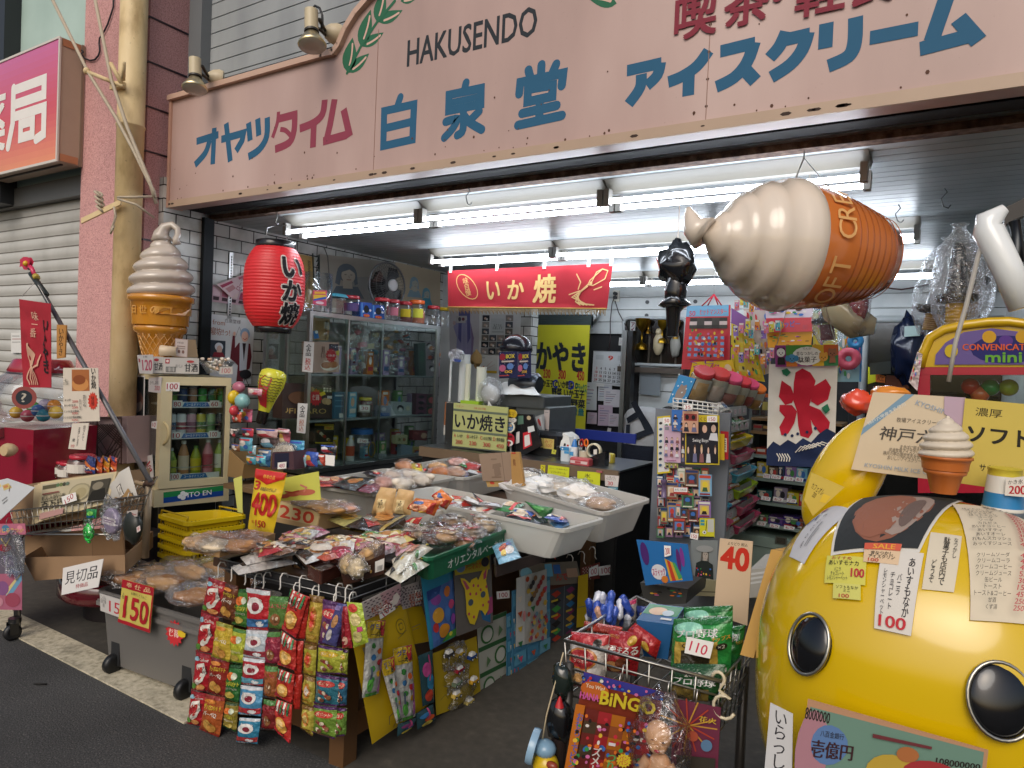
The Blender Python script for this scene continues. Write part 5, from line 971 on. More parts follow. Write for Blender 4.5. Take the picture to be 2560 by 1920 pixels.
for i in rg(24):
 p=pZ(q(9,60+r2.uniform(0,1250),1300+r2.uniform(0,150)),.79);an=r2.uniform(-.8,.8);a=V((Co(an),Si(an),.1))*r2.uniform(.05,.09);b=V((-Si(an),Co(an),r2.uniform(0,.3)))*.045
 nm,c=(('white','d4cfc6'),('rose','c98a94'),('cream','d6cbb0'),('red','a8383a'),('yellow','c9b45a'),('grey','a9a59e'),('brown','7a5a44'),('pink','d3a3ae'))[i%8]
 Sa([p-a+b,p+a+b,p+a-b,p-a-b],c,[('e',40,50,16,24,'b5804a'),('g',[(5,20),(60,5),(70,20),(10,40)],('b8404a','d8d4cc','5a8a4a')[i%3]),('e',70,60,12,18,'d9c9a8'),('r',8,78,92,90,('8a3a40','c9b46a','3a3634')[i%3])],nm+(' glossy',' crumpled',' tilted')[i//8]+' packet in the pile along the table front','sweets packet',.02,'f','packets piled along the table front',i+150,wr=.009)
for i,(pts,nm)in en(((((1645,1390),(1900,1430),(1895,1500),(1650,1450)),'a'),)):
 bq3=[pN(q(8,*p),pZ(q(8,1645,1430),TZ+.06),fT)for p in pts];obx('cardboard_box',bq3,(-.05,.3,0),'98784f',[],'low cardboard box of fried dough behind the grey bin','box')
for i,(x,y,nm)in en(((1750,1380,'pale'),(1880,1350,'golden'),(1990,1360,'dark'),(2120,1340,'reddish'),(2180,1380,'brown'),(1860,1400,'white topped'),(2060,1400,'long'))):
 blob(8,x,y,TZ+.085,(.075,.055,.025),('cfa878','c08a4e','9a6030','a56838','8f5a2e','d8c4a4','b98450')[i],nm+' fried dough sweets in a clear bag behind the black tray','fried dough',se=90+i,yaw=i*.7,name='dough_bag',extra=3,gr='bagged fried dough')
mb=MB();o=pN(q(9,60,1000),C0+V((0,.28,0)),fT);A=[pN(q(8,2212,730),o,fT),pN(q(9,268,770),o,fT),pN(q(9,150,1290),o,fT),pN(q(8,2140,1255),o,fT)]
f=Fc(*A,wr=.012,se=6,bu=.02);f.base(mb,'d8b72c','g',.002);f.Dr(mb,[('g',[(0,0),(100,0),(98,10),(60,20),(52,22),(4,13)],'c4302a'),('t','特奉仕品',56,9,36,6,'e8b04a',.02),('t','3',20,25,18,14,'b8302a',.05),('t','400',56,54,78,36,'b8302a',.045),('t','新商品のぜんぶ',60,29,50,6,'333',.01),('t','150',56,86,34,12,'b8302a',.03),('t','1個',24,84,12,5,'b8302a'),('t','税込',5,54,6,12,'333')],'g');tag(mb.Bd('price_sign'),'curled yellow sign with red top reading 3 for 400','price sign')
Cd('yellow_sheet',[pN(q(9,*p),o+V((0,.12,0)),fT)for p in((150,830),(540,755),(560,1000),(170,1010))],'c3c45a',[*D("e 40 74 18 10 a8553f;e 68 70 22 12 b5654f;e 20 80 14 9 a04a3a"),('s',[(60,40),(72,52),(66,66)],3,'c47a6a'),('s',[(25,60),(40,66),(55,62)],2.5,'9a3f30')],'yellow green sheet with drawn sausages behind the 3 for 400 sign','sign')
Cd('yellow_sheet',[pN(p,o+V((0,.3,0)),fT)for p in(c1(940,985),c1(1010,960),c1(1015,1270),c1(975,1260))],'c9c96a',[],'plain pale yellow board leaning behind the shopping baskets','board')
def basket_at(k):
 z=.66-.052*k
 P=KZ(c1,.66,((330,1278),(570,1345),(1030,1285),(820,1245)));dz_=V((0,0,-.052*k));return[p+dz_ for p in P]
for k in rg(5):
 P=basket_at(k);c=sum(P,V())/4;t=Th('shopping_basket',c,('top','second','middle','fourth','bottom')[k]+' yellow plastic shopping basket of the nested stack','basket','stacked yellow shopping baskets')
 B=[c+(p-c)*.82-V((0,0,.2 if k==4 else.16))for p in P];mb=MB();Y_='d3b50e';Ot(mb,P,B,.004,Y_,'s',.02);mb.Bd('body',t)
 mb=MB()
 for i in rg(4):
  a,b=P[i],P[(i+1)%4];ba,bb=B[i],B[(i+1)%4];nn=V(((b-a).y,-(b-a).x,0)).normalized();nn=nn if nn.dot(a-c)>0 else-nn
  m_=14 if i%2 else 11
  for j in rg(m_):
   for row in((.30,.44),(.50,.60))if k==0 else((.12,.26),):
    tt=(j+.75)/(m_+.5);t2=tt+.40/(m_+.5);pu=[a*(1-x)+b*x for x in(tt,t2)];pl=[ba*(1-x)+bb*x for x in(tt,t2)]
    qd=[pu[0]*(1-row[0])+pl[0]*row[0],pu[1]*(1-row[0])+pl[1]*row[0],pu[1]*(1-row[1])+pl[1]*row[1],pu[0]*(1-row[1])+pl[0]*row[1]]
    for sg in(.0015,-.0065):mb.add([p+nn*sg for p in qd],[(0,1,2,3)],'4d400a','mt')
 mb.Bd('slots',t)['label']='dark openings'
 for side in(0,1):
  mb=MB();a,b=(P[0],P[1])if side else(P[3],P[2]);a,b=a+V((0,0,.012)),b+V((0,0,.012));m1,m2=a*.95+b*.05,a*.05+b*.95;ins=(c-(a+b)/2)*.12;mb.tube([m1+V((0,0,-.01)),m1+ins*.2+V((0,0,.012)),m2+ins*.2+V((0,0,.012)),m2+V((0,0,-.01))],.005,'b99a10','s',6);mb.Bd('handle',t)
  # bags hung along the table front
FO=C0+fT*.045
def hp(n,pts,o=None):return[pN(q(n,*p),FO if o is None else o,fT)for p in pts]
mb=None
hooks=[(8,1915,1580),(8,2030,1610),(8,2150,1640),(13,20,20),(13,95,10),(13,240,20),(13,355,100),(13,405,40),(13,515,130),(13,570,80),(13,700,185),(13,720,110),(13,800,125),(13,835,185)]
for i,(n,x,y)in en(hooks):
 p=pN(q(n,x,y),C0+fT*.03,fT);mb=MB();mb.tube([p+V((0,.02,-.0)),p+V((0,.012,.016)),p+V((0,-.006,.02)),p+V((0,-.016,.008)),p+V((0,-.014,-.03)),p+fT*.02+V((0,0,-.04))],.0028,'d8d4cc','s',6);tag(mb.Bd('hook'),'white plastic hook on the wire rail along the table front','hook','white hooks on the table rail')
def S_shrimp():return('a8202a',[('r',0,0,100,9,'8a1820'),('t','Calbee',62,14,50,8,'e8d8d0',.01),('e',20,14,16,6,'8fb8c8'),('s',[(36,34),(62,30),(72,48),(60,66),(42,74)],26,'e4dcd2'),('s',[(40,38),(60,36),(64,50),(54,64)],12,'b83a34'),('t','かっぱ\nえびせん',78,40,26,26,'2a2426',.02),*D("e 20 84 14 9 5a8a3a;e 62 88 26 8 c98a50;r 0 95 100 100 8a1820")])
def S_bbq(c,c2):return(c,[('r',0,0,100,8,c2),('t','サッポロポテト',52,28,84,13,'d9c23a',.03),('t','バーベQ',48,46,64,13,'e8e0d0',.03),*D("e 40 76 22 14 c99a4a;e 64 80 20 12 b3803a;e 40 13 30 5 d98a3a"),('r',0,93,100,100,c2)])
def S_veg(c,c2):return(c,[('r',0,0,100,8,c2),*D("e 40 30 26 12 d8702f;e 66 28 18 10 c9d2b8"),('t','サッポロポテト',52,50,88,13,'d9cf3a',.03),('t','つぶつぶベジタブル',52,64,70,7,'e8e0d0',.01),*D("e 50 82 30 9 b5a04a;r 0 93 100 100 2a5a2a")])
def S_rice(c,c2):return(c,[*D("r 0 0 100 10 c8ccd0;e 46 38 36 20 e4e0dc;e 50 40 18 11 8a2a3a"),('t','おやつ',46,24,60,12,'e8e4e0',.03),('r',0,70,100,90,c2),('e',70,82,18,7,'d8d8d8'),('t','カルビー',40,95,50,6,'e8e4e0',.01)])
def S_choco(c):return(c,[('r',0,0,100,14,'4a7a3a'),('t','ちょこちょこ',50,26,86,13,'c94a5a',.04),*D("e 50 66 26 18 8a5a34;e 40 62 6 5 d8c0a0;e 62 62 6 5 d8c0a0;r 0 92 100 100 3a2018")])
def S_bisc():return('b8342c',[*[('r',i*20,0,i*20+10,30,('2f7a4a','d8d0c4')[i%2])for i in rg(5)],('t','おにぎり\nせん',50,26,84,24,'2a2426',.04),*D("e 52 64 34 22 d8a04a;e 50 60 22 12 e0bc78;r 0 88 100 100 b8242c")])
def S_gold(c):return(c,[*D("r 0 0 100 12 7a5a2a;e 50 46 28 26 b8782f"),('e',50,46,18,17,('c9402f','3a3a44','d8cfc0','c8b26a')[hash(c)%4]),*D("r 8 78 92 88 9a7a2a;r 0 93 100 100 6a4a20")])
def S_puff(c,c2):return(c,[('r',0,0,100,9,'4a2454'),('e',50,26,40,11,c2),('t','ポポット',50,26,60,12,'e8d8b8',.04),*[('e',30+(k*29)%48,52+(k*17)%30,9,7,('8a5a3a','d8c8b0','9a3a3a','6a4030')[k%4])for k in rg(10)],('r',0,93,100,100,'4a2454')])
strips=[('red shrimp cracker','first',12,[((1805,10),(1962,60),(1915,352),(1745,305)),((1740,312),(1892,362),(1842,665),(1700,650)),((1698,655),(1842,685),(1800,992),(1660,985)),((1655,990),(1797,1020),(1747,1292),(1620,1270))],[S_shrimp()]*4,0),('barbecue potato snack','second',12,[((1950,60),(2062,90),(2032,392),(1890,342)),((1872,390),(2012,430),(1987,742),(1830,692)),((1825,692),(1987,722),(1942,1042),(1790,1000)),((1780,1020),(1947,1052),(1897,1392),(1730,1320))],[S_bbq('6a3a22','4a2418'),S_bbq('c3a63a','8a8a30'),S_bbq('8a2a20','6a1a18'),S_bbq('a8562a','8a2a20')],.012),('green vegetable potato snack','third',12,[((2050,110),(2192,120),(2132,442),(2010,412)),((2000,442),(2132,472),(2102,762),(1987,742)),((1975,762),(2102,772),(2062,1092),(1935,1052)),((1950,1080),(2062,1100),(2042,1342),(1930,1292))],[S_veg('4a7a34','2a5a2a'),S_veg('a8b03a','4a7a34'),S_veg('2f6a34','204a24'),S_veg('8a7a34','3a4a24')],.004),('red and white rice snack','fourth',13,[((-80,100),(127,132),(107,472),(-75,462)),((-80,464),(107,474),(82,722),(-110,692)),((-110,700),(82,724),(62,952),(-125,932)),((-130,940),(62,962),(42,1212),(-150,1192)),((-140,1222),(42,1232),(12,1452),(-170,1432))],[S_rice('b0242c','3a6a9a'),S_rice('b8c4cc','8a2a34'),S_rice('a82430','5f9ab0'),S_rice('4a8ab0','b0303a'),S_rice('2f7a9a','a83a3a')],.01),('brown chocolate snack','fifth',13,[((110,170),(292,182),(262,472),(100,462)),((90,480),(212,482),(202,772),(75,762)),((75,772),(192,782),(172,1062),(70,1042)),((70,1060),(177,1082),(167,1332),(45,1322))],[S_choco('5a7a3a'),S_choco('8a2a40'),S_choco('9a5a30'),S_choco('7a2424')],.006),('red and green striped cracker','sixth',13,[((300,110),(452,182),(352,532),(230,452)),((220,470),(347,562),(342,812),(195,762)),((195,800),(332,852),(312,1092),(170,1022)),((170,1060),(312,1112),(297,1442),(165,1312))],[S_bisc()]*4,.03),('plain red backed cracker','seventh',13,[((380,150),(467,182),(422,542),(340,542)),((340,560),(412,562),(392,852),(330,852)),((330,852),(402,852),(377,1152),(320,1152))],[('a8281f',[('r',20,20,50,60,'8a2018')])]*3,.012),('yellow fritter','eighth',13,[((465,160),(592,182),(532,602),(430,572)),((420,580),(527,602),(512,872),(410,842)),((415,850),(512,882),(502,1142),(400,1092)),((400,1110),(502,1132),(492,1382),(390,1312))],[S_gold('b39a3f'),S_gold('a8a03a'),S_gold('a3963c'),S_gold('b0a242')],.004),('puffed choco ball','ninth',13,[((580,200),(762,242),(722,602),(550,572)),((540,590),(752,622),(737,842),(530,832)),((525,840),(722,872),(712,1122),(510,1092)),((500,1110),(702,1132),(692,1402),(495,1342))],[S_puff('6a3a6a','b8303a'),S_puff('a3a83a','c9a82f'),S_puff('2f6a7a','b8403a'),S_puff('6a8a34','b83a2a')],.01),('half hidden puffed choco','tenth',13,[((742,620),(797,642),(787,852),(735,832)),((720,872),(792,882),(782,1112),(712,1112)),((702,1132),(787,1142),(777,1372),(690,1382))],[S_puff('9aa03a','c9a82f'),S_puff('2f5f7a','b8403a'),S_puff('5f8034','b83a2a')],.0)]
for nm,od,n,quads,styles,off in strips:
 for k,(qd,st_)in en(zip(quads,styles)):
  Sa(hp(n,qd,FO+fT*off),st_[0],st_[1],'%s bag, %s in the %s strip at the table front'%(nm,('top','second','third','fourth','lowest')[k],od),'snack bag',.013,'f','snack bags hung along the table front',k+len(nm)*3,wr=.007)
for i,(pts,c,op,nm,off)in en(((((705,235),(792,245),(690,612),(570,572)),'4a4a80',[*D("e 50 40 24 16 b8885a;e 40 74 20 14 c9c4c0;r 5 4 60 14 8a7ab0")],'slate blue'),(((750,262),(802,262),(832,622),(745,622)),'9a2430',[*D("r 10 10 50 90 7a1a24;e 50 80 30 10 c9a08a")],'dark red'),(((782,222),(915,235),(972,572),(842,622)),'a3b83a',[*D("e 45 12 30 10 c9453a;e 55 38 32 15 d8c98a;e 50 78 30 14 c9c07a;r 58 56 90 68 c94a7a")],'lime green'))[j]+(.035,)for j in rg(3)):
 Sa(hp(13,pts,FO+fT*(off+.01*i)),c,op,nm+' rounded sweets pack hung at the table corner',bu=.012,se=i+4)
 # goods hung along the table's other side (facing the aisle)
SXX=C0.x+.03
def sp(n,pts,off=0.0):return[pX(q(n,*p),SXX+off)for p in pts]
YEL='c9a81c'
def Sc(name,n,pts,col,ops,lb,cat,off=0,mat='paper',th=.002,bu=0,wr=0,se=0,gr=None):return Cd(name,sp(n,pts,off),col,ops,lb,cat,th,mat,None,gr,bu,wr,se)
Sc('card_sheet',13,((800,390),(1285,240),(1492,1112),(1003,1455)),YEL,[('s',[(28,92),(30,86),(45,84),(56,88),(52,94),(40,93),(34,97)],.8,'5a5a4a'),('e',80,17,9,7,'8a7a2a'),('e',80,17,8,6,YEL),('e',80,17,4,3,'8a7a2a'),('e',80,17,3.3,2.3,YEL),('s',[(70,26),(88,22)],.7,'6a6a3a'),('s',[(40,70),(60,68)],.5,'8a7a2a'),('g',[(10,22),(30,24),(12,34)],'8f8668'),('s',[(66,36),(80,35)],.5,'8a7a2a')],'big bent yellow card with faint line drawings by the table corner','card',.0,'g',.003,.012,.006,3)
Sc('card_sheet',13,((1250,270),(1432,262),(1522,560),(1312,600)),'b8981a',[('s',[(30,55),(70,48)],2,'7a6a5a'),('s',[(30,62),(60,58)],1.4,'7a6a5a')],'smaller yellow card behind the party bag','card',-.01,'g',.002)
def checker(c):return[('r',5+12*i+6*(j%2),4+12*j,11+12*i+6*(j%2),10+12*j,c)for i in rg(8)for j in rg(8)]
Sc('header_card',13,((912,232),(1250,62),(1252,240),(942,385)),'c9c0bc',[('g',[(45,0),(100,0),(100,100),(55,100)],'c4a0a8')]+checker('5a4a52')+[('t','おもしろ\nカード',26,52,42,60,'a8502a',.04),('g',[(62,20),(72,10),(80,40),(70,70),(58,60)],'d8d0c8')],'chequered header card with orange lettering on the yellow card','card',.012)
Sc('header_card',13,((1235,105),(1405,45),(1430,240),(1270,290)),'bfb6b4',checker('4a4450')+[('t','おも\nカー',40,55,60,60,'a8502a',.04)],'smaller chequered header card next to the party bag','card',.002)
Pc(sp(13,((1062,292),(1190,208),(1206,288),(1076,374)),.02),'100','white price card reading 100 on the chequered header card',rot=-28)
Pc(sp(13,((1378,125),(1430,110),(1436,200),(1384,212)),.012),'10','cropped white price card beside the party bag')
def S_stick():return[('r',0,0,100,22,'d0b02a'),('g',[(55,0),(100,0),(100,20),(70,20)],'b83038'),('t','グミ',36,7,50,8,'2a4a9a',.05),('t','一本',45,17,60,7,'2a3a2a',.05),('r',0,24,60,100,'bfc0ba'),*[('e',32+34*(k%2),32+k*7.5,13,4.2,('3a8a3a','d8662a','3a7ab0','b8303a','4a9a4a','d8a82a')[k%6])for k in rg(7)],('e',26,84,16,9,('5fb04a')),*D("r 70 50 82 95 9a5a8a;r 20 60 30 76 5a6a7a;r 5 94 70 99 4a8a3a")]
for i,pts in en((((960,392),(1116,382),(1062,1012),(915,1052)),((1182,632),(1342,592),(1377,1212),(1242,1256)),((1068,742),(1190,692),(1252,1222),(1215,1275)))):
 Sa(sp(13,pts,.03+.006*i),'c4c3bb',S_stick(),('upper','nearer','slanting')[i]+' long fruit gummy packet clipped on the yellow card','sweets packet',.012,'f','gummy packets on the yellow card',i,wr=.005)
t_pts=[pX(q(9,1412,1592),SXX+.035),pX(q(9,1700,1540),SXX+.035),pX(q(13,1724,522),SXX+.035),pX(q(13,1505,642),SXX+.035)]
mb=MB();f=Fc(*t_pts,bu=.014,wr=.006,se=3);f.base(mb,'2f86a8','g',.003)
f.Dr(mb,[('g',[(6,28),(100,20),(98,97),(10,99)],'4a6fb0'),('e',30,40,16,7,'8a4a9a'),('g',[(6,28),(50,24),(42,34),(8,40)],'2a4a8a'),*D("e 68 34 12 7 d87a2a;e 80 52 11 6 c94a7a;e 32 60 18 10 d8a03a;e 48 82 20 9 d8922f;e 62 62 10 10 4a7ac0;e 84 72 10 7 9a4ab0;e 20 74 9 6 b83a3a"),('g',[(36,96),(60,88),(96,86),(97,97)],'4a9a3a'),('e',72,90,6,3,'d8d04a')],'g')
tag(mb.Bd('party_bag'),'blue party bag printed with coloured balloons hung on the aisle side','gift bag')
mp=[pX(q(9,1708,1525),SXX+.05),pX(q(9,2030,1460),SXX+.05),pX(q(13,2048,405),SXX+.05),pX(q(13,1735,522),SXX+.05)]
mk_=Th('mask_pack',(mp[0]+mp[2])/2,'clear pack with a yellow heart spotted animal mask on the aisle side','toy')
mb=MB();f=Fc(*mp);f.base(mb,'6a6662','g',.002);f.Dr(mb,[('g',[(62,70),(96,60),(92,98),(70,90)],'2f6a9a'),('g',[(80,60),(100,62),(100,84),(84,86)],'b04a7a')],'g');mb.Bd('backing',mk_)
mb=MB();f=Fc(*[p+V((.006,0,0))for p in mp]);P=lambda s_:[(a*100/1.0,b)for a,b in s_]
f.k=1;f.Dr(mb,[('g',[(22,40),(14,30),(12,24),(22,26),(36,34),(40,30),(54,28),(58,33),(70,22),(84,14),(86,22),(80,36),(84,50),(88,64),(84,78),(74,84),(66,76),(58,74),(52,84),(44,92),(32,88),(24,74),(24,56)],'e0c62a'),*D("e 36 60 7 4.5 4a5a6a;e 70 54 7 4.5 4a5a6a"),('g',[(16,27),(24,30),(34,40),(26,42)],'b84a6a'),('g',[(82,18),(80,32),(72,34),(72,26)],'b84a6a'),*[('e',x,y,2.6,2.2,'b8405f')for x,y in((44,38),(56,40),(50,50),(34,48),(62,46),(78,44),(28,74),(82,66),(40,80),(66,68))]],'s');mb.Bd('mask',mk_)
mb=MB();f=Fc(*QX(9,SXX+.058,((1715,1535),(2015,1470),(2020,1600),(1720,1655))));f.base(mb,'b8a83a','paper',.001);f.Dr(mb,[('e',16,55,12,30,'6a8ab0'),('g',[(30,30),(60,20),(62,50),(32,60)],'7a9a4a'),('e',86,45,12,32,'3a3a44'),('t','アニマスク',50,58,46,40,'c9402f',.05)]);mb.Bd('header_card',mk_)
for i,(pts,nm)in en(((((1400,690),(1525,640),(1540,1090),(1440,1130)),'tall'),(((1380,1190),(1530,1105),(1550,1250),(1395,1330)),'wide'),(((1225,1280),(1390,1220),(1360,1300),(1220,1390)),'low'))):
 Sa(sp(13,pts,.02+.004*i),'2a4a52',[('e',40,30,30,14,('b84a8a','3a7ab0','7a3a6a')[i]),('e',60,55,28,16,('2f7aa0','c9562f','3a4a7a')[i]),('e',45,80,30,12,('b8402f','b8a84a','c9b84a')[i]),('s',[(60,5),(64,40),(50,50)],9,'b84a7a')],nm+' clear pack of coloured balloons below the yellow card','toy',.012,'g','balloon packs on the aisle side',i)
tc=Th('toy_car_card',sum(sp(13,((1530,660),(1910,510),(1945,1050),(1560,1200))),V())/4,'yellow card of little toy cars under clear blisters on the aisle side','toy')
mb=MB();f=Fc(*sp(13,((1530,670),(1905,520),(1945,1055),(1560,1205))));f.base(mb,'b3991f','paper',.002);f.Dr(mb,[('s',[(10,78),(20,72),(26,80)],.8,'6a6a3a')]);mb.Bd('backing',tc)
for i,(x,y,c,nm)in en(((1650,665,'3a3a3c','dark'),(1740,660,'c9a82f','yellow and black'),(1850,685,'2a4a8a','blue and white'),(1740,800,'9a2438','dark red'),(1720,915,'8fa88a','pale green'),(1865,895,'c99a2a','amber'),(1715,1015,'d0b45a','cream yellow'),(1825,1075,'c4b26a','straw'))):
 o=pX(q(13,x,y),SXX+.012);mb=MB();a,u=V((0,1,.02)).normalized(),V((0,0,1));k=V((1,0,0));L=.052
 mb.obox(o-a*L/2-u*.009,a*L,k*.022,u*.014,c,'g');mb.hexa([o+a*x_+u*.005+k*z_ for x_,z_ in((-.018,0),(.016,0),(.016,.022),(-.018,.022))]+[o+a*x_+u*.018+k*z_ for x_,z_ in((-.013,.002),(.010,.002),(.010,.02),(-.013,.02))],'d8d8d4','g')
 for s_ in(-.016,.016):mb.cyl(o+a*s_-u*.009+k*.0225,o+a*s_-u*.009+k*.026,.0075,col='1c1c1e',n=10);mb.cyl(o+a*s_-u*.009+k*.026,o+a*s_-u*.009+k*.027,.004,col='c8c8c4',n=8)
 mb.Bd('toy_car',tc,nm+' toy car')
for i,(x,y)in en(((1710,690),(1740,880),(1790,1040))):mb=MB();Wr(mb,pX(q(13,x,y),SXX+.014),(.02,.09,.06),i,'film');mb.Bd('blister',tc)
def stamp(k):return[('r',0,28*i,100,28*i+5,'2f5a34')for i in rg(4)]+[('e',30+(i%2)*45,17+i*28,22,10,'3a6a3a')for i in rg(4)]+[('e',30+(i%2)*45,17+i*28,17,7.6,'b8bab0')for i in rg(4)]+[('g',[(70-(i%2)*45,12+28*i),(82-(i%2)*45,18+28*i),(66-(i%2)*45,24+28*i)],'5a7a54')for i in rg(4)]
Sc('sticker_sheet',13,((1910,400),(2165,300),(2165,1065),(1950,1192)),'a9aba0',stamp(0),'grey sheet of green ringed animal stickers on the aisle side','sticker sheet',-.005)
Pc(sp(13,((2080,135),(2190,125),(2192,190),(2085,200)),.004),'100','white price card reading 100 above the green sticker sheet')
blu=lambda s_:[('r',3+33*(k%3),3+12*(k//3),33+33*(k%3),13+12*(k//3),('4a86a8','5a9ab8','3f7a9a','6aa0b8')[(k*7+s_)%4])for k in rg(24)]+[('g',[(8+33*(k%3),6+12*(k//3)),(20+33*(k%3),6+12*(k//3)),(16+33*(k%3),11+12*(k//3))],('b8502f','d8d0c0','c94a6a','3a7a4a','d8b83a')[(k*3+s_)%5])for k in rg(24)]
Sc('toy_board',14,((0,130),(330,0),(318,1015),(0,1200)),'4a86a8',blu(1),'tall blue board of small toy packets on the aisle side','toy board',.02)
Sc('toy_board',13,((2165,330),(2260,290),(2250,1180),(2165,1215)),'3f7a9a',blu(3),'edge of a pale blue toy board next to the sticker sheet','toy board',.012)
Sc('sticker_sheet',14,((40,20),(300,-60),(300,540),(35,612)),'b4b6b0',[('r',0,0,26,100,'c8cac6'),*[('e',34+(k*11)%60,6+(k*13)%42,6,4,('b8502f','c9a84a','3a3a3a','8a6a4a','9a3a3a')[k%5])for k in rg(20)],*[('e',34+(k*17)%62,56+(k*7)%40,5,3.4,('b8503f','c98a4a','9a4a6a','6a8a9a','c9b45a')[k%5])for k in rg(26)],('e',12,55,5,8,'c98a8a')],'pale sheet of round stickers in front of the blue toy board','sticker sheet',.03)
Sc('header_card',10,((60,1560),(560,1530),(600,1720),(70,1760)),'7a7264',[*D("e 10 40 9 26 8ac0d0;r 40 5 52 60 6ab0d0;r 54 10 66 50 3a6ab0"),('t','んで',66,65,20,30,'b8403a',.05),*D("e 34 70 5 15 c9c44a;r 76 30 96 70 b5947a")],'wide printed header card with blue marks at the aisle hooks','card',.02)
bug=[('r',0,0,100,8,'6a3a2a'),('s',[(50,8),(50,100)],1,'8a9aa0')]+[('g',[(10+45*(k%2),14+9.5*(k//2)),(28+45*(k%2),11+9.5*(k//2)),(40+45*(k%2),16+9.5*(k//2)),(24+45*(k%2),20+9.5*(k//2))],('b8402f','3a7ab0','4a9a4a','c99a3a','2a2a2c','8a3a6a')[(k*5)%6])for k in rg(18)]+[('r',6+46*(k%2),21+19*(k//2),26+46*(k%2),23.5+19*(k//2),'c9b03a')for k in rg(8)]
Sc('toy_board',14,((310,70),(585,0),(560,620),(300,760)),'4a4f56',bug,'dark board of rubber lizard toys hung on the aisle side','toy board',-.01)
Sc('yellow_strip',14,((575,0),(657,-20),(652,432),(560,446)),'c9ab1c',[('r',10,60,80,62,'8a8a5a')],'plain yellow strip of card by the candy can','card',.03)
Sc('header_card',10,((600,1590),(760,1540),(760,1680),(600,1700)),'7a3a34',checker('c9b8a8')[:30],'small red checked card beside the 100 price cards','card',.01)
Pc(QX(10,SXX+.03,((668,1595),(745,1560),(745,1650),(668,1665))),'00','half hidden 100 price card at the aisle hooks','c4606a')
Pc(QX(10,SXX+.034,((750,1580),(872,1560),(880,1645),(755,1655))),'100','white price card reading 100 on the aisle hooks')
for i,(x,y)in en(((350,1430),(510,1510),(610,1480),(705,1440))):
 p=pX(q(10,x,y),SXX-.005);mb=MB();mb.tube([p+V((-.03,0,-.0)),p+V((-.02,0,.02)),p+V((0,0,.022)),p+V((.012,0,.008)),p+V((.01,0,-.035)),p+V((.022,0,-.05))],.003,'c94a40' if not i else 'd8d4cc','s',6);tag(mb.Bd('hook'),'plastic hook on the wire rail along the aisle side of the table','hook','hooks on the aisle rail')
mb=MB();T_=[pZ(q(9,2070,1570),.71),pZ(q(10,300,1440),.71),pZ(q(10,120,1400),.71),pZ(q(9,2060,1500),.71)];Ot(mb,T_,[p-V((0,0,.05))for p in T_],.005,'3a302c','s',.005);tag(mb.Bd('snack_tray'),'small dark tray of blue snack packets at the table side','tray')
lay(9,((2040,1400),(2212,1330),(2290,1500),(2100,1560)),.77,'7ab0c8',[*D("e 40 50 24 22 c9562f;e 60 66 20 16 e0dcd4;e 30 72 12 12 d8b83a;e 66 40 14 12 3a6ab0")],'pale blue ring candy packet in the small dark tray',se=101)
Sa(QY(9,3.05,((1690,960),(1880,985),(2010,1080),(1720,1060))),'b8442c',[*D("e 30 60 20 24 2a2422;e 60 64 22 22 1f1c1c;r 5 4 95 20 c9502f")],'red and black candy bag in the drink packet tub',bu=.02,se=1)
Sa(QY(9,3.0,((1865,930),(1920,980),(2060,1080),(1960,1095))),'2a2422',[('r',70,0,100,100,'b8402c'),('s',[(20,20),(60,80)],6,'c9c0b0')],'black candy bag with a red edge standing in the tub',bu=.015,se=2)
Sa(QY(10,3.0,((105,1010),(250,1050),(360,1070),(300,1200))),'2f6a34',[('r',30,20,80,60,'4a9a4a')],'green foil packet curling in the drink packet tub',bu=.02,se=3)
for i,(pts,c,op,nm)in en(((((60,1110),(250,1090),(320,1200),(110,1220)),'2c2a3a',[*D("e 45 50 16 22 c9702f;e 70 60 14 22 d8d0c8"),('s',[(10,20),(40,30)],5,'4a5ab0')],'dark printed'),(((320,1200),(470,1160),(560,1190),(400,1260)),'6a9ac8',[('e',50,50,20,20,'c93a4a'),('s',[(20,30),(45,60),(80,30)],6,'e0e4ea')],'blue and red'),(((-100,1100),(60,1090),(90,1170),(-60,1190)),'b8b4b0',[('e',50,50,20,20,'3a3ab0')],'silver and blue'))):
 lay(10,pts,.80,c,op,nm+' candy packet lying in the drink packet tub',bu=.02,se=110+i)
r2=random.Random(9)
for i in rg(36):
 TT=(TD,TA,TBb)[(i//6)%3];u,v=r2.uniform(.12,.88),r2.uniform(.15,.85);c=(TT[0]*u+TT[3]*(1-u))*v+(TT[1]*u+TT[2]*(1-u))*(1-v)-V((0,0,r2.uniform(.01,.05)));an=r2.uniform(0,3);a,b=V((Co(an),Si(an),r2.uniform(-.2,.3)))*.07,V((-Si(an),Co(an),r2.uniform(0,.4)))*.05
 nm,k=(('silver','b4b6b8'),('royal blue','3a58a8'),('black','26242a'),('scarlet','b8382f'),('green','3a7a44'),('white','d4d2cc'))[i%6];Sa([c-a+b,c+a+b,c+a-b,c-a-b],k,[*D("e 46 48 22 26 d8c0a0;r 8 72 92 88 c8403a"),('g',[(10,10),(70,6),(60,24),(14,30)],'d8d8d4')],nm+(' shiny',' creased')[i//18]+' candy packet loose in the '+('drink packet','chip','far bread')[(i//6)%3]+' tub','candy packet',.02,'f','candy packets in the tubs',i+300,wr=.009)
blob(9,1290,715,.87,(.09,.045,.035),'c98a5e','long bread roll with yellow and red wrapper on the tub rim','bread',se=120,name='bread_bag',yaw=-.3)
lay(9,((1340,690),(1430,690),(1450,760),(1360,770)),.90,'d8c03a',[*D("e 60 50 22 26 c4402f;e 40 50 14 18 e0d0c0")],'yellow wrapper printed with a red disc on the bread roll','wrapper',se=121)
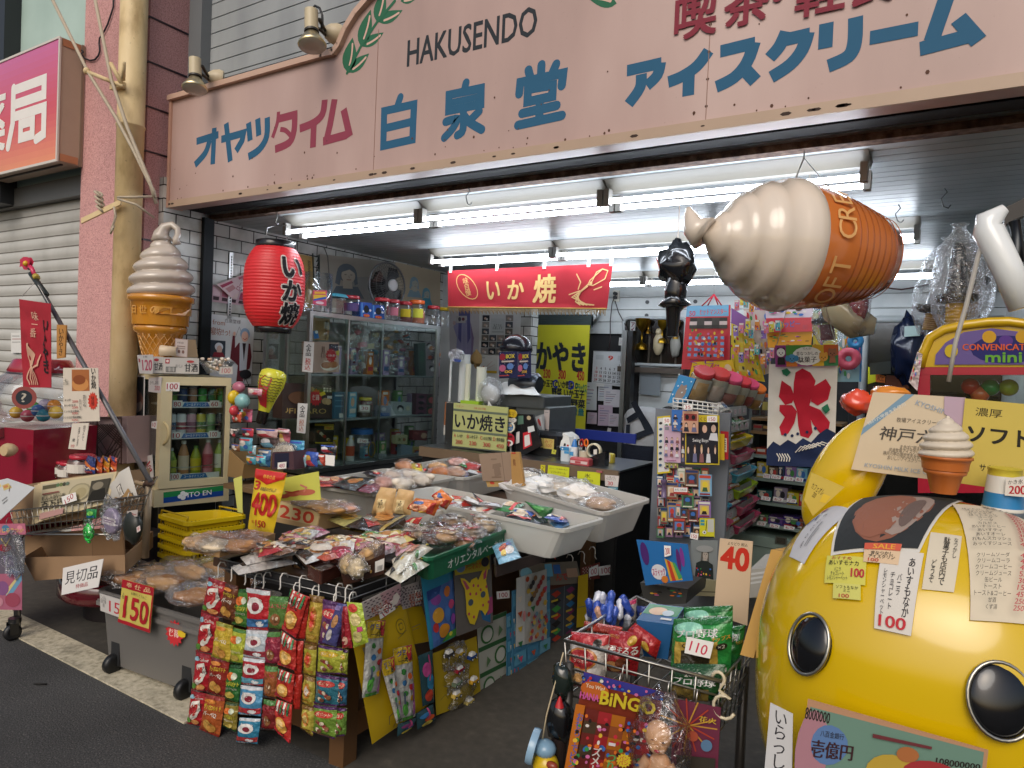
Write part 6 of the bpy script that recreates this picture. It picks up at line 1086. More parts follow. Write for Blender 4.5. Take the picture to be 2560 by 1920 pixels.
for i,(x,y,c,nm)in en(((1610,760,'c9783a','orange'),(1730,770,'b88a6a','chocolate striped'),(1570,720,'cfa06a','golden'),(1850,720,'c43a3a','red labelled'),(1740,680,'d8a8a0','pink chequered'))):
 blob(9,x,y,.85,(.075,.05,.03),c,nm+' sliced bread bag in the tub before the showcase','bread',se=130+i,name='bread_bag',extra=2,gr='bread in the far tub')
for i,(n,x,y,nm)in en(((10,130,800,'rearmost'),(10,250,880,'crumpled'),(10,420,900,'red marked'),(10,590,960,'yellow'),(10,770,1040,'purple printed'),(10,90,900,'flat'),(10,560,900,'puffy'))):
 blob(n,x,y,.86,(.085,.065,.035),('dcd4c4','e0dacb','d8c8b0','d9b878','c9a88a','dedacf','e2dccf')[i],nm+' bun in a frosty white bag in the tub by the counter','bread',(1.35,1.35,1.45),140+i,name='bread_bag',extra=1,gr='white bagged buns',fm='tubplastic' if i%2 else 'bf')
mb=MB()
f=Fc(*QY(9,3.35,((1925,605),(2212,585),(2240,835),(1960,840))));f.base(mb,'8f7a68','card',.004);f.Dr(mb,[*D("r 68 0 69 100 5a4a40;r 35 20 52 24 7a6656"),('g',[(38,40),(62,36),(64,50),(58,52),(60,80),(40,84),(40,56),(36,56)],'7d6959'),('r',30,84,60,88,'75614f')],'card');tag(mb.Bd('cardboard_sheet'),'upright brown cardboard price board seen from behind on the bread tub','cardboard')
mb=MB();f=Fc(*QY(10,3.33,((-12,590),(60,590),(105,880),(0,885))));f.base(mb,'a8814a','card',.02);f.Dr(mb,[('r',10,0,60,5,'a8402f'),('t','新\n発',36,30,30,20,'6a3a2a',.01)]);tag(mb.Bd('cardboard_sheet'),'tan side of the folded cardboard board on the bread tub','cardboard')
Cd('cardboard_sheet',QY(9,3.36,((1985,835),(2212,820),(2290,880),(2000,890))),'b3935a',[*D("e 20 40 8 24 b8402f;e 70 40 8 24 b8402f")],'tan cardboard foot with red marks under the upright cardboard','cardboard',.01,'card')
# INSIDE THE SHOP
def k1(x,y):return(1600+x/4.366,1120+y/4.366)
def k2(x,y):return(1380+x/3.317,1420+y/3.317)
def k3(x,y):return(1860+x/1.596,880+y/1.596)
def k4(x,y):return(1600+x/2.37,700+y/2.37)
def c3(x,y):return(980+x/3.318,780+y/3.318)
# paper lantern
LY=3.08;lc=pY((686,717),LY);zt,zb=pY((686,620),LY).z,pY((686,818),LY).z;LR=.195
lt=Th('paper_lantern',lc,'red ribbed paper lantern with black lettering hanging above the cooler','lantern')
mb=MB();n=100
def lr(t):return LR*(1-abs(2*t-1)**3.2*.36)*(1+.010*Si(t*2*PI*25))
mb.La((lc.x,lc.y,zb),(0,0,zt-zb),[(lr(i/n),i/n)for i in rg(n+1)],'d02a30','s',36,1,1);mb.Bd('body',lt)
mb=MB();mb.La((lc.x,lc.y,zt-.012),(0,0,1),[(LR*.63,0),(LR*.65,.005),(LR*.65,.052),(LR*.6,.055)],'1c1c20','g',28);mb.Bd('top_ring',lt)
mb=MB();mb.La((lc.x,lc.y,zb-.04),(0,0,1),[(LR*.55,0),(LR*.6,.003),(LR*.62,.05),(LR*.58,.052)],'1c1c20','g',28);mb.Bd('bottom_ring',lt)
mb=MB();hk=pY(q(5,180,225),3.17);mb.tube([V((lc.x-.11,lc.y,zt+.03)),V((lc.x-.09,lc.y,zt+.14)),hk-V((0,0,.05)),V((lc.x+.09,lc.y,zt+.14)),V((lc.x+.11,lc.y,zt+.03))],.003,'b9b9b9','m');mb.tube([hk+V((0,0,.06)),hk,hk-V((.012,0,.03)),hk-V((0,0,.05)),hk-V((-.014,0,.035))],.004,'8f8f8d','m');mb.Bd('hanger',lt)
acam=M_.atan2(-lc.y,-lc.x)+.62
for wd,col,ee in((.014,'d8cfc8',.002),(0,'17161a',.006)):
 mb=MB()
 for ch,zc in(('い',pY((700,672),LY).z),('か',pY((700,729),LY).z),('焼',pY((700,785),LY).z)):
  vs,fs2,asp=text_tris(ch);h_=.125 if ch!='焼' else.135
  vv=[]
  cnt=[(0,0)]if not wd else[(a*wd,b*wd)for a,b in((1,0),(-1,0),(0,1),(0,-1),(.7,.7),(-.7,.7),(.7,-.7),(-.7,-.7))]
  if not wd:cnt=[(a*.005,b*.005)for a,b in((1,1),(-1,1),(1,-1),(-1,-1))]
  for kk,(ox,oy)in en(cnt):
   vv=[]
   for x,y in vs:
    z_=zc-y*h_+oy;rr=lr((z_-zb)/(zt-zb))+ee+kk*.0003;an=acam+(x*h_*asp*1.05+ox)/LR;vv.append((lc.x+rr*Co(an),lc.y+rr*Si(an),z_))
   mb.add(vv,fs2,col,'ink')
 mb.Bd('lettering' if not wd else 'lettering_outline',lt)
 # glass showcase
SX,SXB,SYA,SYB,SZT=-3.9,-4.40,3.48,5.0,1.885
sh=Th('glass_showcase',(SX,4.2,0),'tall aluminium framed glass showcase crammed with sweets against the tiled wall','showcase')
ALU='a9acab'
mb=MB();b_=.03
for x in(SX-b_,SXB):
 for y in(SYA,SYB-b_):mb.box(x,y,0,x+b_,y+b_,SZT,ALU,'m')
for z in(SZT-b_,.7):
 mb.box(SX-b_+.001,SYA+b_,z,SX-.001,SYB-b_,z+b_,ALU,'m');mb.box(SXB+b_,SYA+.001,z,SX-b_,SYA+b_-.001,z+b_,ALU,'m');mb.box(SXB+b_,SYB-b_+.001,z,SX-b_,SYB-.001,z+b_,ALU,'m')
mb.Bd('frame',sh)
mb=MB();mb.box(SXB+.002,SYA+.002,SZT-.006,SX-.002,SYB-.002,SZT+.002,'fff','glass');mb.Bd('roof',sh)
mb=MB();mb.box(SXB,SYA+b_,.1,SXB+.006,SYB-b_,SZT-b_,'9a9890','mt');mb.box(SXB+.01,SYA+.05,0,SX-.01,SYB-.03,.7,'2b2c2d','s');mb.Bd('back_panel',sh)
ysp=[pX(q(5,790,1350),SX).y,pX(q(5,1090,1350),SX).y]
for i,(a,b,off)in en(((SYA+b_,ysp[0]+.02,.004),(ysp[0]-.02,ysp[1]+.02,.012),(ysp[1]-.02,SYB-b_,.004))):
 mb=MB();mb.box(SX-off-.004,a,.73,SX-off,b,SZT-b_,'fff','glass');g_=mb.Bd('glass_door',sh);mb=MB();mb.box(SX-off-.006,b-.012,.73,SX-off+.003,b,SZT-b_,'b4b7b6','m');mb.Bd('edge_strip',g_)
mb=MB();mb.box(SXB+b_,SYA+.01,.73,SX-b_,SYA+.014,SZT-b_,'fff','glass');mb.box((SXB+SX)/2-.012,SYA+.004,.7,(SXB+SX)/2+.012,SYA+.02,SZT-b_,ALU,'m');mb.Bd('side_glass',sh)
zsh=[pX(q(5,600,1572),SX-.1).z,pX(q(9,500,310),SX-.1).z,pX(q(9,500,705),SX-.1).z]
for z in zsh:mb=MB();mb.box(SXB+.01,SYA+.03,z-.012,SX-.03,SYB-.03,z,'7a8282','s');mb.Bd('shelf',sh)
def inx(n,pts,d=.1):return[pX(q(n,*p),SX-d)for p in pts]
def incase(name,n,pts,d,dep,col,ops,lb,cat='box',mat='s',gr=None):return Ct(name,inx(n,pts,d),V((-dep,0,0)),col,ops,lb,cat,mat,gr)
incase('pastry_box',5,((490,1290),(718,1300),(718,1558),(490,1562)),.08,.12,'b08a7c',[*D("r 2 2 98 98 c29a8c;e 62 78 34 16 e0d4c8;e 50 76 20 11 a8684a;e 76 74 20 11 b5754f"),('t','東京\nギフト',38,34,18,40,'5a3a30',.03),('r',60,6,96,28,'3a3040'),('b',68,44,22,'c22f35'),('t','お買し得',68,44,26,7,'f0e0d0',.03),('g',[(86,30),(100,26),(99,44),(88,42)],'d8b82c')],'pink gift box with sliced bean cakes and red burst on the top showcase shelf')
incase('snack_board',5,((485,1085),(640,1095),(625,1285),(485,1278)),.2,.03,'9a7d52',[('g',[(5,60),(30,55),(42,90),(10,96)],'3a70b0'),('e',25,64,9,7,'dce0e0'),('t','ポ\nテ\nト\nフ\nラ\nイ',80,52,18,90,'2a2420',.03)],'tan potato fry box with a blue mark behind the gift box')
incase('chocolate_box',9,((230,-10),(672,12),(656,298),(225,300)),.08,.1,'3a2a26',[('t','FIGARO',50,78,74,15,'b59a5a',.0),('t','♪',9,76,6,14,'b59a5a'),('b',64,38,14,'c22f35'),('t','お買\nし得',64,38,14,16,'f0e0d0',.03),('g',[(70,26),(80,18),(84,28),(74,34)],'d8b82c'),*D("e 84 48 8 10 b5956a;e 90 50 6 9 c9a878;e 30 40 20 18 6a4a34;e 55 14 5 7 9a7a54"),*[('r',78+6*(i%3),8+7*(i//3),82+6*(i%3),13+7*(i//3),'c9c2b4')for i in rg(6)],('r',86,32,96,40,'d8d4cc')],'dark brown chocolate gift box with gold lettering on the second showcase shelf')
incase('sweets_box',9,((500,335),(680,338),(665,522),(500,520)),.1,.08,'2f2a1c',[*D("r 4 4 96 14 b8a02a;r 50 14 96 32 c9b03a"),('t','Hor',72,22,30,12,'b8302a',.04),*[('e',20+(k*23)%65,40+(k*17)%48,8,7,('8a7a3a','c9c0a0','5a4a2a','a33a2a')[k%4])for k in rg(10)],('r',4,90,96,96,'b8a02a')],'black and yellow sweets box standing on the third showcase shelf')
for i,(n,pts,c,op,nm)in en(((9,((675,70),(765,70),(760,300),(672,300)),'35607a',[*D("r 10 10 90 16 a8c0c8;r 10 30 90 34 5a8aa0;r 10 50 90 56 5a8aa0;r 50 80 90 96 c0c8c8")],'blue blister of toys beside the chocolate box'),(9,((1385,80),(1570,90),(1560,290),(1380,288)),'5a3040',[*[('r',4,4+i*48,44,46+i*48,'6a3a50')for i in rg(2)],*[('e',24,14+i*24,14,7,'1c181c')for i in rg(4)],*[('g',[(50,6+i*48),(96,4+i*48),(96,44+i*48),(50,46+i*48)],'3a4a34')for i in rg(2)],*[('e',72,26+i*48,16,14,'b85a5a')for i in rg(2)]],'maroon packs of toy goggles at the end of the second shelf'),(5,((1465,1300),(1590,1280),(1588,1600),(1470,1600)),'8a8084',[*[('e',20+(k*31)%70,8+(k*13)%86,14,6,('2a2426','b8502f','d8d4d0','7a3040','c98a5a')[k%5])for k in rg(18)],('t','GoGo\nBALLOON',60,22,60,14,'e8e4e0',.04),('t','CARD',60,40,60,10,'2a2426',.04),('r',0,49,100,51,'2a2426')],'busy card pack of toys at the far end of the top shelf'),(5,((1400,1310),(1465,1300),(1470,1600),(1410,1600)),'2c4238',[('e',50,40,30,20,'3a5a4a')],'dark green bag beside the busy card pack'),(9,((1360,400),(1485,405),(1475,490),(1355,482)),'7a2a2c',[*D("e 76 50 20 30 d8b090;r 8 20 40 40 a85a5a")],'dark red box on the third shelf far end'),(9,((1350,540),(1455,545),(1448,640),(1348,640)),'b8a45a',[('g',[(20,30),(80,20),(80,80),(20,90)],'a8502f'),('e',50,55,24,20,'5a6a8a')],'yellow topped box at the bottom of the showcase'),(9,((1260,520),(1355,535),(1345,660),(1255,650)),'8aa0b0',[*D("r 55 60 95 95 c8b8b8;r 58 70 90 76 b85a5a")],'pale blue box with a small price tag low in the showcase'),(9,((1060,185),(1170,190),(1165,290),(1060,288)),'8a94a4',[*D("r 10 60 90 90 4a6aa0;e 40 30 20 16 c8ccd4")],'grey blue pack on the second shelf'),(9,((1165,150),(1350,160),(1345,292),(1165,285)),'a9b4b4',[*D("e 45 40 16 20 2a2c30;e 45 50 10 14 d8dcdc;r 5 80 95 98 d0d8d8"),('t','ぬりえちょう',50,89,80,10,'4a5a6a'),('e',80,40,10,16,'c9c9b0')],'pale pack with a small penguin like bird on the second shelf'),(9,((1210,445),(1310,440),(1308,520),(1212,518)),'c0bf90',[*D("e 30 50 12 20 7a7a4a;e 70 50 12 20 a06a4a")],'cream printed card at the bottom shelf'),(9,((1040,600),(1130,605),(1125,670),(1040,665)),'9aa2a4',[('t','とくだ',50,50,70,50,'333')],'grey handwritten tag at the bottom of the glass'))):
 for _ in(0,):incase('toy_pack',n,pts,.06+.02*(i%3),.05,c,op,nm,'pack')
hangs=[(790,1170,950,1560,'c97a84','pink topped'),(900,1190,1060,1570,'b8b088','straw coloured'),(1095,1180,1230,1400,'c99a5a','amber'),(1100,1390,1225,1575,'b4bcc4','white'),(1230,1340,1400,1600,'9a6474','mauve'),(1060,1250,1110,1560,'7a6a8a','violet'),(800,1380,900,1560,'7ab0b8','turquoise'),(1250,1170,1330,1330,'a84a3a','russet')]
for i,(xa,ya,xb_,yb_,c,nm)in en(hangs):
 a,b=pX(q(5,xa,yb_),SX-.14-.03*(i%3)),pX(q(5,xb_,ya),SX-.14-.03*(i%3));ce=(a+b)/2;t=Th('toy_bag',ce,nm+' toy in a hanging clear bag behind the showcase glass','toy bag','bags hanging in the showcase')
 mb=MB();h_=(b.z-a.z)/2;wy=abs(b.y-a.y)/2
 for k in rg(7):
  y_,z_=ce.y+wy*.8*Si(k*2.1+i),ce.z+h_*(-.8+.26*k);cc=(c,'b8aca0',c,('8a4a5a','5a8a9a','b8a04a')[(i+k)%3])[k%4]
  if k%3:mb.obox((ce.x-.02,y_-wy*.4,z_-.03),(.03,0,.005),(0,wy*.8,.01*(k-3)),(-.005,.004*(k-3),h_*.22),cc,'s')
  else:Lu(mb,(ce.x,y_,z_),(.025,wy*.3,h_*.12),cc,'g',i*5+k,.4,nu=9,nv=6)
 mb.Bd('toy',t);mb=MB();Wr(mb,ce,(.05,wy*1.1,h_*1.05),i,'bf');mb.Bd('wrapper',t)
r2=random.Random(6)
for i in rg(36):
 s_,k=i%3,i//3;y,h,w_=SYA+.36+k*.095,r2.uniform(.09,.24),r2.uniform(.06,.09);x,z=SX-.13-.1*(k%2),zsh[s_]+.001;nm,c=r2.choice((('pink','d08a9a'),('white','d4d6d4'),('green','6a9a5a'),('orange','c9783a'),('sky blue','7ab0c8'),('yellow','d0b840'),('red','b84a44'),('lilac','a894b8')))
 Ct('sweets_packet',[V((x,y,z+h)),V((x,y+w_,z+h)),V((x,y+w_,z)),V((x,y,z))],(-.05,0,0),c,[('e',46,40,24,18,r2.choice(('d8b090','e0dcd0','4a6a9a'))),('r',10,66,90,84,r2.choice(('d8d4c8','a83a44','3a5a8a'))),('r',10,6,80,16,'dcd8cc')],'%s sweets packet, %s along the %s showcase shelf'%(nm,ORD[k]if k<10 else('last but one','last')[k-10],('upper','middle','lower')[s_]),'sweets packet','g','packets in the showcase')
yj=pX(q(9,940,300),SX-.12);jar('yellow lidded jar with a 30 price tag on the second showcase shelf',(yj.x,yj.y,zsh[1]),.06,.16,'c9b83a',('6a5a4a',.6),'d8d4cc')
Pc(inx(9,((895,185),(985,190),(982,232),(898,230)),.05),'30','tiny price tag reading 30 on the yellow lidded jar')
Pc(inx(9,((878,470),(970,475),(968,512),(876,508)),.03),'750','price tag reading 750 inside the showcase glass')
gb=pX(q(9,905,690),SX-.15);t=Th('toy_basket',gb,'green tinted glass jar holding a gold medal chain low in the showcase','jar');mb=MB();mb.La((gb.x,gb.y,gb.z),(0,0,1),[(.1,0),(.11,.02),(.11,.22),(.09,.25)],'3f8a5a','jar',16);mb.Bd('glass_body',t);mb=MB();mb.tube([V((gb.x+.115,gb.y+.04*Co(a),gb.z+.13+.06*Si(a)))for a in[PI*(-1.3+k*.16)for k in rg(12)]],.005,'b89a3a','m');mb.Bd('medal_chain',t);mb=MB();mb.La((gb.x,gb.y,gb.z+.25),(0,0,1),[(.09,0),(.09,.04)],'2f6ab0','s',16);mb.Bd('lid',t)
wb=pX(q(9,810,680),SX-.12);bottle('white bottle with an orange label low in the showcase',(wb.x,wb.y,zsh[2]),.035,.2,'c8ccc8','b8563a','c8ccc8','showcase goods')
for i,(n,pts)in en(((5,((415,1290),(502,1300),(488,1560),(398,1550))),(9,((362,165),(447,170),(425,428),(350,420))))):
 Cd('price_strip',[pN(q(n,*p),V((SX,SYA-.01,0)),V((.5,-.87,0)).normalized())for p in pts],'d6d6d4',[('t','全\n品',50,27,54,40,'26242a',.03),('t','税\n込',50,74,54,40,'b8504a' if i==0 else 'b88070',.03)],('upper','lower')[i]+' white tax included strip on the corner post of the showcase','notice')
ZTOP=SZT+.003
def ontop(n,x,y,d):p=pX(q(n,x,y),SX-d);return V((p.x,p.y,ZTOP))
def topjar(x0,x1,y0,y1,lid,band,nm,d=.10,fill=None):
 a,b=pX(q(5,x0,y1),SX-d),pX(q(5,x1,y0),SX-d);r=abs(b.y-a.y)/2*1.05;jar(nm,V((SX-d,(a.y+b.y)/2,ZTOP)),r,b.z-ZTOP,lid,fill,band)
topjar(1035,1140,925,1100,'b8323a',None,'empty jar with a red lid beside the blue boxes on the showcase')
topjar(1140,1230,938,1115,'b0303a','c8788a','red lidded jar with a pink label on the showcase')
topjar(1240,1335,955,1128,'a82c36','c9b42f','red lidded jar with a yellow label on the showcase',fill=('6a3028',.3))
topjar(1338,1440,945,1148,'d8662a','cfd04a','big orange lidded jar of pink sweets on the showcase',fill=('c97a5a',.55))
topjar(1492,1575,990,1158,'b8323a',None,'small red lidded empty jar near the far corner of the showcase')
topjar(1578,1652,1005,1162,'d8b82a',None,'small yellow lidded empty jar at the far corner of the showcase')
topjar(775,885,905,1080,'a8303a','5a4a7a','red lidded jar beside the turquoise lidded box on the showcase',.13)
for i,(x0,x1,y0,y1)in en(((900,1002,950,1092),(998,1110,972,1106))):
 t_=QX(5,SX-.06,((x0,y0),(x1,y0+8),(x1,y1),(x0,y1-6)));t_[2].z=t_[3].z=ZTOP
 Ct('sweets_box',t_,V((-.09,0,0)),'2a5aa8',[*D("e 52 44 22 26 1a1c22;e 22 60 10 8 d8dce0;e 84 50 9 8 d8dce0;r 8 4 20 96 4a86c8;e 52 86 28 10 b8402f"),('t','チョコ',52,86,40,9,'d8c03a',.03)],('near','far')[i]+' bright blue sweets box with a black ball on the showcase','box','g','blue boxes on the showcase')
bt=ontop(5,520,1020,.12);t=Th('clear_tube',bt,'tall clear plastic cylinder with a pink and yellow label on the showcase','container');mb=MB();mb.La(bt,(0,0,1),[(.11,0),(.115,.01),(.115,.29),(.11,.29),(.11,.012)],'fff','jar',20,0);mb.Bd('body',t)
mb=MB();f=Fc(*QX(5,SX+.0,((492,850),(612,850),(608,985),(492,970))));f.base(mb,'c8506a','paper');f.Dr(mb,[('r',4,30,96,62,'d8b03a'),('g',[(4,62),(96,40),(96,56),(4,74)],'3a5ab0'),*D("e 50 84 30 10 e0c0c8;r 10 8 90 24 d8a03a")]);mb.Bd('paper_label',t)
bt=ontop(5,680,1040,.16);mb=MB();mb.bbox(bt.x-.1,bt.y-.07,ZTOP,bt.x+.06,bt.y+.09,ZTOP+.14,'fff','jar',.02);mb.bbox(bt.x-.105,bt.y-.075,ZTOP+.14,bt.x+.065,bt.y+.095,ZTOP+.165,'4a9ab0','g',.02);tag(mb.Bd('lidded_box'),'clear box with a turquoise lid on the showcase','container')
fc=pX(q(5,1135,810),-4.28);fan=Th('electric_fan',(fc.x,fc.y,ZTOP),'black electric fan on top of the showcase','fan');fd=V((.96,-.12,.02)).normalized();FR_=.205
fu=V((0,0,1));fr_=fd.cross(fu).normalized()
mb=MB()
for k in rg(44):
 a=2*PI*k/44;dv_=fr_*Co(a)+fu*Si(a);mb.tube([fc+fd*.075+dv_*.03,fc+fd*.07+dv_*FR_*.6,fc+fd*.035+dv_*FR_*.94,fc+dv_*FR_],.0016,'55585a','s',4);mb.tube([fc-fd*.05+dv_*.05,fc-fd*.04+dv_*FR_*.8,fc+dv_*FR_],.0016,'3a3c3e','s',4)
for r in(.35,.6,.82):mb.tube([fc+fd*(.074-.04*r*r)+(fr_*Co(2*PI*k/28)+fu*Si(2*PI*k/28))*FR_*r for k in rg(28)],.0016,'55585a','s',4,1)
mb.Bd('cage',fan)
mb=MB();mb.tube([fc+(fr_*Co(2*PI*k/36)+fu*Si(2*PI*k/36))*FR_ for k in rg(36)],.009,'6a6d70','s',6,1);mb.Bd('rim',fan)
mb=MB();mb.La(fc+fd*.068,fd*.014,[(.055,0),(.055,.7),(.045,1)],'a3a7a8','s',20,1,1);mb.Bd('hub_badge',fan)
mb=MB()
for k in rg(4):
 a0=k*PI/2;mb.add([fc+(fr_*Co(a0+da)+fu*Si(a0+da))*r+fd*(.012*(1 if da>.3 else-1))for r,da in((.04,0),(.17,.1),(.185,.55),(.16,.9),(.04,.8))],[(0,1,2,3,4),(4,3,2,1,0)],'26282a','g')
mb.Bd('blades',fan)
mb=MB();mb.La(fc-fd*.2,fd*.16,[(.05,0),(.08,.15),(.085,.8),(.06,1)],'232527','s',16,1,1);mb.tube([fc-fd*.12,fc-fd*.12-V((0,0,.14)),V((fc.x-.09,fc.y+.05,ZTOP+.02))],.02,'232527','s',8);mb.La(V((fc.x-.09,fc.y+.05,ZTOP)),(0,0,1),[(.12,0),(.12,.02),(.05,.03)],'232527','s',18);mb.Bd('motor_stand',fan)
def wallp(n,pts,col,ops,lb,cat='poster',name='poster'):return Cd(name,onwall(n,*pts),col,ops,lb,cat)
def face(x,y,s_,hair='3a4450',skin='b5aca0',dk='6a6660'):
 return[('e',x,y-2*s_,9*s_,13*s_,hair),('g',[(x-9*s_,y-4*s_),(x-11*s_,y+13*s_),(x-7*s_,y+16*s_),(x-5*s_,y+2*s_)],hair),('g',[(x+9*s_,y-4*s_),(x+10*s_,y+13*s_),(x+7*s_,y+15*s_),(x+5*s_,y+2*s_)],hair),('g',[(x-16*s_,y+34*s_),(x-10*s_,y+17*s_),(x+10*s_,y+17*s_),(x+16*s_,y+34*s_)],hair),('g',[(x-4*s_,y+8*s_),(x+4*s_,y+8*s_),(x+5*s_,y+20*s_),(x-4*s_,y+20*s_)],skin),('e',x+s_,y+2*s_,6.4*s_,10.5*s_,skin),('e',x-1.6*s_,y+.5*s_,1.1*s_,.8*s_,dk),('e',x+3.6*s_,y+.5*s_,1.1*s_,.8*s_,dk),('s',[(x+1.2*s_,y+2*s_),(x+1.8*s_,y+5*s_)],.4*s_,dk),('s',[(x-.6*s_,y+7.6*s_),(x+3.2*s_,y+7.6*s_)],.6*s_,'8a6a62'),('g',[(x-6*s_,y-2*s_),(x-4*s_,y-12*s_),(x+6*s_,y-11*s_),(x+8*s_,y-1*s_),(x+2*s_,y-7*s_)],hair)]
wallp(5,((552,535),(1200,610),(1200,1000),(560,1000)),'9a958a',[('g',[(30,40),(100,30),(100,100),(30,100)],'8b8a86'),*face(33,34,1.4,'5f6870','aca496','7a7670')],'large faded portrait poster behind the fan on the tiled wall')
wallp(5,((1205,605),(1592,690),(1592,1010),(1205,1000)),'b3a48c',[*face(40,40,1.0,'7f98a4','a9a89c','8f8f86'),*face(66,62,.95,'6a98a8','a3a89e','8f8f86'),('g',[(52,84),(60,74),(74,74),(82,100),(50,100)],'4f8fa4')],'faded tan poster with two pale blue figures beside the fan')
wallp(5,((372,535),(503,562),(492,1005),(395,1000)),'b59a5f',[('t','取\n扱\n注\n意',66,36,20,54,'4a4436',.01),('r',6,68,22,94,'3a3428'),('t','上',20,12,18,9,'5a523e')],'tan carton side with vertical handling marks behind the lantern','carton','carton_side')
mb=MB()
for k in rg(6):mb.tube([pX(q(5,515+4*k%9,560+40*k),XL+.04),pX(q(5,545,545+45*k),XL+.05),pX(q(5,530,600+40*k),XL+.02)],.005,'1f2a26','s')
mb.tube([pX(q(5,490,530),XL+.03),pX(q(5,500,760),XL+.03),pX(q(5,545,770),XL+.03),pX(q(5,545,540),XL+.03)],.006,'23302a','s');mb.tube([pX(q(5,590,480),XL+.03),pX(q(5,620,560),XL+.03),pX(q(5,630,700),XL+.03),pX(q(5,650,860),XL+.03)],.004,'4a4640','s');tag(mb.Bd('wall_cable'),'tangle of dark cables looping on the tiled wall above the showcase','cable')
# red shop banner
BY=4.95;bq_=[pY(q(5,1655,680),BY),pY(q(6,872,615),BY),pY(q(6,820,1010),BY),pY(q(5,1660,995),BY)]
bn_=Th('shop_banner',(bq_[0]+bq_[1])/2,'wide red cloth banner with cream lettering and a squid, hung under the lamps','banner')
mb=MB();f=Fc(*bq_,wr=.035,se=5);f.base(mb,'a8232e','cloth',.002,70,20);mb.Bd('cloth',bn_)
mb=MB();f.Dr(mb,[('t','い',31,56,8.5,44,'d6b070',.04),('t','か',45.5,55,9.5,46,'d6b070',.04),('t','焼',63,53,13,66,'d6b070',.04)],'cloth');mb.Bd('lettering',bn_)
ov=[(13.5+6.2*Co(a)*1.0,45+33*Si(a))for a in[2*PI*i/20 for i in rg(21)]];ov=[(x+(y-45)*.11,y)for x,y in ov]
mb=MB();f.Dr(mb,[('s',ov,.5,'d6a468'),('t','味\n自\n慢',13.5,45,3.6,50,'d6a468',.02,-14)],'cloth');mb.Bd('oval_mark',bn_)
mb=MB();SQ='d6b078';f.Dr(mb,[('s',[(89,36),(95,12),(98,16),(97,34),(91,48),(88,46),(89,36)],.5,SQ),('s',[(95,12),(92,18),(90,40)],.5,SQ),('e',89.6,43,.8,4,SQ),('s',[(88,46),(84,62),(82,78)],.6,SQ),*[('s',[(88,50),(84.5-1.2*i,62+3*i),(82+1.6*i,84+1.5*i),(85+2*i,92)],.6,SQ)for i in rg(5)],('s',[(83,56),(84,40),(81.5,22)],.6,SQ),('s',[(84,60),(78,68)],.6,SQ),('s',[(92,58),(96,52)],.6,SQ)],'cloth');mb.Bd('squid_drawing',bn_)
mb=MB()
for i in rg(120):
 u=i/120;p=f.at(u,1.0);mb.tube([p,p+V((0,0,-.03-.012*(i%3)))],.0035,'b08a4a','cloth',3)
mb.tube([f.at(i/30,1.0)+V((0,-.003,0))for i in rg(31)],.007,'b8924f','cloth',5);mb.Bd('fringe',bn_)
mb=MB()
for u in(.02,.33,.62,.87,.99):
 p=f.at(u,0);mb.obox(p+V((-.012,-.006,-.02)),V((.026,0,0)),V((0,.012,0)),V((.004,0,.07)),'dcdcd8','g');mb.tube([p+V((0,0,.05)),V((p.x,p.y,ZC))],.002,'c8c8c4','s',4)
mb.Bd('clip',bn_)
# back wall things
BW=YB-.04
ck=pY(q(6,650,1050),BW-.06);clk=Th('wall_clock',ck,'round silver wall clock half hidden by the red banner','clock');R_=.165
mb=MB();mb.La(ck,(0,-.04,0),[(R_,0),(R_*1.02,.5),(R_*.97,1),(R_*.86,.9)],'aeb2b2','m',36,1,1);mb.Bd('case',clk)
mb=MB();f=Fc(*[ck+V((sx*R_*.9,-.042,sz*R_*.9))for sx,sz in((-1,1),(1,1),(1,-1),(-1,-1))]);f.Dr(mb,[('e',50,50,48,48,'dfe3e2')]+[('t',str(h),50+36*Si(h*PI/6),50-36*Co(h*PI/6),None,11,'4a4e50')for h in rg(1,13)]+[('s',[(50,50),(50,20)],2,'2a2c2e'),('s',[(50,50),(70,38)],3,'2a2c2e')]);mb.Bd('dial',clk)
mb=MB();a,b=pY(q(6,870,948),BW),pY(q(6,930,850),BW);mb.box(a.x,BW-.012,a.z,b.x,BW+.01,b.z,'cfcabd');
for z in(.35,.7):mb.cyl(V(((a.x+b.x)/2,BW-.05,a.z*(1-z)+b.z*z)),V(((a.x+b.x)/2,BW-.01,a.z*(1-z)+b.z*z)),.022,col='222426',n=10)
tag(mb.Bd('wall_socket'),'cream double wall socket with two black plugs on the white boards','socket')
mb=MB()
for pts in(((890,900),(865,960),(850,1100),(848,1280),(835,1375)),((890,940),(920,1040),(985,1160),(1030,1320),(1075,1480))):mb.tube([pY(q(6,*p),BW-.03)for p in pts],.006,'3a2a2c','s')
tag(mb.Bd('wall_cable'),'two dark cords hanging from the wall socket past the calendar','cable')
MBY=7.15
mb=MB();f=Fc(*[pY(p,MBY)for p in(q(6,105,1148),q(6,672,1150),q(10,628,402),q(10,90,330))]);f.base(mb,'c3bd2c','s',.01)
f.Dr(mb,[('t','いかやき',45,31,100,27,'1e2430',.05),*[('t',t,x,48.5,11,8.5,'b0352c',.04)for t,x in(('200',12),('230',38),('300',62),('450',90))],('t','Aいか Bいか玉子 Cいか野菜 D',45,58,84,7,'1e2430',.04),('t','C',52,58,7,8,'2a3a9a',.05),('t','D',77,58,8,8,'2a3a9a',.05),('t','デラックス',92,60,16,9,'2a7a5a',.03),('t','野菜 いか玉子',72,66,50,8,'1e2430',.05),('t','野菜',88,75,21,8,'1e2430',.05),('t','増量',88,83,20,7,'2a6a6a',.04),('t','野菜',51,82,15,6,'1e2430',.04)],'s');tag(mb.Bd('menu_board'),'tall yellow green squid menu board with thick black and red lettering','sign')
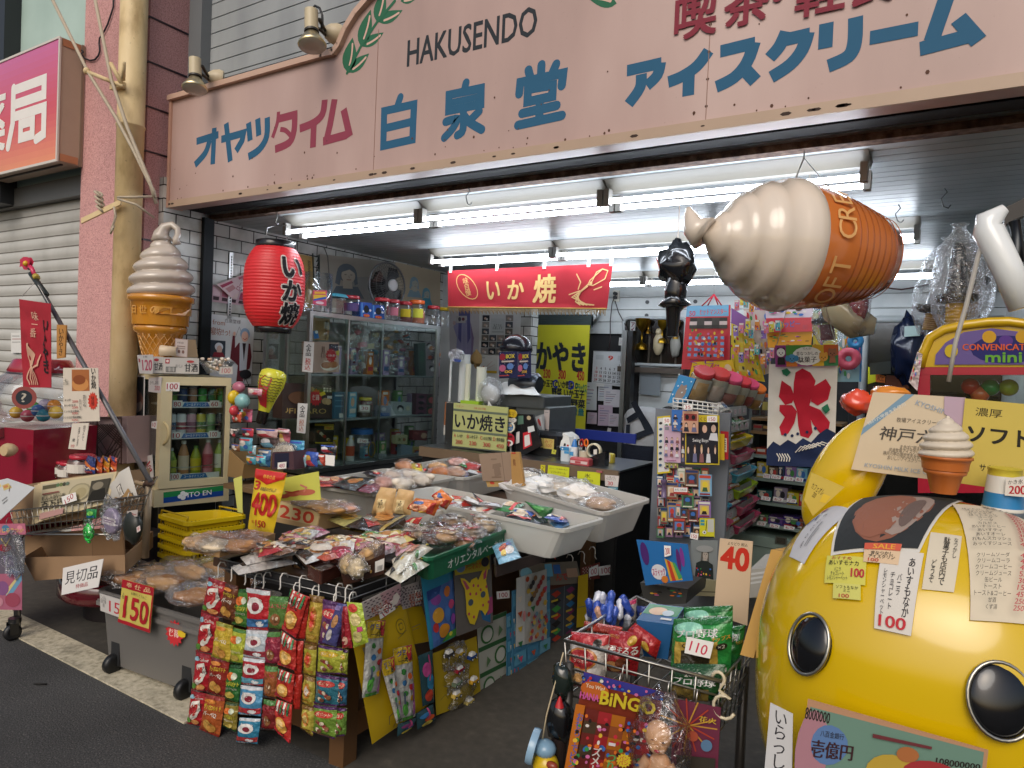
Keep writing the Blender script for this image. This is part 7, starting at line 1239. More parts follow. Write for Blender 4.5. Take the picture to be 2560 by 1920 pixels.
mb=MB();a,b=pY(q(6,60,1150),MBY+.1),pY(q(6,560,1062),MBY+.1);
for i in rg(5):mb.cyl((a.x,MBY+.1,a.z+(b.z-a.z)*i/5),(b.x+.2,MBY+.1,a.z+(b.z-a.z)*i/5),.03,col='3a4444',n=8)
tag(mb.Bd('rolled_blind'),'dark rolled blind above the yellow green menu board','blind')
mb=MB();f=Fc(*[pY(p,BW-.02)for p in(q(6,705,1372),q(6,1010,1380),q(10,1000,30),q(10,688,-8))]);f.base(mb,'d3d6da','paper',.006)
ops=[('t','9',50,20,13,13,'d8402f',.05),*D("r 8 12 30 26 c4c8cc;r 70 12 92 26 c4c8cc;r 2 0 98 2.5 b4b8bc")]
for i in rg(30):
 d=i+5;c_,r_=d%7,d//7;ops.append(('t',str(i+1),12+12.6*c_,41+11.5*r_-(0 if r_ else 0),None,7.5,'c04038' if c_==0 or i+1 in(18,23)else '26282c',.03))
f.Dr(mb,ops+[('r',6,94,90,95.5,'a8acb0')]);tag(mb.Bd('wall_calendar'),'white September wall calendar with red holidays on the back wall','calendar')
pins=[(1600,580,1700,815,'cfd2d4'),(1712,578,1825,740,'c9ccd2'),(1760,640,1890,790,'d0ccd2'),(1622,830,1700,930,'c8b4be'),(1712,770,1830,945,'c4b0c0'),(1800,840,1890,950,'d0c4cc'),(1700,590,1760,620,'d8d8d6'),(1885,212,1935,280,'d6d6d0'),(1790,960,1818,995,'d8d4d0')]
for i,(xa,ya,xb_,yb_,c)in en(pins):Cd('pinned_paper',KY(c3,BW-.012-.004*i,((xa,ya),(xb_,ya+6),(xb_-4,yb_),(xa-6,yb_-4))),c,[*[('r',12,14+12*k,40+(k*37)%45,17+12*k,('8a8e94','a87a8a','7a84a8')[(i+k)%3])for k in rg(6)]]if yb_-ya>60 else[],('ruled white','short white','pale lilac','pink tinted','pink and blue','rosy receipt','tiny white','small square white','slip of white')[i]+' paper pinned below the calendar on the back wall','paper')
wq=QY(6,BW,((975,1090),(1510,1090),(1510,1530),(975,1480)))
wd=Th('inner_window',(wq[0]+wq[2])/2,'white framed inner window with rounded corners showing trophies in the dark','window')
x0,x1,z0,z1=wq[0].x,wq[1].x,pY(q(6,1100,1490),BW).z,wq[0].z;mb=MB();t_=.035
rc=.06;loop=[]
for cx_,cz_,a0 in((x1-rc,z1-rc,0),(x0+rc,z1-rc,90),(x0+rc,z0+rc*.3,180),(x1-rc,z0+rc*.3,270)):
 for k in rg(5):a=M_.radians(a0+k*22.5);loop.append(V((cx_+rc*Co(a),BW-.02,cz_+(rc if a0<180 else rc*.3)*Si(a))))
mb.tube(loop,t_*.55,'b9bebf','s',8,1);mb.Bd('frame',wd)
mb=MB();mb.box(x0,BW-.012,z0,x1,BW-.008,z1,'1a1815','g');
for u in(.42,.62,.85):mb.box(x0+(x1-x0)*u,BW-.016,z0,x0+(x1-x0)*u+.02,BW-.012,z1,'4a4238','s')
mb.Bd('pane',wd)
mb=MB();mb.box(x0-.02,BW-.1,z0-.09,x1+.02,BW-.03,z0-.03,'5a5048','s');mb.Bd('sill',wd)
for i,(x,y,c,nm,s_)in en(((1125,1190,'8a6a20','tall gold',1.4),(1300,1180,'b08a2a','broad gold',1.0),(1420,1170,'8a6a28','dim gold',.8),(1180,1150,'7a5a20','small gold',.6))):
 p=pY(q(6,x,y),BW-.06);mb=MB();mb.La(p,(0,0,1),[(.05*s_,-.16*s_),(.045*s_,-.12*s_),(.012,-.1*s_),(.012,-.02*s_),(.05*s_,.03*s_),(.06*s_,.09*s_)],c,'m',12);tag(mb.Bd('trophy'),nm+' trophy cup in the dark inner window','trophy')
for i,(x,y,c,nm)in en(((1265,1310,'b8a888','cream'),(1410,1330,'8f8c84','grey'))):
 p=pY(q(6,x,y),BW-.06);mb=MB();Lu(mb,p,(.06,.04,.13),c,'s',i,.15);mb.ell(p+V((0,-.01,.13)),(.035,.035,.04),c,'s',10,7);tag(mb.Bd('figurine'),nm+' figurine standing in the dark inner window','figurine')
Cd('vertical_sign',QY(6,BW-.04,((1022,1115),(1068,1118),(1045,1455),(1010,1440))),'b4b4b2',[('t','ア\nイ\nス\nク\nリ\nー\nム',52,50,70,94,'6a2430',.04)],'narrow vertical ice cream sign with dark red letters by the inner window','sign',.004)
mb=MB();a,b=pY(q(10,905,640),BW-.3),pY(q(6,960,1659),BW-.3);mb.box(a.x,BW-.3,0,a.x+.05,BW-.2,2.0,'a9acac','m');mb.box(a.x+.06,BW-.3,0,a.x+.12,BW-.2,2.0,'4a4c4e','m');tag(mb.Bd('door_post'),'grey metal door post beside the stooping shopkeeper','post')
Cd('paper_sheet',[pY(p,BW-.06)for p in(q(6,1105,1500),q(6,1290,1520),q(10,1275,105),q(10,1100,85))],'848b90',[*D("r 10 20 80 22 6a7074;r 10 34 70 36 6a7074")],'grey paper sheet hanging below the inner window','paper')
# shopkeeper seen from behind
PYY=5.6
pr_=lambda x,y,y_=PYY:pY(q(10,x,y),y_)
hip,sh_t=pr_(1120,520),pr_(1100,170)
person=Th('person',(hip.x,PYY,0),'person stooping behind the counter in a white shirt and dark cross strap apron','person')
bm_pts=[((hip.x,PYY,.02),.085),((hip.x,PYY,hip.z*.5),.10),((hip.x,PYY,hip.z-.05),.17),((hip.x-.0,PYY+.05,hip.z+.10),.165),((hip.x-.02,PYY+.13,(hip.z+sh_t.z)/2),.19),((sh_t.x-.02,PYY+.22,sh_t.z-.12),.20),((sh_t.x+.02,PYY+.36,sh_t.z-.10),.10),((sh_t.x+.06,PYY+.48,sh_t.z-.12),.085)]
def skin_body(name,chains,parent,mat,sub=2):
 me=bpy.data.meshes.new(name);vs,es,rs=[],[],[]
 for ch in chains:
  prev=None
  for c,r in ch:
   if isinstance(c,int):prev=c;continue
   vs.append(tuple(V(c)-V(parent['_o'])));rs.append(r)
   if prev is not None:es.append((prev,len(vs)-1))
   prev=len(vs)-1
 me.from_pydata(vs,es,[]);o=bpy.data.objects.new(name,me);sc.collection.objects.link(o);o.parent=parent
 sk=o.modifiers.new('skin','SKIN');o.modifiers.new('sub','SUBSURF').levels=sub;o.modifiers['sub'].render_levels=sub
 for v,r in zip(me.skin_vertices[0].data,rs):v.radius=(r,r)
 me.skin_vertices[0].data[0].use_root=1;sk.use_smooth_shade=1
 dg=bpy.context.evaluated_depsgraph_get();m2=bpy.data.meshes.new_from_object(o.evaluated_get(dg));o.modifiers.clear();o.data=m2;m2.materials.clear();m2.materials.append(MATS[mat]);return o
mt,t_n,b_n=newmat('shirt');geo=N(t_n,'ShaderNodeNewGeometry');sx_=N(t_n,'ShaderNodeSeparateXYZ');t_n.links.new(geo.outputs['Position'],sx_.inputs[0]);cr_=N(t_n,'ShaderNodeMath',operation='GREATER_THAN');cr_.inputs[1].default_value=hip.z-.01;t_n.links.new(sx_.outputs['Z'],cr_.inputs[0]);mx_=N(t_n,'ShaderNodeMixRGB');mx_.inputs[1].default_value=(*lin('1c2230'),1);mx_.inputs[2].default_value=(*lin('b4b5b6'),1);t_n.links.new(cr_.outputs[0],mx_.inputs[0]);t_n.links.new(mx_.outputs[0],b_n.inputs['Base Color']);b_n.inputs['Roughness'].default_value=.9;bump(t_n,b_n,16,.5,.02)
hx,hz=hip.x,hip.z;sz=sh_t.z;sx0=(pr_(975,300).x+pr_(1210,300).x)/2
body=skin_body('body',[[((sx0,PYY+.1,hz-.05),.17),((sx0,PYY+.13,hz+.1),.175),((sx0+.0,PYY+.18,(hz+sz)/2),.195),((sx0+.02,PYY+.26,sz-.16),.19),((sx0+.05,PYY+.42,sz-.14),.08),((sx0+.07,PYY+.54,sz-.17),.105)],[(0,0),((sx0-.1,PYY+.1,hz-.35),.11),((sx0-.1,PYY+.06,.45),.085),((sx0-.1,PYY+.1,.05),.06)],[(0,0),((sx0+.1,PYY+.1,hz-.35),.11),((sx0+.1,PYY+.06,.45),.085),((sx0+.1,PYY+.1,.05),.06)],[(3,0),((sx0+.24,PYY+.32,sz-.2),.085),((sx0+.27,PYY+.48,sz-.42),.06),((sx0+.2,PYY+.66,sz-.52),.045)],[(3,0),((sx0-.2,PYY+.32,sz-.2),.085),((sx0-.24,PYY+.48,sz-.42),.06),((sx0-.15,PYY+.66,sz-.52),.045)]],person,'shirt')
mb=MB();mb.ell((sx0+.07,PYY+.56,sz-.14),(.1,.11,.11),'1c1a1a','mt',14,9);mb.Bd('hair',person)
mb=MB()
def surf(x,z):
 rr=.195;zc=max(hz+.05,min(z,sz-.16));yy=PYY+.13+.13*(zc-hz)/(sz-hz);dx=min(.17,abs(x-sx0));return yy-M_.sqrt(max(.0004,rr*rr-dx*dx))*.98-.006
def strap(pts,w_):
 P=[]
 for(a,b),(c,d)in zip(pts[:-1],pts[1:]):
  for k in rg(6):P.append((a+(c-a)*k/6,b+(d-b)*k/6))
 P.append(pts[-1]);vs=[]
 for i,(x,z)in en(P):
  j=min(i+1,len(P)-1);k=max(0,i-1);dx,dz=P[j][0]-P[k][0],P[j][1]-P[k][1];L=M_.hypot(dx,dz)
  for sg in(1,-1):xx,zz_=x-dz/L*w_/2*sg,z+dx/L*w_/2*sg;vs.append(V((xx,surf(xx,zz_)-.008,zz_)))
 mb.add(vs,[(2*i,2*i+2,2*i+3,2*i+1)for i in rg(len(P)-1)],'1b212c','cloth')
s2=lambda x,y:(pr_(x,y).x,pr_(x,y).z)
strap([s2(1045,150),s2(1090,230),s2(1180,395)],.055);strap([s2(985,320),s2(1090,260)],.05);strap([s2(1000,350),s2(1015,470)],.045);strap([s2(990,490),s2(1210,400)],.05);mb.Bd('apron_straps',person)
# steel counter
CZ=.92;cA,cB,cC=pZ(q(10,80,650),CZ),pZ(q(10,935,745),CZ),pZ(q(10,1222,690),CZ);cy0=(cA.y+cB.y)/2;cx1=cB.x;cx0=-3.35
ctr=Th('steel_counter',((cx0+cx1)/2,cy0+.3,0),'stainless steel serving counter with a worn wooden front edge','counter')
mb=MB();mb.box(cx0,cy0+.004,CZ-.012,cx1+.01,cy0+.62,CZ,'7d8080','m');mb.Bd('top',ctr)
mb=MB();mb.box(cx0,cy0,CZ-.075,cx1,cy0+.02,CZ-.002,'6b5a48','s');mb.box(cx0+.01,cy0+.03,.02,cx1-.02,cy0+.6,CZ-.075,'3a3c3e','d');mb.Bd('front_panel',ctr)
mb=MB();mb.box(cx1-.018,cy0+.03,.02,cx1,cy0+.6,CZ-.015,'2e3032','d');mb.Bd('side_panel',ctr)
def onctr(n,pts,off=.006):return[pY(q(n,*p),cy0-off)for p in pts]
Cd('yellow_note',onctr(10,((312,700),(495,722),(490,812),(305,790))),'c9cf2c',[('t','おいしい北海道牛乳の',50,26,84,12,'333',0),('t','ソフトクリーム',50,60,70,22,'26242a',.03),('t','300',75,88,20,12,'a66')],'bright yellow note about soft ice cream on the counter edge','note')
Cd('yellow_note',onctr(10,((565,752),(762,765),(758,885),(562,852))),'c9cf2c',[('t','氷',45,32,26,34,'26242a',.02),('t','各種かき氷\n200',48,74,46,34,'333',.01)],'bright yellow shaved ice note on the counter edge','note')
Cd('yellow_note',onctr(10,((248,698),(288,702),(285,770),(245,765))),'c9c02c',[('s',[(30,20),(80,25),(30,60),(80,80)],8,'333')],'narrow yellow note half hidden by the bread bags','note')
Cd('price_card',onctr(10,((802,785),(925,795),(915,890),(805,880))),'cfc8c4',[('t','しあった\nちゅけって',46,26,70,36,'444'),('t','30',40,74,40,34,'b8353f',.04)],'white counter card with a red 30','price card')
Cd('notice',onctr(10,((830,888),(915,892),(912,915),(828,912))),'5a8a9a',[('r',10,30,80,60,'a8c0c8')],'small blue label below the white counter card','notice')
mb=MB();mb.box(*(lambda a,b:(a.x,cy0-.012,min(a.z,b.z),b.x,cy0-.002,max(a.z,b.z)))(pY(q(10,735,745),cy0),pY(q(10,785,768),cy0)),'a86060','s');tag(mb.Bd('tape_patch'),'scrap of red and white tape on the worn counter edge','tape')
EY=cy0+.28
def pe(x,y,y_=None):return pY(c3(x,y),EY if y_ is None else y_)
def ebox(name,x0,y0,x1,y1,dep,col,lb,cat,mat='s',y_=None,ops=(),parent=None,r=.008,floor=None):
 a,b=pe(x0,y1,y_),pe(x1,y0,y_);yy=EY if y_ is None else y_;z0=a.z if floor is None else floor;mb=MB();mb.bbox(a.x,yy,z0,b.x,yy+dep,b.z,col,mat,r);f=Fc(V((a.x,yy-.001,b.z)),V((b.x,yy-.001,b.z)),V((b.x,yy-.001,z0)),V((a.x,yy-.001,z0)));f.Dr(mb,ops);return mb.Bd(name,parent,lb,cat)
reg=Th('cash_register',pe(1250,1240),'black cash register with yellow notes on the steel counter','cash register')
ebox('drawer',1095,1112,1390,1240,.3,'16171a',None,None,ops=[('g',[(80,34),(92,40),(90,78),(78,76)],'c9c84a'),('s',[(83,62),(86,44),(89,64)],1,'333')],parent=reg,floor=CZ)
ebox('body',1145,1000,1400,1112,.22,'1a1b1e',None,None,'g',parent=reg,r=.03,ops=[*D("r 10 44 44 100 c3ad62;r 45 44 80 104 c3ad62"),('t','かき氷\n豊',27,68,26,44,'333'),('t','みつ\n100',62,72,26,44,'a8503a')])
mb=MB();mb.hexa([pe(1390,1125),pe(1480,1125),pe(1480,1125)+V((0,.2,0)),pe(1390,1125)+V((0,.2,0)),pe(1390,1005)+V((0,.05,0)),pe(1440,1040)+V((0,.05,0)),pe(1440,1040)+V((0,.2,0)),pe(1390,1005)+V((0,.2,0))],'c4c2ba');mb.Bd('printer_end',reg)
Cd('tall_board',[pe(*p,cy0+.2)for p in((1035,845),(1170,850),(1240,1110),(1010,1230))],'1c1d20',[*D("r 8 4 40 24 5a7a6a;e 72 10 12 6 b8a888;r 4 40 20 66 d8d6d2;r 36 46 70 86 c0303a;r 42 54 64 82 d8d6d2;r 60 34 90 50 cfd2d2")],'black slanted screen covered in stickers and a red payment tag','screen',.02,'g')
tp=Th('sticker_pole',pe(975,1160,cy0+.15),'pole of round shop stickers standing beside the black slanted screen','sign')
for i,(x,y,rx,ry,c,op)in en(((990,845,45,38,'c0a02a',[('t','ルマ',50,50,60,40,'6a5a1a',.02)]),(980,895,50,26,'d3cfc8',[('t','金いもだ',50,50,70,50,'2a2422',.04)]),(975,955,42,44,'d8d2c0',[('e',50,50,38,38,'3a6a9a'),('t','大阪',50,34,50,24,'d8a83a',.04),('t','ワイン',50,64,60,20,'e0e0e0',.03)]),(970,1060,45,55,'a82a34',[*D("e 50 74 40 24 d8d4d0;e 36 72 8 8 1c1a1a;e 64 72 8 8 1c1a1a"),('g',[(38,60),(62,60),(58,96),(42,96)],'a82a34'),('t','味自慢',50,24,60,18,'2a1a1a',.03)]))):
 ctr_=pe(x,y,cy0+.15);ex_=abs(pe(x+rx,y,cy0+.15).x-ctr_.x);ez_=abs(pe(x,y-ry,cy0+.15).z-ctr_.z);mb=MB();mb.add([ctr_+V((ex_*Co(2*PI*k/24),d_,ez_*Si(2*PI*k/24)))for d_ in(0,.008)for k in rg(24)],[tuple(rg(24)),tuple(rg(47,23,-1))]+[(k,24+k,24+(k+1)%24,(k+1)%24)for k in rg(24)],c,'g');f=Fc(*[ctr_+V((sx*ex_,-.001,sz*ez_))for sx,sz in((-1,1),(1,1),(1,-1),(-1,-1))]);f.Dr(mb,op);mb.Bd('sticker_disc',tp)
mb=MB();mb.cyl(V((tp.location.x,cy0+.17,CZ)),pe(980,900,cy0+.17),.012,col='8a8c8c',mat='m');mb.Bd('pole',tp)
Cd('squid_sign',[pe(*p,cy0+.12)for p in((512,752),(962,792),(945,1165),(498,1118))],'a9ad72',[('t','うまい!',12,7,14,5,'a85a4a'),('t','味自慢',50,8,22,5,'a85a4a'),*D("r 0 13 100 18 5f6a5a;r 0 60 100 65 5f6a5a"),('t','いか焼き',50,39,92,36,'1e2028',.03),*[('t',t,x,73,w_,8,c,.02)for t,x,w_,c in(('A',5,4,'a8353a'),('いか',15,10,'333'),('B',30,4,'a8353a'),('いか玉子',41,15,'333'),('C',55,4,'a8353a'),('いか玉子野菜',66,16,'333'),('D',79,4,'a8353a'),('野菜増量',90,14,'333'))],*[('t',t,x,87,13,9,'a8353a',.03)for t,x in(('200',14),('230',40),('300',66),('450',90))],('r',0,97,100,100,'4a4e46')],'pale green squid menu sign with a dark frame on the counter','sign',.01)
for i,(x0,x1,y0,y1,c,nm)in en(((462,495,350,740,'c6cccc','outer tall'),(492,586,350,742,'d2d8d8','widest'),(588,640,430,745,'d4d4c0','cream'),(640,726,455,748,'d6d8c8','short'))):
 a,b=pe(x0,y1),pe(x1,y0);r=(b.x-a.x)/2;mb=MB();n=26;prof=[]
 for k in rg(n):h=(b.z-a.z)*k/n;prof+=[(r*.94,h),(r,h+.004)]
 mb.La((a.x+r,EY+r+.05*(i%2),a.z),(0,0,1),prof+[(r,b.z-a.z)],c,'g',16);tag(mb.Bd('cup_stack'),nm+' stack of white plastic cups behind the squid sign','cups','stacks of plastic cups')
mb=MB();Wr(mb,pe(535,360),(.06,.06,.05),3,'bf');f=Fc(*[pe(*p,EY-.01)for p in((495,380),(585,380),(585,420),(495,420))]);f.Dr(mb,[('g',[(10,20),(90,40),(80,90),(30,80)],'3a5ab0')]);tag(mb.Bd('cup_bag'),'crumpled clear bag with a blue mark on the widest cup stack','bag')
mb=MB();a,b=pe(580,760),pe(730,742);mb.box(a.x,EY-.02,a.z,b.x,EY+.16,b.z,'9ac03a','g');mb.box(pe(450,760).x,EY+.0,CZ,pe(960,760).x,EY+.3,a.z-.002,'4a4c4c','d');tag(mb.Bd('cup_shelf'),'low metal shelf with a lime green strip under the cup stacks','shelf')
mb=MB();Wr(mb,pe(820,670,EY+.03),(.11,.09,.115),6,'bf',amp=.2);Lu(mb,pe(820,690,EY+.08),(.085,.05,.08),'c9cccc','s',3,.2);tag(mb.Bd('plastic_bag'),'puffy translucent plastic bag beside the cup stacks','bag')
Cd('memo',[pe(*p,EY-.06)for p in((800,735),(835,790),(840,840),(790,800))],'d0d0cc',[('t','本日\n休み',50,50,50,60,'333')],'tiny white memo stuck at the corner of the squid sign','note')
oven=Th('griddle_box',pe(1100,930,EY+.12),'grey steel griddle cabinet with a white cloth on it','griddle');
ebox('body',895,790,1305,1000,.45,'6f7474',None,None,'d',EY+.12,parent=oven,floor=CZ);ebox('tray',892,700,1260,775,.45,'5c6060',None,None,'d',EY+.1,parent=oven)
mb=MB();o=pe(1070,640,EY+.12)
f=Fc(pe(900,595,EY+.3),pe(1140,625,EY+.3),pe(1235,690,EY+.06),pe(905,680,EY+.06),bu=.05,wr=.03,se=2);f.base(mb,'d4d8d8','cloth',.004,14,10);tag(mb.Bd('white_cloth'),'rumpled white cloth draped on the griddle cabinet','cloth')
mb=MB();mb.La(pe(1000,590,EY+.2),pe(1225,600,EY+.2)-pe(1000,590,EY+.2),[(.07,0),(.085,.05),(.085,.9),(.06,1)],'5a6068','m',20,1,1);tag(mb.Bd('steel_canister'),'horizontal steel canister behind the white cloth','canister')
mb=MB();mb.ell(pe(1030,310,EY+.3),(.13,.14,.12),'1e1e26','g',18,10,None,lambda p:V((p.x,p.y,max(p.z,-.02))));tag(mb.Bd('helmet'),'dark glossy helmet above the navy posters','helmet')
for i,(x0,x1)in en(((888,1042),(1046,1152))):Cd('navy_poster',[pe(*p,EY+.02)for p in((x0,332),(x1,326),(x1+2,545),(x0,552))],'23264a',[*[('e',8+(k*37)%86,6+(k*23)%88,1.2,1,'d8d8e0')for k in rg(26)],('e',24,20,16,13,'8a2432'),('t','BOX',66,18,46,15,'d8c03a',.05),*D("e 24 62 18 13 b05a7a;e 66 56 18 12 5a7ab0;r 20 34 84 40 b8a8a0"),('t','200' if i else '∞',56,76,40,10,'d8a83a',.03),('r',6,88,60,92,'a03a3a')],('wide','narrow')[i]+' navy starry box poster above the griddle cabinet','poster')
mb=MB();mb.box(pe(1060,1010).x,EY+.62,1.0,pe(1740,1010).x,EY+.64,pe(1600,975,EY+.62).z,'1d2f86','s');tag(mb.Bd('blue_panel'),'royal blue panel standing behind the cash register','panel')
Cd('receipt',[pe(*p,EY+.1)for p in((1262,812),(1308,815),(1300,975),(1262,968))],'b4a8a4',[('r',15,10,80,14,'888')],'narrow pinkish receipt hanging from the griddle cabinet','receipt')
Cd('foil_pouch',[pe(*p,EY+.06)for p in((1165,880),(1255,845),(1265,985),(1235,1000))],'9a9c9c',[*D("e 45 40 14 24 a83a3a;r 60 10 80 90 b8babc")],'grey pouch with a red mark beside the black slanted screen','pouch',.01,'g')
ebox('tissue_box',1392,1122,1470,1245,.08,'c8d0d4','white and blue carton on the steel counter','box',y_=cy0+.12,floor=CZ,ops=[*D("r 0 0 100 26 3a86b8;r 46 28 100 46 4a96c8;e 25 14 8 6 d8d8d8")])
ebox('tissue_box',1470,1140,1505,1215,.06,'c8d4dc','small pale blue carton on the steel counter','box',y_=cy0+.13,floor=CZ,ops=[('r',0,20,100,50,'4a96c8')])
o=pe(1511,1210,cy0+.16);bottle('blue and white spray bottle on the steel counter',(o.x,cy0+.16,CZ),.024,pe(1511,1035,cy0+.16).z-CZ,'3a7ac0','d8dce0','d0d4d8','counter things')
for i,(x,y0,c,nm)in en(((1430,1090,'2a2422','black'),(1455,1100,'b8483a','brick red'))):p=pe(x,1125,cy0+.16);mb=MB();mb.cyl(p,pe(x+4,y0,cy0+.16),.009,.007,c,'g',8);tag(mb.Bd('marker_pen'),nm+' marker pen standing in the white and blue carton','pen')
o=pe(1550,1210,cy0+.2);mb=MB();mb.cyl((o.x,cy0+.2,CZ),(o.x,cy0+.2,pe(1550,1120,cy0+.2).z),.024,.026,'8a8e90','m',14);tag(mb.Bd('pen_cup'),'grey metal pen cup on the steel counter','cup')
o=pe(1595,1215,cy0+.16);mb=MB();mb.cyl((o.x,cy0+.16,CZ),(o.x,cy0+.16,pe(1595,1155,cy0+.16).z),.034,.037,'c9c0a8','s',16);tag(mb.Bd('scissor_cup'),'cream cup of scissors on the steel counter','cup')
for i,(x,c,nm)in en(((1568,'a8282c','red handled'),(1605,'d8702a','orange handled'),(1555,'1c1c1e','black handled'))):
 a_,b_2=pe(x,1160,cy0+.16),pe(x+(6 if i!=2 else-4),1085,cy0+.16);mb=MB();mb.tube([a_,a_*.5+b_2*.5],.005,'a8aaac','m');c_=b_2;mb.tube([c_+V((.013*Co(t),0,.024*Si(t)))for t in[k*.7 for k in rg(9)]],.006,c,'g',6,1);tag(mb.Bd('scissors'),nm+' scissors in the cups on the steel counter','scissors')
o=pe(1675,1155,cy0+.12);t=Th('tape_dispenser',(o.x,cy0+.12,CZ),'black tape dispenser with a cream roll on the steel counter','tape dispenser');mb=MB();mb.La(o+V((-.005,0,0)),(0,.03,0),[(.042,0),(.052,0),(.052,1),(.042,1),(.042,0)],'cfc6a8','s',20,0,1);mb.Bd('tape_roll',t);mb=MB();mb.hexa([V((o.x-.03,cy0+.1,CZ)),V((o.x+.09,cy0+.1,CZ)),V((o.x+.09,cy0+.17,CZ)),V((o.x-.03,cy0+.17,CZ)),V((o.x-.02,cy0+.1,CZ+.05)),V((o.x+.09,cy0+.1,CZ+.1)),V((o.x+.09,cy0+.17,CZ+.1)),V((o.x-.02,cy0+.17,CZ+.05))],'1c1d20','g');mb.Bd('body',t);mb=MB();f=Fc(*[pe(*p,cy0+.098)for p in((1672,1142),(1700,1138),(1700,1180),(1672,1182))]);f.Dr(mb,[('r',0,0,100,100,'d8d4cc')]);mb.Bd('sticker',t)
ebox('staple_box',1470,1222,1632,1258,.07,'b04a4e','flat red and white box at the counter edge','box',y_=cy0+.02,floor=CZ+.001,ops=[*D("r 6 40 94 80 d0b8b4;r 30 44 60 76 b04a4e")])
ebox('yellow_packet',1733,1178,1832,1215,.05,'b8a83a','small yellow packet at the end of the counter','packet',y_=cy0+.3,floor=CZ,ops=[('r',50,10,80,90,'d8d0c0')])
PP=5.945
def pp(pts):return[pY(c3(*p),PP)for p in pts]
Cd('poster',pp(((472,-60),(725,-60),(718,400),(480,400))),'b3b0b4',[('g',[(20,100),(26,60),(14,40),(24,28),(70,28),(80,60),(76,100)],'8a88a8'),('g',[(34,0),(70,0),(72,60),(62,70),(60,20),(44,20),(40,70),(30,60)],'5a5a8a'),*D("r 24 20 56 33 a9a6a6;e 36 26 5 4 4a4650;e 48 26 5 3 6a3a44"),('g',[(72,30),(84,60),(80,90),(74,88),(76,60)],'7a6a8a'),('e',18,33,5,4,'b09a98'),('s',[(44,36),(44,90)],1,'a9a8c0'),('s',[(58,36),(58,90)],1,'a9a8c0')],'faded bluish poster of a long haired figure holding a card','poster')
ops=[('r',30,10,72,52,'b9bfbf'),('t','私たちは\n応援します',51,30,30,14,'4a4e50'),('r',34,42,70,44,'8a9090')]
for r_ in rg(6):
 for c_ in rg(4):
  if not(0<c_<3 and r_<3):ops+=[('r',4+24*c_,2+16.3*r_,26+24*c_,16.5+16.3*r_,('2a2e34','6a6660','4a5058','8a8480')[(r_*3+c_)%4]),('e',13+24*c_,10+16.3*r_,4,3,'b8a090'),('e',18+24*c_,12+16.3*r_,3,3,'c8c4c0')]
Cd('photo_poster',pp(((742,20),(1012,20),(1006,360),(735,355))),'c4c8c8',ops,'poster tiled with small dark photographs around a pale text square','poster')
Cd('price_list',pp(((737,362),(875,366),(870,508),(738,505))),'c3c4be',[('s',[(26,70),(70,30)],1.5,'b06a5a'),('s',[(30,80),(84,50)],1.5,'b06a5a'),*D("r 12 60 22 78 b85a4a;r 0 86 100 100 c9a82f"),('r',8,10,26,14,'888')],'white price list with red lines and a yellow foot','notice')
mb=MB();Lu(mb,pe(700,385,PP-.4),(.06,.03,.07),'a08454','card',2,.5);tag(mb.Bd('paper_scrap'),'folded brown paper scraps behind the cup stacks','paper')
Cd('barcode_sheet',[pe(*p,cy0+.3)for p in((440,745),(498,750),(490,1025),(425,1020))],'b5b4ae',[('r',0,0,30,70,'8a5a3a'),*[('r',40,18+k*3,92,19.5+k*3,'444')for k in rg(22)]],'tall barcode sheet between the showcase and the squid sign','notice')
# heap of toys between cooler and showcase
TBY=2.95
mb=MB();a,b=pY(q(8,1990,760),TBY),pY(q(9,450,700),TBY);mb.box(a.x,TBY-.05,a.z-.10,b.x+.05,TBY+.5,a.z-.07,'7a6040','card');mb.box(a.x+.05,TBY,0,b.x,TBY+.45,a.z-.11,'23211f','mt');tag(mb.Bd('toy_stand'),'low stand topped with cardboard beneath the toy heap','stand')
obx('cardboard_box',[pN(c1(*p),V((0,TBY-.02,0)),FRONT)for p in((905,745),(1030,860),(1010,985),(890,965))],(.03,.3,0),'96784c',[],'brown cardboard box of toys beside the cooler','box')
heap=[(920,560,990,650,'2a2a30','black cassette shaped'),(990,640,1100,760,'5fa8c0','turquoise'),(1010,560,1110,640,'b8283a','crimson'),(1050,790,1130,870,'4aa0b8','aqua'),(1130,785,1210,870,'5ab0c4','sky blue'),(930,690,1000,760,'8a5a3a','brown'),(1060,700,1130,790,'a8c8d0','pale blue'),(1010,400,1100,520,'d06a8a','pink'),(930,420,1010,520,'c8553a','orange'),(1060,230,1180,300,'c88a9a','floral pink')]
for i,(xa,ya,xb_,yb_,c,nm)in en(heap):
 Sa([pN(c1(*p),V((0,TBY-.06+.02*(i%4),0)),FRONT)for p in((xa,ya),(xb_,ya+10),(xb_-6,yb_),(xa+6,yb_-6))],c,[('e',40,40,24,22,('d8c8c0','e0d8d0','3a3a4a','d8b03a')[i%4]),('e',66,66,18,16,('b8404a','3a6ab0','d8d0c0')[i%3]),('r',10,8,90,20,('d8d0c8','b8303a','3a5ab0')[i%3])],nm+' toy packet in the heap beside the cooler','toy packet',.02,'f','toy packets heaped by the cooler',i)
heap2=[(0,380,190,470,'c8a8a8','white and red'),(30,440,215,560,'4a3a3a','dark boxed'),(200,400,300,520,'b85a6a','rosy'),(240,480,420,620,'4a9ac0','shiny blue'),(20,560,130,720,'3a6a9a','teal'),(330,600,440,720,'8ab0c0','icy blue'),(430,580,540,720,'3a5ab0','cobalt'),(535,600,605,710,'b84a3a','scarlet'),(190,380,290,430,'d8b8c0','pale pink'),(560,520,700,600,'2a2c34','charcoal')]
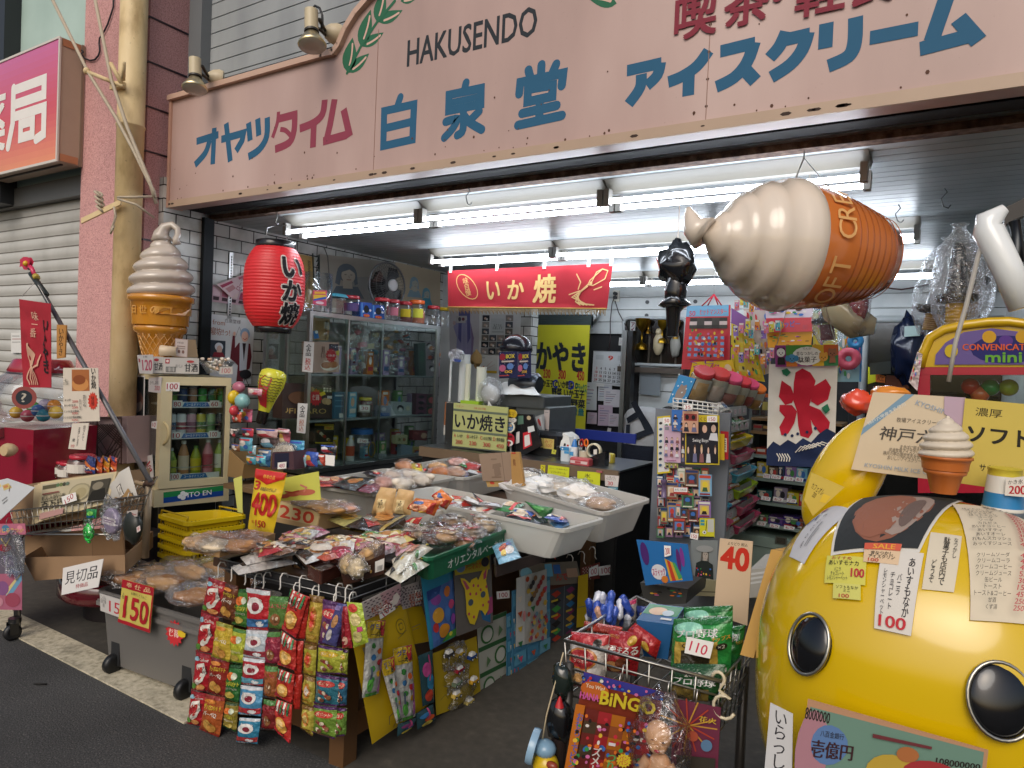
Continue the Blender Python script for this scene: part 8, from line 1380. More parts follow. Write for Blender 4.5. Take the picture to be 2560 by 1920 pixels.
for i,(xa,ya,xb_,yb_,c,nm)in en(heap2):
 Sa(QY(9,TBY+.06+.02*(i%4),((xa,ya),(xb_,ya+12),(xb_-8,yb_),(xa+8,yb_-8))),c,[('e',40,44,24,24,('d8d0c8','e0e0e4','c8a04a','3a3a4a')[i%4]),('g',[(10,60),(60,50),(90,90),(30,92)],('b8404a','6a9ab0','d8c8a0')[i%3]),('r',8,6,92,18,('3a5ab0','d8d0c8','b8303a')[i%3])],nm+' toy packet in the heap before the showcase','toy packet',.025,'f','toy packets heaped before the showcase',i+4)
qd=QY(9,TBY-.02,((140,590),(322,580),(328,740),(135,735)));obx('toy_box',qd,(-.02,.2,0),'4a3038',[('r',12,8,80,90,'23243a')],'dark display box of pale sweets with a 480 card','box')
for i in rg(5):lump_mb=MB();p=pY(q(9,185+28*i,600-8*(i%2)),TBY+.06);t=Th('sweets_bag',p,('ivory','cream','beige','peach','off white')[i]+' sweets in a clear bag in the dark display box','sweets','sweets in the dark display box');mb=MB();Lu(mb,p,(.03,.03,.05),'d8ccb8','mt',i);mb.Bd('food',t);mb=MB();Wr(mb,p,(.038,.036,.065),i,'bf');mb.Bd('wrapper',t)
Pc(QY(9,TBY-.035,((188,680),(262,672),(260,730),(186,736))),'480','white price card reading 480 on the dark display box','a8305a')
Pc(QY(9,TBY+.03,((600,610),(680,620),(675,710),(600,700))),'','blank white tag at the end of the toy heap')
for i,(x,y,rx,ry,c,nm)in en(((985,225,62,44,'b06a80','dusky pink'),(945,310,40,56,'d8b82a','yellow'),(1015,340,64,58,'86b8b8','pale turquoise'),(945,420,34,40,'c8404a','red'))):
 p=pN(c1(x,y),V((0,TBY+.0-.03*i,0)),FRONT);s_=1/3.3175*4.9/1740;mb=MB();mb.ell(p,(rx*s_,ry*s_*.9,ry*s_),c,'g',16,11);mb.La(p-V((0,0,ry*s_)),(0,0,-.02),[(.004,0),(.009,1)],c,'g',8,1,1);tag(mb.Bd('balloon'),nm+' balloon in the bunch beside the cooler','balloon')
ba,bb=pY(q(9,40,340),TBY+.05),pY(q(5,165,1530),TBY+.12);bt_=Th('inflatable_bat',ba,'yellow inflatable bat with red zigzag print leaning by the showcase','toy')
ln=(bb-ba).length
mb=MB();mb.La(ba,bb-ba,[(.025,0),(.032,.04),(.035,.2),(.055,.45),(.083,.7),(.088,.85),(.08,.94),(.05,.99),(.001,1.0)],'c8c43a','g',22,1,1);mb.Bd('body',bt_)
mb=MB();mb.La(ba,bb-ba,[(.026,-.01),(.0345,.04),(.0365,.2),(.0375,.22)],'1c1a18','g',22,1,1);mb.Bd('grip',bt_)
k_=(bb-ba).normalized();sd_=k_.cross(V((CF.x,CF.y,0))).normalized();tw=-V((CF.x,CF.y,0)).normalized()
mb=MB();rr=lambda t:.0372+(.083-.0372)*max(0,min(1,(t-.2)/.5))
for row in rg(9):
 t0=.42+row*.052;vs=[]
 for j in rg(13):
  an=-1.2+2.4*j/12;r=rr(t0)+.002
  for d_ in(0,.016):tt=t0+d_+(.018 if j%2 else 0);vs.append(ba+k_*ln*tt+(sd_*Si(an)+tw*Co(an))*(r+.003))
 mb.add(vs,[(2*j,2*j+2,2*j+3,2*j+1)for j in rg(12)],'6a6a2a','g')
mb.Bd('zigzag_print',bt_)
mb=MB();pts=[]
for(t,an)in((.30,-.5),(.34,.3),(.5,.75),(.78,.7),(.88,.3),(.84,-.3),(.6,-.15),(.42,-.35)):pts.append(ba+k_*ln*t+(sd_*Si(an)+tw*Co(an))*(rr(t)+.008))
mb.add(pts,[tuple(rg(8))],'a8242a','g');mb.Bd('red_print',bt_)
# RIGHT SIDE OF THE SHOP
def cl(fn,pts,ax,v):return[W_(fn(*p),ax,v)for p in pts]
def W_(p,ax,v):return pX(p,v)if ax=='X' else pY(p,v)if ax=='Y' else pZ(p,v)
def rq(x0,y0,x1,y1,sk=0):return((x0,y0),(x1,y0+sk),(x1,y1+sk),(x0,y1))
def people(n,rows,y0,y1,c='d8b8a4'):
 o=[]
 for r in rg(rows):
  for i in rg(n):
   x=(i+.5)*100/n;y=y0+(y1-y0)*(r+.3)/rows;h=(y1-y0)/rows;o+=[('g',[(x-34/n,y+h*.66),(x-24/n,y+h*.2),(x+24/n,y+h*.2),(x+34/n,y+h*.66)],('2a2c38','d0d2d6','6a6a8a','1c1c22','8a5a5a')[(i*2+r)%5]),('e',x,y-h*.03,17/n,h*.24,('2a2422','5a4030','b8a070')[(i+r)%3]),('e',x,y+h*.04,13/n,h*.18,c)]
 return o
 # card rack
RY=3.72;rb_=pY(k1(560,1000),RY)
rk=Th('card_rack',(rb_.x,RY+.12,0),'tall wire rack hung with idol cards and small toy packets','rack')
mb=MB();g=cl(k4,((197,700),(462,735),(462,800),(195,770)),'Y',RY)
for i in rg(4):a,b=g[0]*(1-i/3)+g[3]*i/3,g[1]*(1-i/3)+g[2]*i/3;mb.tube([a,b],.004,'d4d2cc','s',5)
for i in rg(10):a,b=g[0]*(1-i/9)+g[1]*i/9,g[3]*(1-i/9)+g[2]*i/9;mb.tube([a,b],.003,'d4d2cc','s',4)
mb.Bd('top_grid',rk)
mb=MB();mb.box(rb_.x-.26,RY+.06,.03,rb_.x+.16,RY+.09,g[3].z,'6d727a','s');mb.box(rb_.x-.28,RY-.1,0,rb_.x+.2,RY+.3,.03,'6a6a6a','s');mb.Bd('back_panel',rk)
def Rc(fn,r,col,ops,lb,cat='card',off=0,sk=4,mat='paper'):return Cd('hanging_card',cl(fn,rq(*r,sk),'Y',RY-.03-off),col,ops,lb,cat,.004,mat)
Rc(k4,(188,768,278,895),'3a6ab0',people(2,3,20,96),'blue card of small portraits at the top of the card rack',off=.05)
Rc(k4,(252,775,345,905),'c89a80',[*D("r 10 12 92 44 8a3a34;e 30 28 12 11 1c1a1c;e 70 28 12 11 1c1a1c")]+people(2,1,50,96),'thick peach booklet of cards at the top of the card rack',off=.09)
Rc(k4,(268,798,470,1092),'c9b52f',[*D("r 3 4 97 97 22222a;r 40 2 97 14 c9b52f"),('t','くじ',54,8,18,7,'222',.03),*D("e 58 26 9 10 3a2c24;e 58 28 7 8 d8b09a;e 84 24 9 11 1c1a1c;e 84 27 7 8 d8b8a4"),('g',[(70,50),(76,36),(94,36),(97,52)],'d4d4d8'),('t','Swing Boys',46,52,46,9,'d8d8d8',.02)]+people(5,1,58,97),'large yellow edged idol lottery poster on the card rack','poster',.06)
Rc(k4,(142,862,240,1080),'c8a8bc',[('r',6,3,30,12,'8a8a90')]+people(3,3,30,84)+[('r',20,92,80,95,'9a6a8a')],'pink idol card sheet hanging beside the yellow edged poster',off=.04)
Rc(k4,(102,810,178,1150),'c9b52f',[('r',7,3,93,97,'d0d0ce')]+[('e',28+44*(k%2),12+k*5.2,13,2.4,('2a2a2c','1f6a4a','3a5a7a','6a3a6a')[k%4])for k in rg(16)],'long card of round beads with a yellow border on the card rack',off=.02,sk=-8)
Rc(k4,(240,905,270,1085),'4a4050',people(1,3,10,95),'dark strip of portraits between the pink sheet and the poster',off=.03)
Rc(k4,(150,1082,225,1112),'a8a860',people(3,1,5,95),'narrow card peeking below the pink idol sheet',off=.03)
Rc(k4,(478,895,524,1060),'a8222c',[('r',30,24,80,74,'d0c8b8'),*[('r',40,30+8*k,70,33+8*k,'555')for k in rg(5)]],'red bordered prize list beside the idol poster',off=.0)
Rc(k4,(470,910,500,1065),'c9a82a',[],'yellow card edge behind the red bordered prize list',off=.02)
for t,r,l in(('35',(258,738,308,768),'on the wire grid of the card rack'),('150',(398,806,456,842),'on the idol lottery poster'),('50',(138,815,180,850),'on the round bead card')):Pc(cl(k4,rq(*r),'Y',RY-.15),t,'price card reading '+t+' '+l)
Cd('cat_pouch',cl(k4,((232,560),(330,585),(270,720),(162,730)),'Y',RY+.02),'3f86b8',[*D("e 52 64 28 30 8f8078;e 40 40 8 10 8f8078;e 64 40 8 10 8f8078"),*[('e',(k*37)%100,(k*23)%100,4,3,'c8d8e0')for k in rg(9)]],'blue pouch with a round grey cat above the card rack','pouch',.02,'g')
packs=[(410,215,495,390,'a8b4a0','pale green'),(490,232,640,420,'7a5a44','brown robot'),(640,285,782,520,'7aa8c8','sky blue'),(372,292,440,440,'4a7ab0','blue'),(285,370,415,560,'8a7058','tan'),(455,482,585,650,'4a7a50','forest green'),(635,577,772,757,'8a6aa0','purple'),(300,582,402,800,'a88a5a','gilt framed'),(392,602,442,762,'6a7a8a','slate'),(525,642,632,802,'8a4a44','brick red'),(222,642,302,832,'5a6a60','grey green'),(360,762,497,922,'6a3a34','dark red'),(182,302,250,422,'3a5a8a','deep blue'),(440,640,520,762,'6a5040','coffee')]
for i,(xa,ya,xb_,yb_,c,nm)in en(packs):
 Rc(k1,(xa,ya,xb_,yb_),c,[('r',6,5,94,18,('d0d0c8','2a3a6a','c04a3a')[i%3]),('r',14,26,86,82,('d0c8b8','3a3a44','c8b06a','5a7ab0')[i%4]),('e',50,48,22,15,('d8b090','b8403a','d8c03a','3a6ab0')[(i*3)%4]),('g',[(28,80),(36,60),(64,60),(72,80)],('2a2422','8a3a3a','3a5a3a')[i%3]),('r',10,88,90,95,('8a2a2a','d0ccc0')[i%2])],nm+' toy card hanging low on the card rack','toy card',.02+.012*(i%3),6)
r2=random.Random(3)
for r in rg(7):
 for c in rg(6):
  x,y=190+98*c+r2.uniform(-12,12),205+106*r+r2.uniform(-14,14);nm,cl_=r2.choice((('red','9a3a3a'),('brown','7a5a44'),('blue','4a6a9a'),('cream','c8bca0'),('green','4a7a54'),('mauve','8a6a8a'),('grey','8a8a88')));Rc(k1,(x,y,x+82,y+128),cl_,[('r',8,5,92,20,r2.choice(('d0ccc0','2a2a3a','b8403a'))),('r',16,28,84,84,r2.choice(('c8b89a','3a3430','a8b0b8'))),('e',50,48,20,14,'d0a888'),('g',[(26,82),(40,60),(60,60),(74,82)],'2a2a34')],'%s toy card in the %s row, %s across the card rack'%(nm,ORD[r],ORD[c]),'toy card',.004)
Rc(k1,(365,425,522,500),'a83a34',[('r',3,6,97,70,'dcdcd8'),('t','みずにうかぶる',50,38,80,36,'333',.02)],'red and white label across the blue toy card',off=.06)
o=pY(k1(260,540),RY-.08);mb=MB();mb.La(o,pY(k1(262,345),RY-.08)-o,[(.016,0),(.016,.1),(.014,.12),(.014,.8),(.017,.82),(.017,1)],'6a5a7a','g',12,1,1);tag(mb.Bd('toy_telescope'),'purple grey toy telescope tube on the card rack','toy')
Rc(k1,(650,767,812,977),'c9c42a',[*D("r 55 4 96 70 b8b8b0;r 6 6 34 20 3a8a9a;r 6 24 34 36 3a8a9a"),('s',[(50,10),(44,60),(36,74)],4,'2a2a2a'),('e',34,72,13,9,'d8d8d4'),('e',34,72,5,4,'333'),('r',0,93,100,100,'1c1c1c')],'yellow card with a black eyeball cord toy low on the card rack','toy card',.09)
Pc(cl(k1,((552,925),(638,935),(630,1005),(545,985)),'Y',RY-.16),'150','price card reading 150 low down beside the yellow cord toy card')
# stepped tray rack facing the aisle
TX=-1.16
tk=Th('tray_rack',(TX-.15,4.6,0),'stepped grey rack of coloured sweets trays facing the aisle','rack')
lips=[(k1,810,365,1240,300),(k1,788,562,1257,480),(k1,790,762,1268,672),(k1,815,945,1292,835),(k1,830,195,1225,140),(k4,470,808,627,792),(k4,475,896,640,880),(k4,530,985,662,972)]
mb=MB();yl,yh=9,0
for i,(fn,xa,ya,xb_,yb_)in en(lips):
 a,b=pX(fn(xa,ya),TX+.02),pX(fn(xb_,yb_),TX+.02);z=(a.z+b.z)/2;a.z=b.z=z;yl,yh=min(yl,a.y),max(yh,b.y);m2=MB();m2.obox(a-V((0,0,.012)),b-a,V((.006,0,0)),V((0,0,.065)),'9c9b95','s');m2.obox(a-V((.26,0,.012)),b-a,V((.255,0,0)),V((0,0,.008)),'8a8a86','s')
 f=Fc(a+V((.0075,0,.05)),b+V((.0075,0,.05)),b+V((.0075,0,-.01)),a+V((.0075,0,-.01)))
 for k in rg(5):f.Dr(m2,[('r',8+18*k,20,20+18*k,80,'b8b4b0'),('t',('80','50','10','30','20')[(k+i)%5],14+18*k,50,8,46,'a8606a',.03)])
 m2.Bd('shelf',tk)
mb.box(TX-.28,yl,0,TX-.26,yh,1.32,'5a5c5e','s');mb.box(TX-.27,yl-.02,0,TX+.0,yl-.002,.6,'6a6c6c','s');mb.Bd('back_panel',tk)
trays=[(k1,822,312,978,285,'c9b52a','yellow'),(k1,1070,268,1282,232,'4a9ab0','blue'),(k1,785,480,992,468,'b85a74','pink'),(k1,1092,432,1288,408,'9ab82a','lime'),(k1,782,692,1005,655,'4a9ab8','bright blue'),(k1,1122,606,1305,590,'b8546c','rose'),(k1,820,872,1020,842,'b85068','deep pink'),(k1,1092,795,1320,768,'b84a68','magenta pink'),(k1,1055,45,1255,62,'b85a70','dusty pink'),(k4,540,945,672,936,'c9b02a','golden yellow')]
r2=random.Random(21)
for i,(fn,xa,ya,xb_,yb_,c,nm)in en(trays):
 a,b=pX(fn(xa,ya),TX+.07),pX(fn(xb_,yb_),TX+.07);z=(a.z+b.z)/2;T=[V((TX+.07,a.y,z)),V((TX+.07,b.y,z)),V((TX-.12,b.y,z+.05)),V((TX-.12,a.y,z+.05))];ce=sum(T,V())/4;mb=MB();Ot(mb,T,[ce+(p-ce)*.86-V((.01,0,.065))for p in T],.004,c,'g',.008)
 for k in rg(7):p=ce+V((r2.uniform(-.05,.04),r2.uniform(-.35,.35)*(b.y-a.y),-.022+r2.uniform(0,.02)));mb.obox(p,V((r2.uniform(.02,.05),r2.uniform(-.03,.03),.01)),V((r2.uniform(-.02,.02),.05,.008)),V((0,0,.006)),r2.choice(('c8c0b8','a84a4a','5a7a9a','b8a05a','8a8a90')),'f')
 tag(mb.Bd('sweets_tray'),nm+' plastic tray of small sweets on the stepped rack','tray','coloured trays on the stepped rack')
for i,(fn,xa,ya,xb_,yb_,c,nm)in en(((k1,965,290,1070,262,'8aa8b8','pale blue'),(k1,975,450,1095,420,'b8603a','orange'),(k1,995,650,1115,600,'8a5a6a','mauve'),(k1,1000,840,1095,790,'b8a03a','yellow'),(k1,960,80,1060,120,'c8b8b0','white and orange'),(k4,480,880,560,862,'8aa08a','sage'),(k4,560,870,640,850,'3f8a50','green'),(k4,470,800,540,780,'a8a098','grey'))):
 a,b=pX(fn(xa,ya),TX+.03),pX(fn(xb_,yb_),TX+.03);up=V((-.06,0,.06));Sa([a+up,b+up,b,a],c,[('e',30,40,14,22,'d8d0c0'),('e',64,50,16,24,('b8403a','3a6a9a','d8b03a')[i%3]),('r',8,74,92,90,'c8c4b8')],nm+' heap of packets between trays on the stepped rack',bu=.02,se=i+200)
for i,(x,y,c,nm,fl)in en(((330,690,'b83034','red lidded jar of biscuits',('b8945a',.7)),(425,690,'c03a38','red lidded jar of pale sweets',('c8b4a0',.6)),(500,705,'c84a6a','pink lidded jar',('a86a5a',.4)),(560,715,'c03038','small red lidded jar',('b89a6a',.5)),(610,720,'c84468','deep pink lidded jar',('a84a3a',.5)),(655,735,'d8702a','orange lidded jar',('c08a4a',.5)))):
 p=pY(k4(x,y),4.5+.09*i);jar(nm+' tilted on top of the stepped rack',p,.075-.006*(i>2),.21-.012*i,c,fl,'c8c0a8','tilted jars on the stepped rack','sweet_jar',(.28,-.30,.62))
for i,(x,y,c,nm)in en(((688,800,'b83454','crimson'),(738,800,'d8682a','bright orange'))):
 a=pY(k4(x-26,y),5.25);b=pY(k4(x+26,y-(130 if i==0 else 125)),5.25);jar(nm+' lidded jar on the far wall shelf',((a.x+b.x)/2,5.25,a.z),(b.x-a.x)/2,b.z-a.z,c,('4a3028',.7),'b8a85a','jars on the far wall shelf')
 # toy sheets hanging behind the rack
HY=5.0
def Hs(name,fn,pts,col,ops,lb,y=HY,cat='toy sheet',mat='g'):return Cd(name,cl(fn,pts,'Y',y),col,ops,lb,cat,.004,mat)
def q6(x,y):return q(6,x,y)
def q7(x,y):return q(7,x,y)
def chk(cols,x0,y0,x1,y1,nx,ny):return[('r',x0+(x1-x0)*i/nx,y0+(y1-y0)*j/ny,x0+(x1-x0)*(i+1)/nx,y0+(y1-y0)*(j+1)/ny,cols[(i*2+j*3+(i*j)%2)%len(cols)])for i in rg(nx)for j in rg(ny)]
def bits(n,x0,y0,x1,y1,s_,sd=1):
 r_=random.Random(sd);return[('e',r_.uniform(x0,x1),r_.uniform(y0,y1),s_*r_.uniform(.6,1.2),s_*r_.uniform(.5,.9),r_.choice(('d8b03a','3a8a4a','b8303a','3a6ab0','d8d0c8','c86a9a','2a2422','d8702a')))for _ in rg(n)]
Hs('toy_sheet',q6,((1512,985),(1888,975),(1880,1545),(1462,1530)),'c03a44',[('r',0,0,96,17,'6aa0c0'),('t','50',14,12,14,8,'c03040',.03),('t','ヒットマンスター',62,10,60,9,'c8585a',.04)]+chk(('2a2a2e','b83a3a','3a3a3a','c8b4b0'),10,19,94,36,5,3)+chk(('c04048','6a9ac8'),12,44,92,84,11,9)+bits(40,12,38,92,82,3.0,2)+[('t','くじ',50,88,50,6,'7a2a8a',.05)],'red and blue chequered lottery toy sheet with hanging red cord')
Hs('toy_sheet',q6,((1560,1470),(1905,1450),(1945,1640),(1520,1640)),'d8b02a',[('g',[(0,100),(20*k,100),(50,10),(20*k-8,100)],'c8402a')for k in(1,2,3,4,5)][1:]+[('t','すみたくじ',36,34,62,36,'b8307a',.05),('e',86,40,8,22,'d8b890')],'yellow and red sunburst lottery header with pink lettering',HY-.03)
Hs('toy_sheet',q6,((1895,1000),(2040,1090),(2185,1640),(1890,1600)),'c9b02c',[('r',0,0,100,22,'7a4a8a')]+chk(('c9b02c','b89a2a','c8b85a'),4,24,96,96,4,10)+bits(46,6,26,94,95,4,3),'slanting yellow sheet of tiny toys with a purple head')
Hs('toy_sheet',q6,((2000,1010),(2212,1020),(2240,1560),(2120,1600)),'b8a8a0',bits(40,4,4,96,96,6,4),'crowded pale sheet of little toys beside the slanting yellow sheet',HY+.1)
mb=MB();p0=pY(q6(1745,885),HY)
for x,y in((1640,985),(1690,980),(1780,975),(1810,980)):mb.tube([p0,pY(q6(x,y),HY)],.005,'b8283a','cloth',5)
mb.tube([p0,V((p0.x,HY,ZC))],.002,'b8b8b8');tag(mb.Bd('red_cord'),'red cord loop holding up the chequered lottery sheet','cord')
Hs('header_card',q7,((-25,985),(392,978),(385,1205),(-10,1215)),'d0c0c8',[*D("r 0 46 100 100 c8424e;e 12 74 9 16 d8c8b0;e 30 74 9 16 d8b03a"),('t','ハッピー',50,70,46,26,'3a6ab0',.04),('t','80',84,82,10,16,'b85060'),*bits(9,5,8,90,38,6,6)],'pink and red Happy header card on a toy sheet')
Hs('toy_sheet',q7,((-10,1215),(385,1205),(370,1340),(0,1345)),'d8962c',bits(18,5,10,95,90,5,7),'orange toy sheet under the Happy header card',HY+.01)
Hs('toy_sheet',q7,((385,975),(600,970),(600,1640),(390,1330)),'c8bc4a',[*D("r 0 0 100 18 6aa050;e 18 6 16 6 3a6ab0")]+bits(36,4,16,96,96,7,8),'yellow green sheet of toys behind the ice banner sign',HY+.05)
Hs('toy_sheet',q7,((580,1000),(830,980),(805,1640),(600,1640)),'8ab0b8',[('r',92,0,100,100,'3a7ab0'),*bits(46,4,4,90,96,7,9)],'pale blue sheet of toys beside the dark doorway',HY+.08)
for x,y,c,nm in((697,1440,'d0566a','pink'),(755,1290,'3a8ac0','blue')):
 p=pY(q7(x,y),HY-.02);s_=.075 if nm=='pink' else.05;mb=MB();mb.tube([p+V((s_*.62*Co(k*.42),0,s_*.62*Si(k*.42)))for k in rg(15)],s_*.4,c,'g',8,1);tag(mb.Bd('ring_toy'),nm+' ring shaped toy on the pale blue toy sheet','toy')
r2=random.Random(12)
for i in rg(26):
 x,y=560+(i%9)*30+r2.uniform(-8,8),110+(i//9)*150+r2.uniform(-30,30);nm,c=(('pink','d07a94'),('lemon','d8c84a'),('turquoise','5ab0b0'),('orange','d88a3a'),('violet','8a6ab0'))[i%5]
 Cd('toy_packet',cl(k4,rq(x,y,x+26,y+60),'Y',HY-.08-.03*(i%4)),c,bits(6,10,25,90,90,14,i)+[('r',5,3,95,20,'d8d4cc')],'%s toy packet, %s in the %s row hanging at the back'%(nm,ORD[i%9],('top','middle','bottom')[i//9]),'toy packet',.02,'g',None,'toy packets hanging at the back')
 # wall shelves with price cards
WY=5.35;wx0,wx1=pY(k1(1180,300),WY).x,pY(k1(1835,380),WY).x
ws=Th('wall_shelves',((wx0+wx1)/2,WY+.2,0),'pale green shelf unit of boxed sweets with drawers below','shelves')
zs_=[pY(k1(1520,352),WY).z,pY(k1(1520,612),WY).z,pY(k1(1520,860),WY).z,pY(k4(690,1035),WY).z,pY(k4(690,895),WY).z,pY(k4(690,815),WY).z]
mb=MB();mb.box(wx0,WY+.32,0,wx1+.2,WY+.34,1.45,'23282c','mt');mb.box(wx0-.02,WY+.02,0,wx0,WY+.34,1.4,'5a625f','s');mb.Bd('back_panel',ws)
for i,z in en(zs_):mb=MB();mb.box(wx0,WY,z-.02,wx1+.2,WY+.32,z,'8a9c94' if i<4 else '8a6a44','s');mb.Bd('shelf',ws)
mb=MB();mb.box(wx0-.1,WY-.06,.03,wx1+.2,WY+.3,zs_[2]-.08,'93a69a','s');
for z in(.12,.34):mb.box(wx0-.09,WY-.064,z+.19,wx1+.2,WY-.061,z+.195,'5a665f')
mb.Bd('drawer_cabinet',ws)
mb=MB();a,b=pY(k1(1475,1042),WY-.07),pY(k1(1605,985),WY-.07);mb.box(a.x,WY-.068,a.z,b.x,WY-.0605,b.z,'b8b8a8','m');mb.box(a.x+.01,WY-.07,a.z+.008,b.x-.01,WY-.0685,b.z-.006,'4a463a');mb.Bd('drawer_pull',ws)
goods=[(0,1280,150,1400,'c8b44a','yellow topped'),(0,1408,205,1510,'6a5a50','brown chocolate'),(0,1515,200,1580,'3a4a6a','dark blue'),(0,1588,200,1710,'8a6aa0','purple'),(0,1712,215,1830,'7ab0c0','aqua'),(1,1280,450,1440,'3a6a6a','teal'),(1,1465,425,1615,'8a8094','lilac'),(1,1605,480,1735,'c9b82a','yellow'),(1,1738,495,1830,'a83a34','red'),(2,1300,720,1400,'5a7a54','green'),(2,1405,740,1560,'6a4a8a','violet'),(2,1565,735,1745,'4a3a7a','indigo'),(2,1640,760,1780,'8a4a3a','russet')]
for i,(si,xa,yt,xb_,c,nm)in en(goods):
 a,b=pY(k1(xa,yt),WY+.03),pY(k1(xb_,yt),WY+.03);z=zs_[si]+.001;h=max(.05,a.z-z);Ct('sweets_box',[V((a.x,WY+.03,z+h)),V((b.x,WY+.03,z+h)),V((b.x,WY+.03,z)),V((a.x,WY+.03,z))],(0,.16,0),c,[('e',30,40,16,22,'d8d0c0'),('e',64,46,18,24,('3a6ab0','b8403a','2a2a30','4a8a4a')[i%4]),('r',6,74,94,92,('d0d0cc','2a3a7a','b8303a')[i%3]),('r',8,6,60,18,'c8c4b0')],nm+' sweets box on the pale green wall shelves','box','g','boxes on the wall shelves')
for i,(xa,ya,xb_,t)in en(((1350,275,1425,'100'),(1435,285,1540,'160'),(1575,305,1680,'110'),(1700,315,1785,'80'),(1325,520,1425,'20'),(1455,530,1565,'80'),(1605,545,1710,'70'),(1280,795,1375,'90'),(1420,820,1525,'80'),(1575,840,1690,'80'))):
 a,b=pY(k1(xa,ya),WY-.012),pY(k1(xb_,ya+58),WY-.012);Pc([V((a.x,WY-.012,a.z)),V((b.x,WY-.012,a.z-.004)),V((b.x-.004,WY-.02,b.z)),V((a.x-.002,WY-.02,b.z))],t,'price card reading %s, %s on the %s wall shelf'%(t,('first','second','third','fourth')[i if i<4 else(i-4)%3],('upper','middle','lower')[(i>3)+(i>6)]))
for i in rg(4):
 a=pY(k4(640+28*i,880),WY+.05);h=.05;Ct('sweets_box',[V((a.x,WY+.05,zs_[4 if i%2 else 3]+h)),V((a.x+.07,WY+.05,zs_[4 if i%2 else 3]+h)),V((a.x+.07,WY+.05,zs_[4 if i%2 else 3]+.001)),V((a.x,WY+.05,zs_[4 if i%2 else 3]+.001))],(0,.12,0),('4a3028','8a7a6a','a84a3a','5a4a44','3a5a8a','b8a060')[i],[('r',10,20,90,60,('c8a05a','a83a3a','d0ccc0')[i%3])],('dark brown','grey','brick','umber','blue','sand')[i]+' little box on the brown upper wall shelves','box','g','boxes on the upper wall shelves')
 # shaved ice banner
IY=3.45;iq=cl(k3,((100,48),(374,50),(360,462),(90,452)),'Y',IY)
ib=Th('ice_banner',(iq[0]+iq[1])/2,'white cloth shaved ice banner with a big red character and navy waves','banner')
mb=MB();f=Fc(*iq,wr=.012,se=9);f.base(mb,'d4d0c6','cloth',.002,16,22);mb.Bd('cloth',ib)
mb=MB();f.k=1;RD='b0142c'
f.Dr(mb,[('g',[(40,8),(50,4),(62,8),(70,16),(66,28),(62,40),(64,52),(68,66),(62,72),(50,70),(46,60),(44,46),(38,36),(38,18)],RD),('g',[(20,16),(34,22),(40,32),(36,38),(26,40),(16,32)],RD),('g',[(18,40),(36,40),(44,46),(40,58),(32,68),(22,70),(18,62),(26,52),(18,46)],RD),('g',[(66,22),(84,14),(92,22),(88,34),(74,40),(64,36)],RD),('g',[(62,40),(78,44),(92,56),(90,66),(80,68),(68,58),(60,48)],RD)],'cloth');mb.Bd('red_character',ib)
mb=MB();NV='16264a';f.Dr(mb,[('g',[(0,84),(10,76),(20,80),(32,74),(44,78),(54,72),(66,76),(76,68),(88,62),(100,66),(100,100),(0,100)],NV),*[('e',x,y,2.2,1.5,NV)for x,y in((28,69),(38,70),(46,68),(60,66),(72,62))],*[('s',[(16+4*k,88),(20+4*k,92),(19+4*k,95)],1.6,'d4d0c6')for k in rg(5)],*[('s',[(44+5*k,86-k),(52+6*k,80-k),(62+6*k,82-k)],1.4,'d4d0c6')for k in rg(6)],('g',[(20,6),(28,4),(34,8),(28,12),(22,10)],'1f6a4a'),('g',[(80,42),(88,38),(92,44),(86,48)],'1f6a4a')],'cloth');mb.Bd('wave_print',ib)
mb=MB();f=Fc(*cl(q7,((60,1325),(605,1318),(608,1500),(65,1512)),'Y',IY-.03));f.base(mb,'8a3a7a','g',.006)
def beast(x,y,c,e='2a2422',ears=1):return([('e',x-4,y-14,2.6,9,e),('e',x+4,y-14,2.6,9,e)]if ears else[])+[('e',x,y,7,20,c),('e',x-2.6,y+2,.9,3,'1c1a1a'),('e',x+2.6,y+2,.9,3,'1c1a1a'),('e',x,y+9,1,2.4,'3a2a2a')]
f.Dr(mb,[*D("r 0 0 18 100 8a3a7a;r 18 50 36 100 c8702a;r 18 0 60 50 4a8a3a;r 60 0 78 100 c8a02a;r 78 0 100 50 b85a2a;r 78 50 100 100 3a7a4a;e 52 52 24 44 d8d8d0"),('t','昔なつかしの',52,40,34,18,'2a2422',.02),('t','駄菓子',52,68,30,28,'2a1a1c',.03),('t','でんか',52,17,14,10,'444'),*beast(10,34,'d8d8d4'),('g',[(5,56),(15,56),(17,90),(4,90)],'1c1a1a'),*beast(28,62,'4a8ab0','4a8ab0',0),*D("e 21 62 4 14 3a7aa0;e 35 62 4 14 3a7aa0"),*beast(78,58,'c8923a','c8923a'),*beast(92,40,'8a5a40','8a5a40'),('g',[(88,60),(96,60),(97,86),(87,86)],'8a5a40')]);tag(mb.Bd('animal_sign'),'multicoloured old time sweets sign with animals above the ice banner','sign')
mb=MB();a,b=f.at(.03,0),f.at(.97,0);mb.tube([a,V((a.x+.1,IY,2.2)),V((a.x+.1,IY,ZC))],.002,'c8c0b0');mb.tube([b,V((a.x+.1,IY,2.2))],.002,'c8c0b0');tag(mb.Bd('sign_string'),'thin string holding up the animal sweets sign','string')
